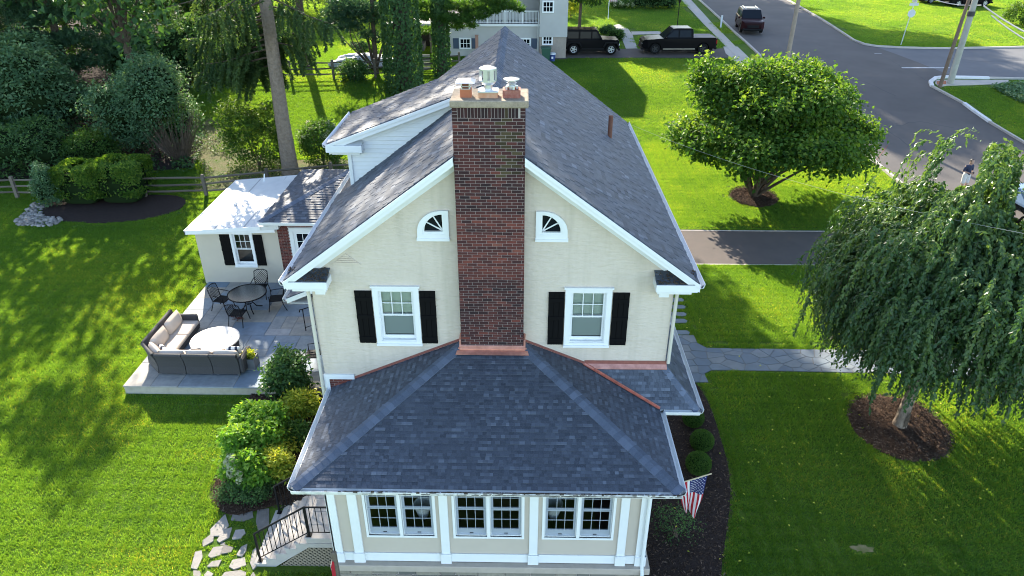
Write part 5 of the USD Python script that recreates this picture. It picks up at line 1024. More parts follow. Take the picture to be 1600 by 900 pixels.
q = rnd(483); obj('branches', limbs((0, 0, .1), [s_[:3] for s_ in sp2], .07, q, .5, 8), 'bark_brown', GP)
shrub('leafy_bush', 'dark bush growing through the far rail fence', (528, 88, 575, 132), 'leaf_dark', 4200, .16, .1, 473, lumps=6, spread=.25)
shrub('leafy_bush', 'small bright bush at the foot of the wide ivy trunk', (598, 128, 645, 150), 'leaf_bright', 1600, .14, .08, 474, lumps=4, spread=.2)
shrub('leafy_bush', 'sunlit low bush between the fence and the pale house', (560, 66, 590, 92), 'leaf_mid', 1600, .16, .1, 475, lumps=4, spread=.2)
shrub('purple_shrub', 'rounded purple-brown shrub beside the pale garden walk', (936, 38, 962, 56), 'leaf_dark', 1800, .12, .07, 476, lumps=4, spread=.15, core=.8)
shrub('hedge_mound', 'low mounded green hedge along the pale garden walk', (950, 46, 975, 64), 'leaf_mid', 2600, .10, .06, 477, lumps=5, spread=.14, core=.85)
T, dm, lp = shrub('flowering_bush', 'bush covered in white flowers at the far lawn edge', (953, -2, 990, 15), 'leaf_mid', 1500, .2, .12, 478, lumps=5, spread=.3); bloom(T, lp, 36, .2, 479)
shrub('border_shrub', 'dark rounded shrubs at the end of the far sunlit lawn', (984, -14, 1062, 17), 'leaf_dark', 6000, .2, .12, 480, lumps=8, spread=.35, core=.75)
shrub('yellow_shrub', 'golden-leaved shrub at the corner of the grey house', (884, -6, 902, 11), 'leaf_yellow', 900, .2, .12, 484, lumps=4, spread=.25, base=at(893, 30))
shrub('corner_shrub', 'loose green shrubs at the top right beyond the wires', (1575, 2, 1640, 44), 'leaf_bright', 3500, .2, .11, 485, lumps=7, spread=.3)
gc = pxpoly([(1545, 136), (1600, 131), (1700, 128), (1700, 196), (1640, 178), (1590, 160)]); q = rnd(486); x0, y0, x1, y1 = gc.bounds
pts = q.uniform((x0, y0), (x1, y1), (16000, 2)); pts = pts[shapely.contains_xy(gc, pts[:, 0], pts[:, 1])]; n = len(pts)
gcp = foliage('ground_cover', [leafmesh(np.column_stack([pts, g(pts[:, 1])+.05+.22*q.random(n)]), rdir(q, n)*[1, 1, .3], unit(rdir(q, n)*.5+[0, 0, 1]), .16, .1, .55+.2*q.normal(size=n))], 'leaf_blue', None, kind='stuff'); tag(gcp, 'grey-green ground cover at the right edge beside the kerb', 'ground cover')
# trees beyond the picture's top edge and the dark wood at the far left of the lawn
k = 0
for (bx_, by_, tp, rad, sd) in ((-1, 92, 34.5, 8, 502), (6, 90, 35, 8, 503), (13, 94, 36.5, 8, 504)):
    bigtree('backdrop_tree', 'tall broad tree standing beyond the far gardens, '+('first from the left', 'the middle one', 'the rightmost')[k], None, headlumps(rnd(sd), 30, rad, 9, tp, (2.2, 3.8)), 'leaf_mid', 12000, .85, .6, sd, .45, tp*.9, base=(bx_, by_)); k += 1
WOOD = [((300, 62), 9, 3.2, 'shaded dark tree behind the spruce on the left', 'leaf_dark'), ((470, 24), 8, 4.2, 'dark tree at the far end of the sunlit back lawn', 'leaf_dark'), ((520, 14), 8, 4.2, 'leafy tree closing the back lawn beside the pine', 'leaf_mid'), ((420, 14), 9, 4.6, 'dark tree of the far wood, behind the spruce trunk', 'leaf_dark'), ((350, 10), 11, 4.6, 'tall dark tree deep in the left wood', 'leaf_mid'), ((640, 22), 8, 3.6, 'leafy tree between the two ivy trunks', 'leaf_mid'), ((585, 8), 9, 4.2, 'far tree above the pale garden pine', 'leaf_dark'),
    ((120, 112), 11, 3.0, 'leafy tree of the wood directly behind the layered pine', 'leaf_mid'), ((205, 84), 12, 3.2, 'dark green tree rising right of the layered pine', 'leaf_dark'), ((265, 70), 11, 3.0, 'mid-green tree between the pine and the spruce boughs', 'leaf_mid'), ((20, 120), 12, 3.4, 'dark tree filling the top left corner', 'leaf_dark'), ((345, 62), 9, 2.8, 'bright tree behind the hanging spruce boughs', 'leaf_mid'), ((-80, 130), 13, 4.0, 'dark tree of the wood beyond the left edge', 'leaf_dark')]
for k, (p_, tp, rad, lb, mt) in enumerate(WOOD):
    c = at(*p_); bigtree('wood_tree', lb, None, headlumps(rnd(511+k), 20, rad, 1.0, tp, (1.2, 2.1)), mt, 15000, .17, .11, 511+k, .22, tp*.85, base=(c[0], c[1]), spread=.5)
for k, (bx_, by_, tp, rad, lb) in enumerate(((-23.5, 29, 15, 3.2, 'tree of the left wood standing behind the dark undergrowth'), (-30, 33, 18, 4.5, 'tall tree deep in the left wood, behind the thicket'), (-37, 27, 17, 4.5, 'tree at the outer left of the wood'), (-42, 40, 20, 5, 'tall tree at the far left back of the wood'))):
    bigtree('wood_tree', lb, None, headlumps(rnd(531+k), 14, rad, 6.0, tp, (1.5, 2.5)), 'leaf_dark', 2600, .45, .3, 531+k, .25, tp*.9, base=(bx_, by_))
def scatterplants(name, label, poly, n, m, L, W, hgt, seed, tone=.45):
    q = rnd(seed); x0, y0, x1, y1 = poly.bounds; p = q.uniform((x0, y0), (x1, y1), (n, 2)); p = p[shapely.contains_xy(poly, p[:, 0], p[:, 1])]; p = p[meshkit.fbm(np.column_stack([p*.9, 0*p[:, 0]]), 3, seed) > .42]; n = len(p)
    P_ = foliage(name, [leafmesh(np.column_stack([p, g(p[:, 1])+.02+hgt*q.random(n)]), rdir(q, n)*[1, 1, .4], unit(rdir(q, n)*.6+[0, 0, 1]), L*(.6+.8*q.random(n)), W, tone+.25*q.normal(size=n))], m, None, kind='stuff'); tag(P_, label, name.replace('_', ' '))
lit = Polygon(smooth_line([at(*p)[:2] for p in ((290, 300), (312, 262), (300, 215), (330, 185), (352, 205), (400, 240), (470, 250), (560, 245), (570, 275), (420, 292), (330, 297), (290, 300))])).buffer(0)
scatterplants('undergrowth', 'patchy low green undergrowth on the leaf-strewn strip below the spruce', lit, 15000, 'leaf_bright', .12, .07, .22, 801)
wf = Polygon([at(*p)[:2] for p in ((-200, 288), (0, 284), (120, 283), (305, 268), (318, 225), (292, 185), (300, 110), (100, 140), (-200, 180))]).buffer(0)
scatterplants('woodland_undergrowth', 'dark low plants covering the floor of the wood on the left', wf, 30000, 'leaf_dark', .20, .11, .4, 802)
fl_ = sbox(4, -5, 18, 9); q = rnd(803); p = q.uniform((4, -5), (18, 9), (260, 2)); n = len(p); P_ = foliage('fallen_leaves', [leafmesh(np.column_stack([p, g(p[:, 1])+.05+.02*q.random(n)]), rdir(q, n)*[1, 1, .2], unit(rdir(q, n)*.3+[0, 0, 1]), .085, .05, .75+.2*q.normal(size=n))], 'leaf_yellow', None, kind='stuff'); tag(P_, 'few scattered yellowing leaves on the right lawn', 'fallen leaves')
bigtree('wood_tree', 'tall straight tree hidden directly behind the spruce trunk', None, headlumps(rnd(551), 18, 4.2, 21, 33, (1.3, 2.1)), 'leaf_mid', 3000, .45, .3, 551, .28, 31, base=(-16.2, 40))
def chips(name, label, poly, n, seed):
    q = rnd(seed); x0, y0, x1, y1 = poly.bounds; p = q.uniform((x0, y0), (x1, y1), (n, 2)); p = p[shapely.contains_xy(poly.buffer(.06), p[:, 0], p[:, 1])]; n = len(p)
    P_ = foliage(name, [leafmesh(np.column_stack([p, g(p[:, 1])+(.037 if seed < 813 else .085)+.03*q.random(n)]), rdir(q, n)*[1, 1, .35], unit(rdir(q, n)*.7+[0, 0, 1]), .085*(.5+q.random(n)), .028, np.clip(.42+.26*q.normal(size=n), 0, 1))], 'chip', None, kind='stuff'); tag(P_, label, 'mulch')
chips('mulch_chips', 'shredded dark mulch in the bed to the right of the sun room', rbed, 14000, 811); chips('mulch_chips', 'shredded brown mulch in the bed between patio and steps', lbed, 12000, 812)
for k, (c, r_) in enumerate(RINGS): chips('mulch_chips', 'shredded mulch in the ring around the '+('weeping tree', 'round tree')[k], Point(c[0], c[1]).buffer(r_), 4200, 813+k)
# ---- grass: small tufted squares copied over the lawns
def blades(n, size, q, h=(.035, .085), w=.011):
    xy = (q.random((n, 2))-.5)*size; hh = q.uniform(*h, n); a = q.random(n)*2*PI; ln = q.normal(size=(n, 2))*.55
    b = np.column_stack([xy, np.full(n, -.01)]); s = np.column_stack([np.cos(a), np.sin(a), 0*a])*w*(.7+.6*q.random(n))[:, None]; tip = b+np.column_stack([ln*hh[:, None], hh+.01])
    v = np.stack([b-s, b+s, tip], 1).reshape(-1, 3); t = np.repeat(np.clip(.45+.22*q.normal(size=n), 0, 1), 3); return v, np.arange(3*n).reshape(-1, 3), t
GR = UsdGeom.PointInstancer.Define(stage, '/World/grass'); gp_ = GR.GetPrim(); gp_.SetCustomDataByKey('kind', 'stuff'); tag(gp_, 'short mown green grass covering the lawns around the house', 'grass')
UsdGeom.Scope.Define(stage, '/World/grass/tufts'); protos = []
for k in range(4):
    q = rnd(600+k); v, f, t = blades(640, .58, q, (.03, .075), .0105); m_ = usdkit.mesh(stage, f'/World/grass/tufts/tuft_{k:03d}', (v, f), M['grass_blade']); UsdGeom.PrimvarsAPI(m_).CreatePrimvar('tone', Sdf.ValueTypeNames.FloatArray, 'vertex').Set(Vt.FloatArray.FromNumpy(np.clip(t+(k-1.5)*.11, 0, 1).astype(np.float32))); protos.append(m_.GetPath())
for k in range(2):
    q = rnd(610+k); v, f, t = blades(60, .17, q, (.03, .075)); m_ = usdkit.mesh(stage, f'/World/grass/tufts/small_tuft_{k:03d}', (v, f), M['grass_blade']); UsdGeom.PrimvarsAPI(m_).CreatePrimvar('tone', Sdf.ValueTypeNames.FloatArray, 'vertex').Set(Vt.FloatArray.FromNumpy(t.astype(np.float32))); protos.append(m_.GetPath())
GR.CreatePrototypesRel().SetTargets(protos)
HOUSEFOOT = [sbox(-4.75, 0, 3.4, 12.2), sbox(-4.2, -3.0, 2.8, .1), sbox(-12.9, 11, -4.8, 16.2), sbox(-6.6, 4.1, -4.7, 11)]
NO = unary_union([p.buffer(0) for p in SCENE_NON_GRASS]+HOUSEFOOT+[main_road.buffer(.15).intersection(sbox(-50, -20, 80, 80)), side.buffer(.15).intersection(sbox(-50, -20, 80, 80)), sbox(-6.6, -2.3, -4.0, -.3)])
q = rnd(620)
def scatter(step, x0, x1, y0, y1, zone, margin):
    xx, yy = np.meshgrid(np.arange(x0, x1, step), np.arange(y0, y1, step)); p = np.column_stack([xx.ravel(), yy.ravel()])+q.uniform(-.1, .1, (xx.size, 2))*step
    s2, d = pix(np.column_stack([p, g(p[:, 1])])); ok = (s2[:, 0] > -60) & (s2[:, 0] < 1660) & (s2[:, 1] > -14) & (s2[:, 1] < 960) & (d > 1); p = p[ok]
    bad = shapely.contains_xy(NO.buffer(margin), p[:, 0], p[:, 1]); p = p[~bad]
    return p if zone is None else p[shapely.contains_xy(zone, p[:, 0], p[:, 1])]
A_ = scatter(.47, -30, 32, -8, 27, None, .26); B_ = scatter(.15, -30, 32, -8, 27, NO.buffer(.30), .05)
Cc = scatter(.66, -40, 46, 27, 48, None, .3)
Dd = scatter(1.05, -45, 78, 48, 88, None, .35); Cc = np.vstack([Cc, Dd]); nD = len(Dd)
pp = np.vstack([A_, B_, Cc]); nA, nB, nC = len(A_), len(B_), len(Cc)
pat = np.clip(np.floor((meshkit.fbm(np.column_stack([pp*.32, 0*pp[:, 0]]), 4, 77)-.28)/.44*4+q.normal(size=len(pp))*.55), 0, 3).astype(int)
idx = np.r_[pat[:nA], 4+q.integers(0, 2, nB), pat[nA+nB:]]
sl = np.interp(pp[:, 1], (KN[:-1]+KN[1:])/2, np.diff(KZ)/np.diff(KN)); ang = np.arctan(sl); rz_ = np.where(np.arange(len(pp)) < nA, q.integers(0, 4, len(pp))*PI/2, q.random(len(pp))*2*PI)
hs = .75+.6*meshkit.fbm(np.column_stack([pp*.35, 0*pp[:, 0]]), 3, 9)
GR.CreatePositionsAttr(Vt.Vec3fArray.FromNumpy(np.column_stack([pp, g(pp[:, 1])+.002]).astype(np.float32)))
cx_, sx_, cz, sz = np.cos(ang/2), np.sin(ang/2), np.cos(rz_/2), np.sin(rz_/2)
Q = np.column_stack([cx_*cz, sx_*cz, -sx_*sz, cx_*sz])   # tilt about x after the turn about z
GR.CreateOrientationsAttr(Vt.QuathArray([Gf.Quath(float(a), float(b), float(c_), float(d)) for a, b, c_, d in Q]))
sc_ = np.column_stack([np.r_[np.ones(nA+nB), np.full(nC-nD, 1.4), np.full(nD, 2.2)]]*2+[hs]); GR.CreateScalesAttr(Vt.Vec3fArray.FromNumpy(sc_.astype(np.float32)))
GR.CreateProtoIndicesAttr(Vt.IntArray.FromNumpy(idx.astype(np.int32)))
# ---------------------------------------------------------------- steps, railings and lattice
ST = thing('porch_steps', 'grey wooden steps with black iron railings going down from the sun room side door', 'steps')
SY0, SY1, LX = -2.2, -.5, -5.12; zs = [.55, .37, .19, .01, -.17, -.35]; xs_ = [LX, -5.40, -5.67, -5.94, -6.21, -6.48]
for k in range(4): obj('deck_board', MB().box((LX-.03, SY0-.02+k*.43, .515), (PX_0-.05, SY0-.025+(k+1)*.43-.006, .55), ch=.006), 'grey_deck', ST)
[obj('landing_frame', MB().box((LX, y, .22), (PX_0-.05, y+.04, .515)), 'grey_deck', ST) for y in (SY0, SY1-.04)]; obj('fascia_board', MB().box((LX+.02, SY0-.018, .36), (PX_0-.05, SY0, .375)), 'grey_deck', ST)
for k in range(1, 6):
    z1 = zs[k]
    for j in range(2): obj('tread', MB().box((xs_[k]-.03, SY0-.02, z1-.035) if j == 0 else (xs_[k]+.118, SY0-.02, z1-.035), (xs_[k]+.112, SY1+.02, z1) if j == 0 else (xs_[k-1]+.005, SY1+.02, z1), ch=.005), 'grey_deck', ST)
    obj('riser', MB().box((xs_[k-1]-.0, SY0+.045, z1), (xs_[k-1]+.02, SY1-.045, zs[k-1]-.036)), 'grey_deck', ST)
prof = [(LX, .51), (LX, .20), (-6.10, -.55), (-6.48, -.55), (-6.48, -.386)]
for k in (5, 4, 3, 2, 1): prof += [(xs_[k-1], zs[k]-.036), (xs_[k-1], zs[k-1]-.036)]
for y in (SY0, SY1-.04): obj('stringer', MB().prism(Polygon(prof).buffer(0), y, y+.04), 'grey_deck', ST)
def railing(pts, n, parent, hgt=.92, r_=.012):
    """pts: points on the walking line; posts at each, bars between"""
    p = np.asarray(pts, float); R_ = obj('railing', MB().tube(p+[0, 0, hgt], .024, 6), 'black_iron', parent)
    obj('bottom_rail', MB().tube(p+[0, 0, .10], .014, 5), 'black_iron', R_)
    for q_ in p: obj('post', MB().box(q_+[-.022, -.022, -.02], q_+[.022, .022, hgt]).box(q_+[-.06, -.06, 0], q_+[.06, .06, .012]), 'black_iron', R_)
    s = np.r_[0, np.cumsum(np.linalg.norm(np.diff(p, axis=0), axis=1))]
    for t in np.linspace(0, s[-1], n+2)[1:-1]:
        b = np.array([np.interp(t, s, p[:, i]) for i in range(3)]); obj('baluster', MB().box(b+[-.008, -.008, .10], b+[.008, .008, hgt]), 'black_iron', R_)
for y in (SY0+.08, SY1-.06): railing([(-6.38, y, -.35), (-5.05, y, .55), (PX_0-.08, y, .55)], 16, ST)
LT = obj('lattice_back', MB().prism([(-6.0, -.6), (-5.1, .15), (-4.2, .15), (-4.2, -.6)], SY0+.06, SY0+.07), 'under_dark', ST)
LZ = Polygon([(-6.0, -.55), (-5.12, .19), (-4.22, .19), (-4.22, -.55)])
for sg in (1, -1):
    for k in range(-14, 22):
        l = LineString([(-5.2+k*.115-2, -.2-2*sg), (-5.2+k*.115+2, -.2+2*sg)]).buffer(.019, cap_style=2).intersection(LZ)
        if l.geom_type == 'Polygon' and l.area > .002: obj('lattice_strip', MB().prism(l, SY0+.03+(.012 if sg > 0 else 0), SY0+.041+(.012 if sg > 0 else 0)), 'lattice_wood', ST)
# ---- wooden stake with a red cloth in front of the sun room
c = atY(521, 862, -4.0); T = thing('garden_stake', 'weathered wooden stake with a strip of red cloth in front of the sun room corner', 'stake', (c[0], -4.0, g(-4.0)))
obj('post', mf.Manifold.hull_points(np.array([(x, y, z) for z, w in ((-.3, .05), (c[2]-g(-4)-.03, .045), (c[2]-g(-4), .03)) for x in (-w, w) for y in (-w, w)])), 'post_wood', T); obj('cloth', MB().add([(-.06, -.07, .3), (-.02, -.075, .3), (.0, -.07, c[2]-g(-4)-.22), (-.035, -.075, c[2]-g(-4)-.2), (-.09, -.1, .35), (-.07, -.10, c[2]-g(-4)-.35)], [[0, 1, 2], [0, 2, 3], [4, 0, 3], [4, 3, 5]]), 'flag_red', T)
# ---- lamps with pale shades inside the sun room
for k, (px, py, lb) in enumerate(((661, 797, 'behind the left windows'), (865, 797, 'behind the right windows'))):
    c = atY(px, py, -2.3); T = thing('pale_urn', 'pale tapering shade inside the sun room, '+lb, 'lamp', (c[0], -2.3, .70)); h = c[2]-.70
    obj('shade', MB().lathe([(.09, h-.22), (.13, h-.1), (.19, h+.12), (.21, h+.22), (.195, h+.22), (.12, h-.1), (.001, h-.2)], n=20), 'white_fabric', T, smooth=40); obj('stand', MB().lathe([(.001, 0), (.16, 0), (.16, .03), (.03, .06), (.03, h-.21), (.09, h-.2)], n=12), 'black_iron', T)
# ---- flag on the right of the sun room
FL = thing('house_flag', 'striped red and white flag with starred blue corner on a short slanting pole', 'flag', (2.85, -2.4, 2.35))
tip = np.array([4.16, -2.4, 2.92])-[2.85, -2.4, 2.35]; obj('pole', MB().tube([(-.03, 0, -.02), tip], .014, 8), 'flag_pole', FL); obj('bracket', MB().box((-.06, -.05, -.09), (.0, .05, .09)), 'galvanized', FL)
fd = tip/np.linalg.norm(tip); H0 = fd*.60; Lh = .74  # hoist runs along the pole from H0
def fpt(u, v):
    """u along the hoist 0..1 (from the house to the tip), v down the fly 0..1"""
    b = H0+fd*Lh*u; fold = (1-.50*v*(1-.25*u))
    x = b[0]+(.60-u*Lh*fd[0])*.55*v*0+(.85*fd[0]+.52*0)*0
    cx = H0[0]+fd[0]*Lh*.60; xx = cx+(b[0]-cx)*fold+.10*v*(1-u)-.02*math.sin(v*9)*.4
    yy = b[1]+.09*math.sin(u*11+v*2.5)*v**.7+.05*math.sin(u*5)*v
    zz = b[2]-v*1.22*(.66+.34*u)-.0
    return (xx, yy, zz)
def fquad(u0, u1, v0, v1, n, m_, name, off=0.0):
    mb = MB(); us = np.linspace(u0, u1, max(2, int(2+(u1-u0)*12))); vs_ = np.linspace(v0, v1, n); P_ = np.array([[fpt(u, v) for v in vs_] for u in us]); P_[..., 1] += off; a, b = len(us), len(vs_); i, j = np.meshgrid(np.arange(a-1), np.arange(b-1), indexing='ij')
    return obj(name, mb.add(P_.reshape(-1, 3), np.stack([i*b+j, i*b+j+1, (i+1)*b+j+1, (i+1)*b+j], -1).reshape(-1, 4)), m_, FL, smooth=True)
for k in range(13):
    u0, u1 = k/13, (k+1)/13; cn = k >= 6
    fquad(u0, u1, .42 if cn else 0, 1, 18, 'flag_red' if k % 2 == 0 else 'flag_white', 'stripe')
cn_ = fquad(6/13, 1, 0, .42, 12, 'flag_blue', 'canton')
for r_ in range(9):
    for c_ in range(6 if r_ % 2 == 0 else 5):
        u = 6/13+(7/13)*(r_+1)/10; v = .42*((c_+.5)/6+(0 if r_ % 2 == 0 else 1/12)); p = np.array(fpt(u, v)); an = np.arange(10)*PI/5; rr = np.where(np.arange(10) % 2 == 0, .016, .007)
        mb = MB()
        for o in (-.006, .006):
            P_ = p+np.stack([rr*np.sin(an), 0*an+o, rr*np.cos(an)], 1); mb.add(np.vstack([p+[0, o, 0], P_]), [[0, i+1, (i+1) % 10+1] for i in range(10)])
        obj('star', mb, 'flag_white', cn_)
# ---------------------------------------------------------------- patio furniture
def pz(px, py, z=PZ): return at(px, py, z)
A0 = pz(232, 584); B0 = pz(384, 584); D0 = pz(303, 512)  # foot of the back run, and the far end of the left run
SO = thing('corner_sofa', 'grey wicker corner sofa with beige cushions at the near edge of the patio', 'sofa', (A0[0]-.22, A0[1], PZ)); Wd = B0[0]-A0[0]+.22; Dp = 2.75; bh, sh, dp = .78, .40, .82
def rb(lo, hi, c): return chbox(np.array(lo, float), np.array(hi, float), c)
nseg = 4; x0 = 0.62; sw_ = (Wd-.12-x0)/3
# corner panel at 45 degrees, three back panels, three panels up the left side
def backpanel(a, b, lean, name='back_panel'):
    a, b = np.array([*a, 0.]), np.array([*b, 0.]); t = (b-a)/np.linalg.norm(b-a); n_ = np.array([t[1], -t[0], 0])*1.0
    v = []
    for z, o, th in ((.06, .06, .07), (.30, .02, .08), (.56, .055, .09), (bh, .13, .10)):
        for q_ in (a, b): v += [q_+n_*(-o)+n_*th*.0+[0, 0, z]+n_*0, q_+n_*(-o)-n_*th+[0, 0, z]] if False else [q_+n_*(o)+[0, 0, z], q_+n_*(o)-n_*th+[0, 0, z]]
    f = []
    for l in range(3):
        b0, b1 = l*4, (l+1)*4; f += [[b0, b0+2, b1+2, b1], [b0+3, b0+1, b1+1, b1+3], [b0+1, b0, b1, b1+1], [b0+2, b0+3, b1+3, b1+2]]
    f += [[12, 14, 15, 13], [1, 3, 2, 0]]
    m_ = MB().add(v, f); t_ = trimesh.Trimesh(*m_.mesh(), process=False); t_.fix_normals(); bp = obj(name, t_, 'wicker', SO)
    obj('top_roll', MB().tube([a+n_*.08+[0, 0, bh], b+n_*.08+[0, 0, bh]], .06, 8), 'wicker', bp, smooth=50)
    for q_ in (a+t*.1, b-t*.1): obj('foot', MB().box(q_+[-.03, -.03, 0]-n_*.05, q_+[.03, .03, .06]-n_*.05), 'rim', bp)
backpanel((.0, .62), (.62, 0), 0, 'corner_panel')
for k in range(3): backpanel((x0+k*sw_+.012, 0), (x0+(k+1)*sw_-.012, 0), 0)
for k in range(2): backpanel((0, .62+(k+1)*(Dp-.62)/2-.012), (0, .62+k*(Dp-.62)/2+.012), 0)
obj('arm', rb((Wd-.15, -.02, .06), (Wd+.02, dp, .62), .05), 'wicker', SO); obj('arm', rb((-.02, Dp-.02, .06), (dp-.02, Dp+.12, .60), .04), 'wicker', SO)
obj('seat_base', MB().prism(Polygon([(.08, .6), (.6, .08), (Wd-.15, .08), (Wd-.15, dp), (dp, dp), (dp, Dp), (.08, Dp)]), .07, .26, 'xy'), 'wicker', SO)
for lo, hi in (((x0+.0, .14, .26), (x0+sw_-.01, dp+.03, sh)), ((x0+sw_, .14, .26), (x0+2*sw_-.01, dp+.03, sh)), ((x0+2*sw_, .14, .26), (Wd-.16, dp+.03, sh)), ((.14, dp+.0, .26), (dp+.03, dp+(Dp-dp)/2-.01, sh)), ((.14, dp+(Dp-dp)/2, .26), (dp+.03, Dp-.02, sh))): obj('seat_cushion', rb(lo, hi, .035), 'cushion', SO)
obj('seat_cushion', MB().prism(Polygon([(.12, .62), (.62, .14), (x0-.01, .14), (x0-.01, dp-.01), (.14, dp-.01)]).buffer(0), .26, sh-.01, 'xy'), 'cushion', SO)
def pillow(w, h, th, n=10):
    u, v = np.meshgrid(np.linspace(-1, 1, n), np.linspace(-1, 1, n), indexing='ij'); b = (np.clip(1-u**4, 0, 1)*np.clip(1-v**4, 0, 1))**.5
    px_ = u*w/2*(1-.06*v**2); pz_ = v*h/2*(1-.06*u**2); t = b*th/2; i, j = np.meshgrid(np.arange(n-1), np.arange(n-1), indexing='ij'); q_ = np.stack([i*n+j, (i+1)*n+j, (i+1)*n+j+1, i*n+j+1], -1).reshape(-1, 4)
    return np.vstack([np.stack([px_, -t, pz_], -1).reshape(-1, 3), np.stack([px_, t, pz_], -1).reshape(-1, 3)]), np.vstack([q_, q_[:, ::-1]+n*n])
def place(vf, loc, rz_, rx=0.0):
    v, f = vf; c_, s_ = math.cos(rx), math.sin(rx); v = v@np.array([[1, 0, 0], [0, c_, -s_], [0, s_, c_]]).T; return v@rotz(rz_).T+np.asarray(loc), f
def quads(vf): v, f = vf; return MB().add(v, f)
for k in range(3): obj('back_cushion', quads(place(pillow(sw_-.02, .50, .24), (x0+(k+.5)*sw_, .20, .58), 0, .22)), 'cushion', SO, smooth=True)
obj('back_cushion', quads(place(pillow(.80, .50, .24), (.42, .42, .58), -PI/4, .2)), 'cushion', SO, smooth=True)
for k in range(2): obj('back_cushion', quads(place(pillow((Dp-.62)/2-.02, .52, .24), (.20, .64+(k+.5)*(Dp-.62)/2, .60), -PI/2, .22)), 'cushion', SO, smooth=True)
SOL = np.array([A0[0]-.22, A0[1], PZ])
def throw_pillow(label, loc, rz_, rx, w, st):
    T = thing('throw_pillow', label, 'pillow', tuple(SOL+loc), rz_); v, f = place(pillow(w, w*.72, .15, 13), (0, 0, 0), 0, rx)
    f = np.asarray(f); bands = np.array([min(len(st)-1, int((i//12)*len(st)/12)) for i in range(144)]*2)
    for b in range(len(st)): uq, iv = np.unique(np.vstack([f[:144][bands[:144] == b], f[144:][bands[144:] == b]]), return_inverse=True); obj('fabric_panel', MB().add(v[uq], iv.reshape(-1, 4)), st[b], T, smooth=True)
throw_pillow('small navy and white striped pillow in the corner of the sofa', (.66, .52, .62), -.75, .5, .50, ['navy_fabric', 'white_fabric', 'navy_fabric', 'white_fabric'])
throw_pillow('navy and white striped pillow against the right arm of the sofa', (Wd-.40, .40, .68), .1, .3, .50, ['white_fabric', 'navy_fabric', 'white_fabric', 'navy_fabric', 'white_fabric'])
throw_pillow('dark blue pillow with white edge lying on the sofa seat', (1.62, .66, .49), .2, 1.1, .48, ['white_fabric', 'navy_fabric', 'navy_fabric', 'navy_fabric'])
c = pz(336, 530, PZ+.55); FT = thing('fire_table', 'large round table with a pale top and dark woven drum base beside the sofa', 'table', (c[0], c[1], PZ)); R_ = .80
obj('top', MB().lathe([(.001, .52), (R_-.01, .52), (R_, .53), (R_, .56), (R_-.012, .572), (.001, .572)], n=48), 'table_stone', FT, smooth=30); obj('base', MB().lathe([(.62, 0), (.70, .02), (.73, .25), (.70, .51), (.6, .519)], n=40), 'wicker', FT, smooth=40); obj('burner_lid', MB().lathe([(.001, .59), (.22, .589), (.225, .573)], n=28), 'table_stone', FT)
c = pz(388, 578); PB = thing('planter_box', 'square grey planter box standing beside the sofa arm', 'planter', (c[0], c[1]+.22, PZ)); o = sbox(-.24, -.22, .24, .22)
obj('box', MB().prism(o.difference(sbox(-.21, -.19, .21, .19)), 0, .40, 'xy').box((-.21, -.19, .0), (.21, .19, .33)), 'grey_box', PB)
T = thing('potted_plant', 'yellow-green plant growing in the grey planter box', 'plant', (c[0], c[1]+.22, PZ+.33)); foliage('foliage', [crown([(0, 0, .12, .2, .18, .12)], 500, .1, .04, rnd(701), spread=.06)], 'leaf_yellow', T)
# dining set
c = pz(386, 458, PZ+.70); DT = thing('dining_table', 'round glass patio table with a black metal frame', 'table', (c[0], c[1], PZ)); R_ = .70
obj('glass_top', MB().lathe([(.001, .70), (R_-.02, .70), (R_-.02, .71), (.001, .71)], n=40), 'table_glass', DT); obj('rim', MB().lathe([(R_-.025, .685), (R_+.012, .685), (R_+.012, .718), (R_-.025, .718), (R_-.025, .685)], n=40), 'black_iron', DT, smooth=30)
for k in range(4):
    a = k*PI/2+.6; ca_, sa_ = math.cos(a), math.sin(a); obj('leg', MB().tube([(ca_*.52, sa_*.52, .69), (ca_*.30, sa_*.30, .55), (ca_*.12, sa_*.12, .30), (ca_*.25, sa_*.25, .08), (ca_*.46, sa_*.46, .012)], .02, 6), 'black_iron', DT)
obj('stretcher', MB().lathe([(.11, .28), (.13, .28), (.13, .31), (.11, .31), (.11, .28)], n=16), 'black_iron', DT)
def chair(loc, rz_, label):
    T = thing('patio_chair', label, 'chair', loc, rz_, None)   # seat opens towards +y, back at -y
    obj('seat', chbox(np.array([-.25, -.24, .40]), np.array([.25, .25, .44]), .015), 'black_iron', T)
    fr = [(-.24, -.24, .42), (-.26, -.30, .70), (-.25, -.36, .92), (-.12, -.385, .98), (.12, -.385, .98), (.25, -.36, .92), (.26, -.30, .70), (.24, -.24, .42)]
    bk = obj('backrest', MB().tube(fr, .017, 6), 'black_iron', T); 
    for sg in (1, -1):
        for k in range(-6, 7):
            l = LineString([(k*.075-.5*sg*.0, .44), (k*.075+sg*.54, .98)]).intersection(sbox(-.24, .45, .24, .965))
            if l.geom_type == 'LineString' and l.length > .05:
                pts = [(x, -.245-.14*(z-.44)/.54-.0, z) for x, z in l.coords]; obj('lattice_bar', MB().tube(pts, .008, 4), 'black_iron', bk)
    for x in (-.24, .24):
        obj('leg', MB().tube([(x, .22, .42), (x*1.08, .26, .2), (x*1.12, .30, .0)], .016, 5), 'black_iron', T); obj('leg', MB().tube([(x, -.22, .42), (x*1.08, -.28, .2), (x*1.12, -.36, .0)], .016, 5), 'black_iron', T)
        obj('armrest', MB().tube([(x*1.08, -.30, .68), (x*1.15, .0, .66), (x*1.12, .22, .64), (x, .22, .42)], .016, 5), 'black_iron', T)
    return T
tc = np.array([c[0], c[1], PZ])
ch1 = chair(tuple(tc+[-.05, -.98, 0]), -.05, 'black metal chair with lattice back, on the near side of the glass table')
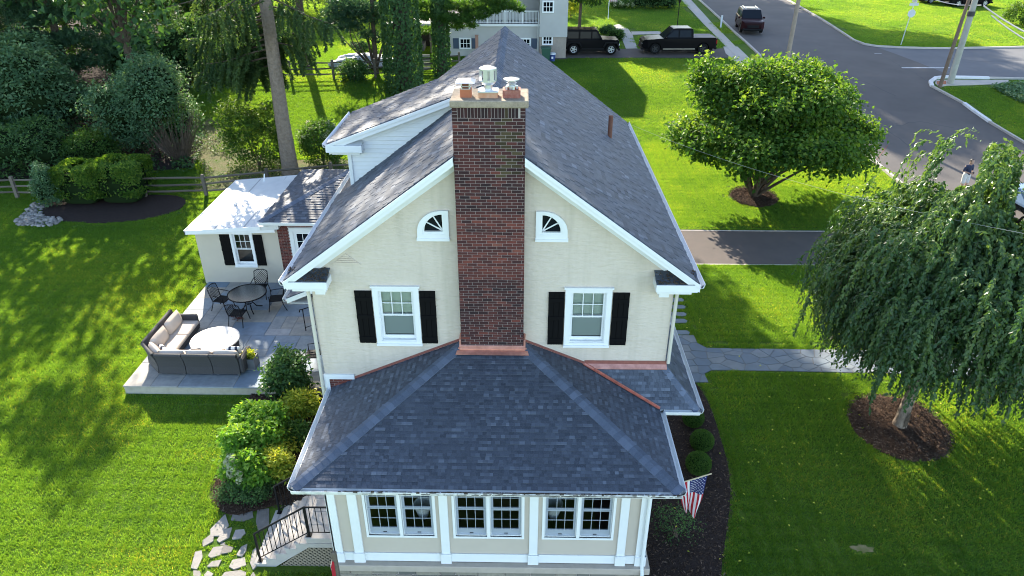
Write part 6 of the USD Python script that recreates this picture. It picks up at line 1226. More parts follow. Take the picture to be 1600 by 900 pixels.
dup(ch1, tuple(tc+[.10, 1.02, 0]), PI+.05, 'black metal chair with lattice back between the glass table and the wing wall')
dup(ch1, tuple(tc+[-1.0, .02, 0]), -PI/2-.25, 'black metal chair with lattice back at the left end of the glass table')
dup(ch1, tuple(tc+[1.02, .12, 0]), PI/2+.2, 'black metal chair with lattice back to the right of the glass table')
c = pz(490, 572); T = dup(ch1, (c[0]+.05, c[1]+.1, PZ), PI/2+.1, 'black metal chair alone by the house wall at the corner of the patio')
c = pz(372, 497); T = thing('dry_leaves', 'small patch of reddish leaves under the near chair on the patio', 'leaves', (c[0], c[1], PZ+.004)); q = rnd(711); n = 40; foliage('leaf_scatter', [leafmesh(np.column_stack([q.normal(size=(n, 2))*[.16, .10], .004+.01*q.random(n)]), rdir(q, n)*[1, 1, .1], np.array([[0, 0, 1.0]]*n)+.2*q.normal(size=(n, 3)), .09, .06, .5)], 'rust_fabric', T)
HR = thing('step_railing', 'short black iron railing beside the back door step on the patio', 'railing', (0, 0, 0))
def rail2(p0, p1, h0, h1, n):
    p0, p1 = np.asarray(p0), np.asarray(p1); obj('handrail', MB().tube([p0+[-.12, 0, h0-.1], p0+[-.1, 0, h0], p0+[0, 0, h0+.02], p1+[0, 0, h1]], .02, 6), 'black_iron', HR); obj('bottom_rail', MB().tube([p0+[0, 0, .14], p1+[0, 0, .14+h1-h0]], .013, 5), 'black_iron', HR)
    for t in np.linspace(0, 1, n): b = p0+(p1-p0)*t; obj('baluster', MB().tube([b+[0, 0, .14 if 0 < t else 0], b+[0, 0, h0+(h1-h0)*t+.01]], .012 if 0 < t < 1 else .018, 5), 'black_iron', HR)
p0 = pz(478, 517); rail2((p0[0], p0[1], PZ), (p0[0]+.95, p0[1]+.25, PZ), .88, 1.12, 5)
# pale long plank bench edge right of the sun room under the pent roof
a, b = at(1037, 645, -.2), at(1046, 684, -.2); c = (a+b)/2; T = thing('timber_edging', 'pale timber edging board lying in the right bed beside the wall', 'board', tuple(c), math.atan2(b[1]-a[1], b[0]-a[0])); hl = np.linalg.norm(b-a)/2; obj('board', MB().box((-hl, -.07, -.15), (hl, .07, .04), ch=.01), 'limestone', T)
# ---------------------------------------------------------------- rocks
RK = thing('rock_pile', 'bed of rounded pale grey river stones at the corner of the hedge bed', 'stones', (0, 0, 0)); q = rnd(721); poly = Polygon(smooth_line([at(*p)[:2] for p in ((24, 345), (40, 334), (60, 318), (68, 320), (64, 332), (80, 340), (99, 344), (96, 349), (62, 355), (34, 354), (24, 345))])).buffer(0); x0, y0, x1, y1 = poly.bounds; n = 0
pts = []
while n < 230:
    p = q.uniform((x0, y0), (x1, y1))
    if not poly.contains(Point(p)) or any((p[0]-a)**2+(p[1]-b)**2 < .016 for a, b in pts): n += .2; continue
    pts.append(p); n += 1; s = q.uniform(.07, .13); ic = trimesh.creation.icosphere(1); v = ic.vertices*[s*q.uniform(.8, 1.3), s*q.uniform(.8, 1.2), s*.7]*(1+.14*q.normal(size=(len(ic.vertices), 1)))@rotz(q.random()*6).T+[p[0], p[1], g(p[1])+.05]
    obj('stone', (v, ic.faces), 'fieldstone', RK, tone=q.uniform(0, .9))
# ---------------------------------------------------------------- fences
def fence(name, label, bases, hgt, seed, extra=()):
    T = thing(name, label, 'fence', (0, 0, 0)); q = rnd(seed); b = [np.array(at(*p)) for p in bases]
    for p in b: w = .075; obj('post', mf.Manifold.hull_points(np.array([(p[0]+x, p[1]+y, p[2]+z) for z, k in ((-.3, 1), (hgt*1.06, 1), (hgt*1.1, .7)) for x in (-w*k, w*k) for y in (-w*k, w*k)])), 'fence_wood', T, tone=q.random())
    for i in range(len(b)-1):
        for z in (.28, .60, .92):
            o = q.normal(size=(3,))*.015; s = np.linspace(-.02, 1.02, 4)[:, None]; p = b[i]+(b[i+1]-b[i])*s+[0, -.0, hgt*z]+o; p[1:3, 2] += q.normal(size=2)*.015
            obj('rail', MB().tube(p, [.045, .06, .06, .045], 5), 'fence_wood', T, tone=q.random())
    return T
fence('rail_fence', 'weathered grey split-rail fence running behind the clipped hedge and the wing', ((-75, 311), (28, 309), (125, 308.5), (228, 307.5), (323, 306), (421, 296), (520, 286), (600, 280)), 1.05, 731)
fence('rail_fence', 'dark split-rail fence crossing the far sunlit lawn', ((245, 122), (312, 121), (385, 123), (455, 125), (522, 123.5), (587, 122), (652, 118), (718, 111)), 1.22, 732)
c = at(655, 112); T = thing('stacked_boards', 'pale boards stacked against the far fence between the ivy trunks', 'boards', (c[0]-.2, c[1]+.25, c[2]))
for k in range(4): obj('board', MB().box((-.6, 0, .08+k*.30), (1.0, .05, .28+k*.30)), 'pole_pale', T)
c = at(575, 106); T = thing('tarp_cover', 'crumpled pale grey tarpaulin heap behind the far fence', 'tarpaulin', tuple(c)); q = rnd(733); ic = trimesh.creation.icosphere(4); v = ic.vertices*[2.6, .9, .8]; v *= (.75+.5*meshkit.fbm(ic.vertices*2.3, 4, 5)[:, None]); v[:, 2] = np.maximum(v[:, 2], -.1); obj('sheet', (v+[-.2, .5, .15], ic.faces), 'tarp', T)
c = at(645, 84); T = thing('open_shed', 'low open shed with a pale flat roof beside the pale house', 'shed', (c[0], c[1], c[2])); obj('roof', MB().box((-1.9, -.2, 2.15), (1.6, 2.6, 2.3)), 'far_stucco', T); obj('back_wall', MB().box((-1.7, 2.4, 0), (1.5, 2.5, 2.15)), 'under_dark', T)
for x in (-1.75, 1.4): obj('post', MB().box((x, 0, 0), (x+.12, .12, 2.15)), 'post_wood', T)
for k in range(5): obj('stored_board', MB().box((-1.3+.45*k, .8, 0), (-1.0+.45*k, 2.2, .5+.12*(k % 3))), 'grey_box', T)
# ---------------------------------------------------------------- neighbour's house
NYF = 43.0; NH = thing('grey_house', 'pale grey rendered house with blue shutters and a white balcony behind the ridge', 'house', (0, 0, 0)); zg = g(NYF)
XA, XB, XC = atY(692, 100, NYF)[0], atY(842, 80, NYF)[0], atY(886, 60, NYF-.5)[0]; zr_ = atY(770, 38.5, NYF)[2]; ztall = zr_+3.6
obj('low_wall', MB().box((XA, NYF, zg-.5), (XB, NYF+8, zr_)), 'far_stucco', NH); obj('balcony_floor', MB().box((XA-.1, NYF-.1, zr_+.06), (XB, NYF+8, zr_+.085)), 'asphalt_old', NH); obj('parapet', MB().box((XA-.12, NYF-.12, zr_-.1), (XB, NYF+8, zr_+.06)), 'white_paint', NH)
zb_ = atY(865, 58, NYF-.5)[2]
obj('tall_wall', MB().box((XB, NYF-.5, zb_), (XC, NYF+9, ztall)).box((XA+1.6, NYF+1.9, zr_), (XB, NYF+9, ztall)), 'far_stucco', NH); obj('stone_base', MB().box((XB+.02, NYF-.42, zg-.5), (XC-.05, NYF+9, zb_)), 'far_brick', NH)
obj('roof', MB().prism([(NYF-1.0, ztall-.2), (NYF+4.2, ztall+1.6), (NYF+9.5, ztall-.2)], XA+1.2, XC+.4, 'yz'), 'far_shingle', NH)
def farwin(x0, x1, z0, z1, y, nc=3, nr=2, sh=True):
    w = obj('window', MB().prism(sbox(x0, z0, x1, z1).difference(sbox(x0+.1, z0+.1, x1-.1, z1-.1)), y-.06, y), 'white_paint', NH); obj('pane', MB().box((x0+.1, y-.025, z0+.1), (x1-.1, y-.015, z1-.1)), 'car_glass', w); mm = MB()
    for k in range(1, nc): xx = x0+.1+(x1-x0-.2)*k/nc; mm.box((xx-.02, y-.045, z0+.1), (xx+.02, y-.03, z1-.1))
    for k in range(1, nr): zz = z0+.1+(z1-z0-.2)*k/nr; mm.box((x0+.1, y-.043, zz-.02), (x1-.1, y-.031, zz+.02))
    obj('muntin', mm, 'white_paint', w)
    if sh:
        for a, b in ((x0-.48, x0-.04), (x1+.04, x1+.48)): obj('shutter', MB().box((a, y-.04, z0+.03), (b, y, z1-.03)), 'shutter_blue', NH)
p, p2 = atY(718, 76.5, NYF), atY(736, 59, NYF); farwin(p[0], p2[0], p[2], p2[2], NYF); farwin(p[0]+4.6, p2[0]+4.6, p[2], p2[2], NYF)
p, p2 = atY(847, 20, NYF-.5), atY(866, 1, NYF-.5); farwin(p[0], p2[0], p[2], p2[2], NYF-.5, sh=False)
p, p2 = atY(847, 66, NYF-.42), atY(864, 52.5, NYF-.42); farwin(p[0], p2[0], p[2]-.2, p2[2]-.12, NYF-.42, sh=False)
BL = obj('balcony_rail', MB().box((XA+2.2, NYF+.1, zr_+.92), (XB-.05, NYF+.16, zr_+.99)).box((XA+2.2, NYF+.11, zr_+.14), (XB-.05, NYF+.15, zr_+.18)), 'white_paint', NH)
for k in range(48): x = XA+2.25+k*(XB-XA-2.35)/47; w = .05 if k % 12 == 0 else .018; obj('baluster', MB().box((x-w, NYF+.13-w, zr_+.06), (x+w, NYF+.13+w, zr_+(1.1 if k % 12 == 0 else .93))), 'white_paint', BL)
obj('downpipe', MB().tube([(XB-.08, NYF-.07, zr_+.9), (XB-.08, NYF-.07, zg)], .05, 6), 'white_paint', NH)
c = at(744, 92); T = thing('copper_post', 'short reddish post standing in front of the pale house wall', 'post', (atY(745, 64, NYF-.6)[0], NYF-.6, g(NYF-.6))); obj('post', MB().box((-.11, -.11, -.2), (.11, .11, atY(745, 55, NYF-.6)[2]-g(NYF)), ch=.01), 'copper_post', T); obj('cap', MB().box((-.13, -.13, atY(745, 55, NYF-.6)[2]-g(NYF)), (.13, .13, atY(745, 55, NYF-.6)[2]-g(NYF)+.05)), 'copper_post', T)
b = atY(853, 86, 41.6); b = np.array([b[0], 41.6, g(41.6)]); T = thing('wheelie_bin', 'dark green wheeled rubbish bin at the corner of the grey house', 'bin', tuple(b)); obj('body', mf.Manifold.hull_points(np.array([(x, y, z) for z, w in ((.08, .26), (1.0, .36)) for x in (-w, w) for y in (-w, w)])), 'bin_green', T); obj('lid', mf.Manifold.hull_points(np.array([(x, y, z) for z, w in ((1.0, .40), (1.06, .38), (1.12, .2)) for x in (-w, w) for y in (-w, w)])), 'bin_green', T)
for x in (-.24, .24): obj('wheel', MB().tube([(x-.04, .30, .11), (x+.04, .30, .11)], .11, 12), 'tyre', T)
obj('handle', MB().box((-.3, .36, .95), (.3, .44, 1.0), ch=.01), 'bin_green', T)
b = atY(863, 84, 41.75); b = np.array([b[0], 41.75, g(41.75)]); T = thing('recycling_tub', 'small blue tub with a white lid beside the green bin', 'bin', tuple(b)); obj('body', MB().lathe([(.001, 0), (.20, 0), (.25, .5), (.25, .52)], n=20), 'bin_blue', T, smooth=40); obj('lid', MB().lathe([(.27, .50), (.27, .58), (.2, .62), (.001, .63)], n=20), 'bin_white', T, smooth=40); obj('badge', MB().box((-.07, -.245, .2), (.07, -.225, .36)), 'bin_white', T)
# red brick house at the right top corner, garden flag
b = at(1560, 12); T = thing('small_flag', 'small striped red and white flag on a thin pole at the far front garden', 'flag', tuple(at(950, 30))); obj('pole', MB().tube([(0, 0, 0), (0, 0, 3.0)], .03, 6), 'white_paint', T); cl = obj('cloth', MB().box((.03, -.01, 1.6), (.75, .01, 2.75)), 'flag_white', T)
for k in range(4): obj('stripe', MB().box((.05+.19*k, -.016, 1.6), (.13+.19*k, .016, 2.75)), 'flag_red', cl)
# ---------------------------------------------------------------- vehicles
def prismM(poly, lo, hi, plane):
    v, f = MB().prism(poly, lo, hi, plane).mesh(); m_ = trimesh.Trimesh(v, f, process=True); m_.fix_normals(); return mf.Manifold(mf.Mesh(np.asarray(m_.vertices, np.float32), np.asarray(m_.faces, np.uint32)))
def cyl(x, z, r_, y0, y1, n=28): return prismM(Point(x, z).buffer(r_, n//4), y0, y1, 'xz')
def car(name, label, loc, rz_, paint, L, Wd, body, cabin, wins, shield, rearw, wheels, wr, extra=None, rim='rim', cat='car', inset=.16):
    """side profiles in (x, z), nose at +x; the cab narrows upwards by inset"""
    T = thing(name, label, cat, loc, rz_); w = Wd/2
    plan = Polygon([(-L/2+.02, -w+.18), (-L/2+.2, -w), (L/2-.45, -w), (L/2-.02, -w+.28), (L/2, 0), (L/2-.02, w-.28), (L/2-.45, w), (-L/2+.2, w), (-L/2+.02, w-.18), (-L/2, 0)])
    zt = max(p[1] for p in cabin); zb = min(p_[1] for p_ in cabin)
    front = Polygon([(-w+.06, 0.1), (-w, .45), (-w+.03, zb), (-w+.10, zb+.12), (w-.10, zb+.12), (w-.03, zb), (w, .45), (w-.06, .1)])
    bd = prismM(Polygon(body), -w-.1, w+.1, 'xz') ^ prismM(plan, 0, 3, 'xy') ^ prismM(front, -L, L, 'yz')
    for x in wheels: bd = bd - cyl(x, wr, wr*1.16, -w-.2, -w+.32) - cyl(x, wr, wr*1.16, w-.32, w+.2)
    obj('body', bd, paint, T, smooth=28)
    cf = Polygon([(-w+.07, zb-.05), (-w+inset+.05, zt-.06), (-w+inset+.16, zt+.02), (w-inset-.16, zt+.02), (w-inset-.05, zt-.06), (w-.07, zb-.05)])
    cb = prismM(Polygon(cabin), -w, w, 'xz') ^ prismM(cf, -L, L, 'yz'); obj('cabin', cb, paint, T, smooth=28)
    big = cb.scale([1, 1.015, 1]).scale([1.006, 1, 1])
    for wn in wins:
        for s in (-1, 1): obj('side_window', big ^ prismM(Polygon(wn), *((-w, -.3) if s < 0 else (.3, w)), 'xz'), 'car_glass', T)
    for nm, poly in (('windscreen', shield), ('rear_window', rearw)):
        if poly: obj(nm, cb.translate([.012 if nm == 'windscreen' else -.012, 0, .008]) ^ prismM(Polygon(poly), -w+inset, w-inset, 'xz'), 'car_glass', T)
    for x in wheels:
        for s in (-1, 1):
            y0, y1 = (s*(w-.24), s*(w-.01)); wh = obj('wheel', MB().lathe([(wr*.6, -.11), (wr*.93, -.115), (wr, -.08), (wr, .08), (wr*.93, .115), (wr*.6, .11)], n=26).mesh() if False else place_wheel(wr, x, s*(w-.13)), 'tyre', T)
            obj('rim', place_rim(wr, x, s*(w-.13), s), rim, wh)
    for s in (-1, 1):
        obj('headlight', MB().box((L/2-.16, s*(w-.42)-.16, .66), (L/2-.03, s*(w-.42)+.16, .80), ch=.03), 'headlight', T); obj('tail_light', MB().box((-L/2-.0, s*(w-.2)-.1, .75), (-L/2+.08, s*(w-.2)+.1, 1.05), ch=.02), 'tail_red', T)
        xm_ = max(p[0] for p in wins[0]); obj('mirror', chbox(np.array([xm_-.05, s*(w+.06)-.1, zb+.02]), np.array([xm_+.08, s*(w+.06)+.1, zb+.18]), .04), paint, T)
    obj('grille', MB().box((L/2-.08, -w*.5, .50), (L/2+.005, w*.5, .74), ch=.02), 'trim_black', T); obj('bumper', MB().box((L/2-.16, -w+.16, .30), (L/2+.03, w-.16, .46), ch=.04), 'trim_black', T); obj('bumper', MB().box((-L/2-.03, -w+.14, .32), (-L/2+.15, w-.14, .5), ch=.04), 'trim_black', T)
    obj('underside', MB().box((-L/2+.25, -w+.3, .2), (L/2-.25, w-.3, .42)), 'trim_black', T)
    if extra: extra(T, w)
    return T
def turn(mb, x, y, wr): v, f = mb.mesh(); return np.stack([v[:, 0]+x, v[:, 2]+y, v[:, 1]+wr], 1), f[:, ::-1]
def place_wheel(wr, x, y): return turn(MB().lathe([(.01, -.09), (wr*.6, -.09), (wr*.62, -.11), (wr*.93, -.115), (wr, -.08), (wr, .08), (wr*.93, .115), (wr*.62, .11), (wr*.6, .09), (.01, .09)], n=26), x, y, wr)
def place_rim(wr, x, y, s):
    mb = MB().lathe([(wr*.52, .095), (wr*.61, .12), (wr*.63, .10)], n=26).lathe([(.001, .125), (.07, .12), (.08, .09)], n=14)
    for k in range(5):
        a = k*2*PI/5; d = np.array([math.cos(a), math.sin(a), 0]); t = np.array([-d[1], d[0], 0]); z = np.array([0, 0, .112]); mb.add([d*.05-t*.05+z, d*wr*.6-t*.035+z, d*wr*.6+t*.035+z, d*.05+t*.05+z, d*.05-t*.05+z*.8, d*wr*.6-t*.035+z*.8, d*wr*.6+t*.035+z*.8, d*.05+t*.05+z*.8], [[0, 1, 2, 3], [0, 4, 5, 1], [2, 6, 7, 3]])
    if s < 0:
        mb.v = [v*[1, 1, -1] for v in mb.v]; mb.f = [f[:, ::-1] for f in mb.f]
    return turn(mb, x, y, wr)
def onroad(px, py): p = at(px, py); return p
# black off-road car
p = at(925, 87.5); jl = atY(972, 80, p[1])[0]-atY(877, 80, p[1])[0]
def jeepx(T, w):
    sp_ = MB(); v, f = place_wheel(.41, 0, 0); v = v[:, [1, 0, 2]]*[1, 1, 1]+[-2.28, 0, .62]; obj('spare_wheel', (v, f[:, ::-1]), 'tyre', T)
    for x in (-1.42, 1.48):
        for s in (-1, 1): obj('wheel_arch', MB().prism(Polygon([(x-.62, .62), (x-.45, .95), (x+.45, .95), (x+.62, .62), (x+.55, .62), (x+.40, .88), (x-.40, .88), (x-.55, .62)]), min(s*(w-.22), s*(w+.10)), max(s*(w-.22), s*(w+.10))), 'trim_black', T)
    obj('side_step', MB().box((-.8, -w-.06, .42), (.9, -w+.1, .5)).box((-.8, w-.1, .42), (.9, w+.06, .5)), 'trim_black', T)
    for k in range(5): obj('roof_bar', MB().box((-1.6+.5*k, -.55, 1.86), (-1.55+.5*k, .55, 1.89)), 'trim_black', T)
    for k in range(7): obj('grille_slot', MB().box((2.02, -.36+.12*k-.03, .72), (2.075, -.36+.12*k+.03, 1.0)), 'chrome', T)
    for s in (-1, 1): obj('round_lamp', MB().tube([(2.0, s*.52, .9), (2.075, s*.52, .9)], .1, 14), 'headlight', T)
car('off_road_car', 'black boxy off-road car with a rear spare wheel parked by the grey house', (p[0]-.02, p[1]+.95, g(p[1]+.9)+.02), 0, 'paint_black', 4.35, 1.85,
    [(-2.1, .45), (-2.15, 1.1), (-2.12, 1.16), (.72, 1.16), (1.95, 1.10), (2.08, 1.0), (2.1, .5), (1.9, .42), (-1.9, .42)], [(-2.12, 1.1), (-2.05, 1.84), (-1.95, 1.87), (.25, 1.84), (.40, 1.78), (.78, 1.1)],
    [[(-.02, 1.22), (-.02, 1.70), (.30, 1.70), (.60, 1.22)], [(-.95, 1.22), (-.95, 1.70), (-.12, 1.70), (-.12, 1.22)], [(-1.95, 1.22), (-1.92, 1.70), (-1.08, 1.70), (-1.08, 1.22)]],
    [(.36, 1.78), (.44, 1.80), (.82, 1.16), (.7, 1.16)], [(-2.2, 1.25), (-2.2, 1.75), (-2.0, 1.75), (-2.0, 1.25)], (-1.42, 1.48), .41, jeepx, cat='car', inset=.10)
# black pick-up, nose to the left
p = at(1060, 86.0)
def pickx(T, w):
    obj('bed_cover', MB().box((-2.78, -w+.12, 1.16), (-1.02, w-.12, 1.21), ch=.02), 'tonneau', T); obj('side_step', MB().box((-1.2, -w-.05, .36), (1.3, -w+.08, .43)).box((-1.2, w-.08, .36), (1.3, w+.05, .43)), 'lattice_wood', T)
    for s in (-1, 1): obj('bed_rail', MB().box((-2.8, s*(w-.09)-.05, 1.14), (-1.0, s*(w-.09)+.05, 1.22), ch=.02), 'paint_black', T)
    obj('tailgate', MB().box((-2.93, -w+.15, .62), (-2.88, w-.15, 1.16), ch=.01), 'paint_black', T)
car('pickup_truck', 'black four-door pick-up with a covered bed parked nearest the road', (p[0], p[1]+.98, g(p[1]+.9)+.02), PI+.03, 'paint_black', 5.85, 1.98,
    [(-2.88, .5), (-2.9, 1.15), (-1.0, 1.17), (1.15, 1.17), (2.6, 1.08), (2.86, .98), (2.92, .55), (2.7, .4), (-2.7, .42)], [(-1.05, 1.12), (-.98, 1.80), (-.85, 1.88), (.35, 1.88), (.55, 1.84), (1.32, 1.12)],
    [[(.16, 1.24), (.16, 1.74), (.50, 1.74), (1.08, 1.24)], [(-.85, 1.24), (-.82, 1.74), (.06, 1.74), (.06, 1.24)]], [(.5, 1.83), (.62, 1.86), (1.38, 1.16), (1.22, 1.14)], [(-1.1, 1.3), (-1.1, 1.75), (-.95, 1.75), (-.95, 1.3)], (-1.85, 1.90), .40, pickx, 'dark_rim', 'pick-up truck', .18)
# dark red sport utility car driving down the road
rd = Lk[6]-Lk[4]; 
rd = L1[2]-L1[0]; ra = math.atan2(rd[1], rd[0])
suv_b = [(-2.42, .5), (-2.44, 1.0), (-2.36, 1.14), (1.0, 1.12), (2.15, 1.02), (2.40, .90), (2.45, .5), (2.2, .35), (-2.2, .38)]; suv_c = [(-2.36, 1.08), (-2.1, 1.62), (-1.9, 1.76), (-.2, 1.80), (.35, 1.74), (1.22, 1.08)]
suv_w = [[(.02, 1.20), (.02, 1.62), (.38, 1.62), (.92, 1.20)], [(-.95, 1.2), (-.95, 1.64), (-.08, 1.64), (-.08, 1.2)], [(-2.0, 1.25), (-1.85, 1.62), (-1.05, 1.64), (-1.05, 1.2)]]; suv_s = [(.30, 1.74), (.42, 1.76), (1.26, 1.12), (1.05, 1.1)]; suv_r = [(-2.4, 1.2), (-2.2, 1.66), (-2.0, 1.66), (-2.2, 1.2)]
def suvx(T, w):
    for s in (-1, 1): obj('roof_rail', MB().tube([(-1.9, s*.55, 1.76), (-1.6, s*.55, 1.83), (-.1, s*.55, 1.85), (.15, s*.55, 1.78)], .025, 6), 'chrome', T)
    obj('sun_roof', MB().box((-.9, -.4, 1.775), (.0, .4, 1.815), ch=.01), 'car_glass', T)
p = at(1169, 47)
car('sport_utility_car', 'dark red sport utility car driving down the road towards the crossing', tuple(p+[0, 0, .02]), ra-.10, 'paint_maroon', 4.88, 1.96, suv_b, suv_c, suv_w, suv_s, suv_r, (-1.45, 1.48), .38, suvx, 'dark_rim')
p = at(1622, 338); rd2 = d1; car('parked_car', 'pale blue car on the road half hidden at the right edge behind the weeping tree', tuple(p+[.25, 0, .02]), math.atan2(rd2[1], rd2[0])+PI, 'paint_blue', 4.6, 1.82, [(a*.94, b*.92) for a, b in suv_b], [(a*.94, b*.86) for a, b in suv_c], [[(a*.94, b*.86) for a, b in w_] for w_ in suv_w], [(a*.94, b*.86) for a, b in suv_s], [(a*.94, b*.86) for a, b in suv_r], (-1.38, 1.4), .34, None)
p = at(1508, 9); car('parked_car', 'dark car parked with a pale car beside it at the far top right', tuple(p+[0, 0, .0]), .1, 'paint_black', 4.88, 1.9, suv_b, suv_c, suv_w, suv_s, suv_r, (-1.45, 1.48), .37, None)
p = at(1465, 4); car('parked_car', 'pale silver car at the far top right, left of the dark one', tuple(p+[0, 0, .0]), .1, 'paint_silver', 4.6, 1.82, [(a*.94, b*.92) for a, b in suv_b], [(a*.94, b*.86) for a, b in suv_c], [[(a*.94, b*.86) for a, b in w_] for w_ in suv_w], [(a*.94, b*.86) for a, b in suv_s], [(a*.94, b*.86) for a, b in suv_r], (-1.38, 1.4), .34, None)
# ---------------------------------------------------------------- poles, signs, wires
def pole(label, base, r0, h, m_, lean=(0, 0), band=None, foot=None):
    T = thing('utility_pole', label, 'pole', tuple(base)); obj('shaft', MB().tube([(0, 0, -.4), (lean[0]*.5, lean[1]*.5, h*.5), (lean[0], lean[1], h)], [r0, r0*.86, r0*.7], 14), m_, T, smooth=50)
    if band: obj('strap', MB().lathe([(r0*.98, -.16), (r0*1.08, -.15), (r0*1.08, .15), (r0*.98, .16)], (lean[0]*band/h, lean[1]*band/h, band), 16), 'wire_black', T)
    obj('crossarm', MB().box((lean[0]-1.1, lean[1]-.06, h-.8), (lean[0]+1.1, lean[1]+.06, h-.66)), m_, T)
    if foot: obj('foot_wrap', MB().tube([(0, 0, -.3), (lean[0]*foot/h, lean[1]*foot/h, foot)], [r0*1.03, r0*1.02], 14), foot_m, T, smooth=50)
    return T
foot_m = 'pole_dark'
P1 = at(1225, 119); pole('brown wooden utility pole rising between the round tree and the road', P1, .16, 10.5, 'pole_wood', (.12, 0), foot=.9)
P2 = at(1484, 131); pole('pale wooden utility pole with a dark strap at the road corner', P2, .22, 10.5, 'pole_pale', (.15, .05), band=4.6)
P3 = at(1468, 136); pole('thinner dark pole leaning beside the pale pole at the road corner', P3, .13, 8.0, 'pole_dark', (.55, .25))
def wire(label, a, b, r_, sag, m_='wire', cat='wire'):
    a, b = np.asarray(a, float), np.asarray(b, float); s = np.linspace(0, 1, 24)[:, None]; p = a+(b-a)*s-np.array([0, 0, 1.0])*sag*4*s*(1-s); T = thing('overhead_wire', label, cat, tuple(a)); obj('cable', MB().tube(p-a, r_, 5), m_, T)
wa = atY(1537, 9, P2[1]); wb = atY(1555, 28, P2[1]-.3)
wire('thick pale cable running from the strapped pole off to the right, upper one', wa, atY(1690, 84, P2[1]-7), .05, .3); wire('thick pale cable running from the strapped pole off to the right, lower one', atY(1549, 24, P2[1]), atY(1690, 100, P2[1]-7), .045, .3)
wire('thin pale service wire crossing the right lawn from the house eave', (3.95, 11.2, 6.75), at(1640, 372, 7.2), .004, .35)
wire('pale wires strung from the strapped pole towards the top left', atY(1533, 8, P2[1]), atY(1440, -10, P2[1]+14), .03, .3)
c = at(1407, 71); T = thing('street_sign', 'grey street name sign on a thin metal post at the far corner', 'sign', tuple(c)); hh = atY(1424, 8, c[1])[2]-c[2]; obj('post', MB().tube([(0, 0, -.2), (.12, 0, hh*.5), (.24, 0, hh)], .035, 8), 'sign_metal', T)
obj('blade', MB().box((-.1, -.01, hh-.05), (.62, .01, hh+.17)), 'sign_metal', T); obj('blade', MB().box((.23, -.4, hh+.19), (.25, .4, hh+.41)), 'sign_metal', T); obj('stop_plate', MB().lathe([(.001, -.012), (.33, -.012), (.33, .012), (.001, .012)], n=8).mesh() if False else MB().prism(Polygon([(.22+.32*math.cos(a), hh-.62+.32*math.sin(a)) for a in np.arange(8)*PI/4+PI/8]), -.055, -.035), 'sign_metal', T)
c = at(1126, 43); T = thing('marker_post', 'short white marker post beside the kerb opposite the dark red car', 'post', tuple(c)); obj('post', MB().box((-.07, -.05, -.1), (.07, .05, 1.0), ch=.01), 'white_paint', T); obj('cap', MB().box((-.085, -.065, .96), (.085, .065, 1.03), ch=.015), 'white_paint', T)
c = at(1058, 41); T = thing('lamp_post', 'small dark lamp post on the far sunlit lawn behind the pick-up', 'lamp post', tuple(c)); obj('post', MB().tube([(0, 0, -.1), (0, 0, 2.0)], .04, 8), 'black_iron', T); obj('lantern', MB().lathe([(.07, 2.0), (.15, 2.28), (.16, 2.3), (.001, 2.44)], n=6), 'trim_black', T); obj('lamp_glass', MB().lathe([(.06, 2.02), (.135, 2.27)], n=6), 'headlight', T)
# ---------------------------------------------------------------- the person on the road
p = at(1502, 300); zc_ = pix(p)[1]; hd = atY(1503, 256, p[1])[2]-p[2]; k_ = hd/1.78
PS_ = thing('person', 'person in navy top and pale shorts standing on the road looking down', 'person', tuple(p), .25)
J = {'hip': (0, 0, .95), 'waist': (0, .01, 1.08), 'chest': (0, 0, 1.32), 'neck': (0, -.02, 1.50), 'head': (0, -.06, 1.63)}
def capsules(bones, res=.03, it=12):
    m_ = mf.Manifold()
    for a, ra_, b, rb_ in bones: m_ = m_ + (mf.Manifold.sphere(ra_, 18).translate(list(map(float, a))) + mf.Manifold.sphere(rb_, 18).translate(list(map(float, b)))).hull()
    mm = m_.refine_to_length(res).to_mesh(); t = trimesh.Trimesh(mm.vert_properties[:, :3], mm.tri_verts); trimesh.smoothing.filter_taubin(t, iterations=it); return t
sk = [((0, -.02, 1.42), .06, (0, -.03, 1.52), .055), ((0, -.05, 1.60), .085, (0, -.075, 1.68), .092), ((0, -.10, 1.57), .055, (0, -.08, 1.62), .07), ((0, -.145, 1.60), .014, (0, -.16, 1.585), .016)]
for s in (-1, 1):
    sk += [((s*.10, 0, .92), .085, (s*.12, -.03, .50), .062), ((s*.12, -.03, .50), .06, (s*.13, .02, .10), .04), ((s*.13, .02, .06), .042, (s*.14, -.15, .03), .032), ((s*.20, 0, 1.40), .055, (s*.27, .02, 1.14), .043), ((s*.27, .02, 1.14), .042, (s*.10, -.24, 1.10), .028), ((s*.10, -.24, 1.10), .030, (s*.05, -.30, 1.10), .034), ((s*.085, -.07, 1.63), .018, (s*.09, -.055, 1.655), .016)]
    for f_ in range(4): sk += [((s*.05+s*(.022-.016*f_), -.31, 1.115-.014*f_), .011, (s*.03, -.37+.006*f_, 1.115-.014*f_), .0095), ((s*.03, -.37+.006*f_, 1.115-.014*f_), .0095, (s*.005, -.365, 1.11-.014*f_), .0085)]
    sk += [((s*.06, -.27, 1.13), .012, (s*.04, -.32, 1.15), .010)]
sk += [((0, 0, .98), .13, (0, 0, 1.3), .13)]
obj('body', capsules(sk, .02, 8), 'skin', PS_, smooth=True)
obj('shirt', capsules([((0, 0, 1.02), .155, (0, 0, 1.22), .15), ((-.10, 0, 1.36), .115, (.10, 0, 1.36), .115), ((0, 0, 1.2), .15, (0, 0, 1.38), .12), ((0, -.01, 1.40), .08, (0, -.01, 1.46), .07)]+[((s*.17, 0, 1.40), .08, (s*.25, .015, 1.19), .062) for s in (-1, 1)], .03, 6), 'shirt_navy', PS_, smooth=True)
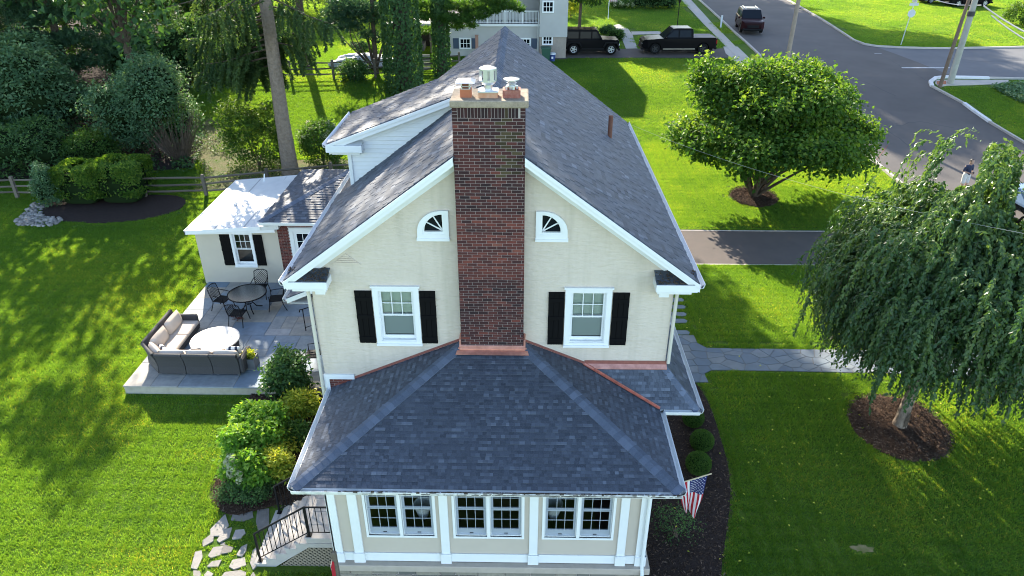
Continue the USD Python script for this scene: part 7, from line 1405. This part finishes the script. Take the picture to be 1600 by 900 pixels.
obj('shorts', capsules([((-.06, 0, .97), .14, (.06, 0, .97), .14)]+[((s*.10, 0, .93), .115, (s*.125, -.02, .56), .095) for s in (-1, 1)], .03, 6), 'shorts_white', PS_, smooth=True)
obj('hair', mf.Manifold.sphere(.104, 24).scale([.95, 1.08, 1]).translate([0, -.055, 1.685]) - mf.Manifold.cube([.4, .2, .3]).translate([-.2, -.30, 1.45]) - mf.Manifold.cube([.4, .4, .2]).translate([-.2, -.3, 1.42]), 'hair', PS_, smooth=40)
for s in (-1, 1): obj('eye', mf.Manifold.sphere(.012, 10).translate([s*.034, -.142, 1.635]), 'white_fabric', PS_); obj('shoe', capsules([((s*.13, .04, .045), .048, (s*.145, -.17, .035), .038)], .03, 3), 'white_fabric', PS_, smooth=True)
obj('mouth', MB().box((-.025, -.158, 1.552), (.025, -.150, 1.560)), 'rust_fabric', PS_)
T = thing('phone', 'dark phone held in both hands by the person on the road', 'phone', tuple(p+rotz(.25)@np.array([0, -.345, 1.128])), .25); obj('case', MB().box((-.04, -.012, -.05), (.04, .0, .06), ch=.004), 'trim_black', T); obj('screen', MB().box((-.035, .0005, -.045), (.035, .002, .055)), 'car_glass', T)

# ---------------------------------------------------------------- things built in world coordinates get their own base point
def rebase(p, loc):
    loc = np.asarray(loc, float); UsdGeom.XformCommonAPI(p); UsdGeom.Xformable(p).GetOrderedXformOps()[0].Set(Gf.Vec3d(*loc.tolist()))
    for c_ in Usd.PrimRange(p):
        if c_.IsA(UsdGeom.Mesh): a_ = UsdGeom.Mesh(c_).GetPointsAttr(); a_.Set(Vt.Vec3fArray.FromNumpy((np.array(a_.Get())-loc).astype(np.float32)))
for nm_ in ('rail_fence', 'rail_fence_001', 'rock_pile', 'step_railing', 'porch_steps', 'grey_house', 'house'):
    p = stage.GetPrimAtPath('/World/'+nm_); v = np.vstack([np.array(UsdGeom.Mesh(c_).GetPointsAttr().Get()) for c_ in Usd.PrimRange(p) if c_.IsA(UsdGeom.Mesh)]); lo, hi = v.min(0), v.max(0); y = (lo[1]+hi[1])/2
    rebase(p, ((lo[0]+hi[0])/2, y, float(g(y))))
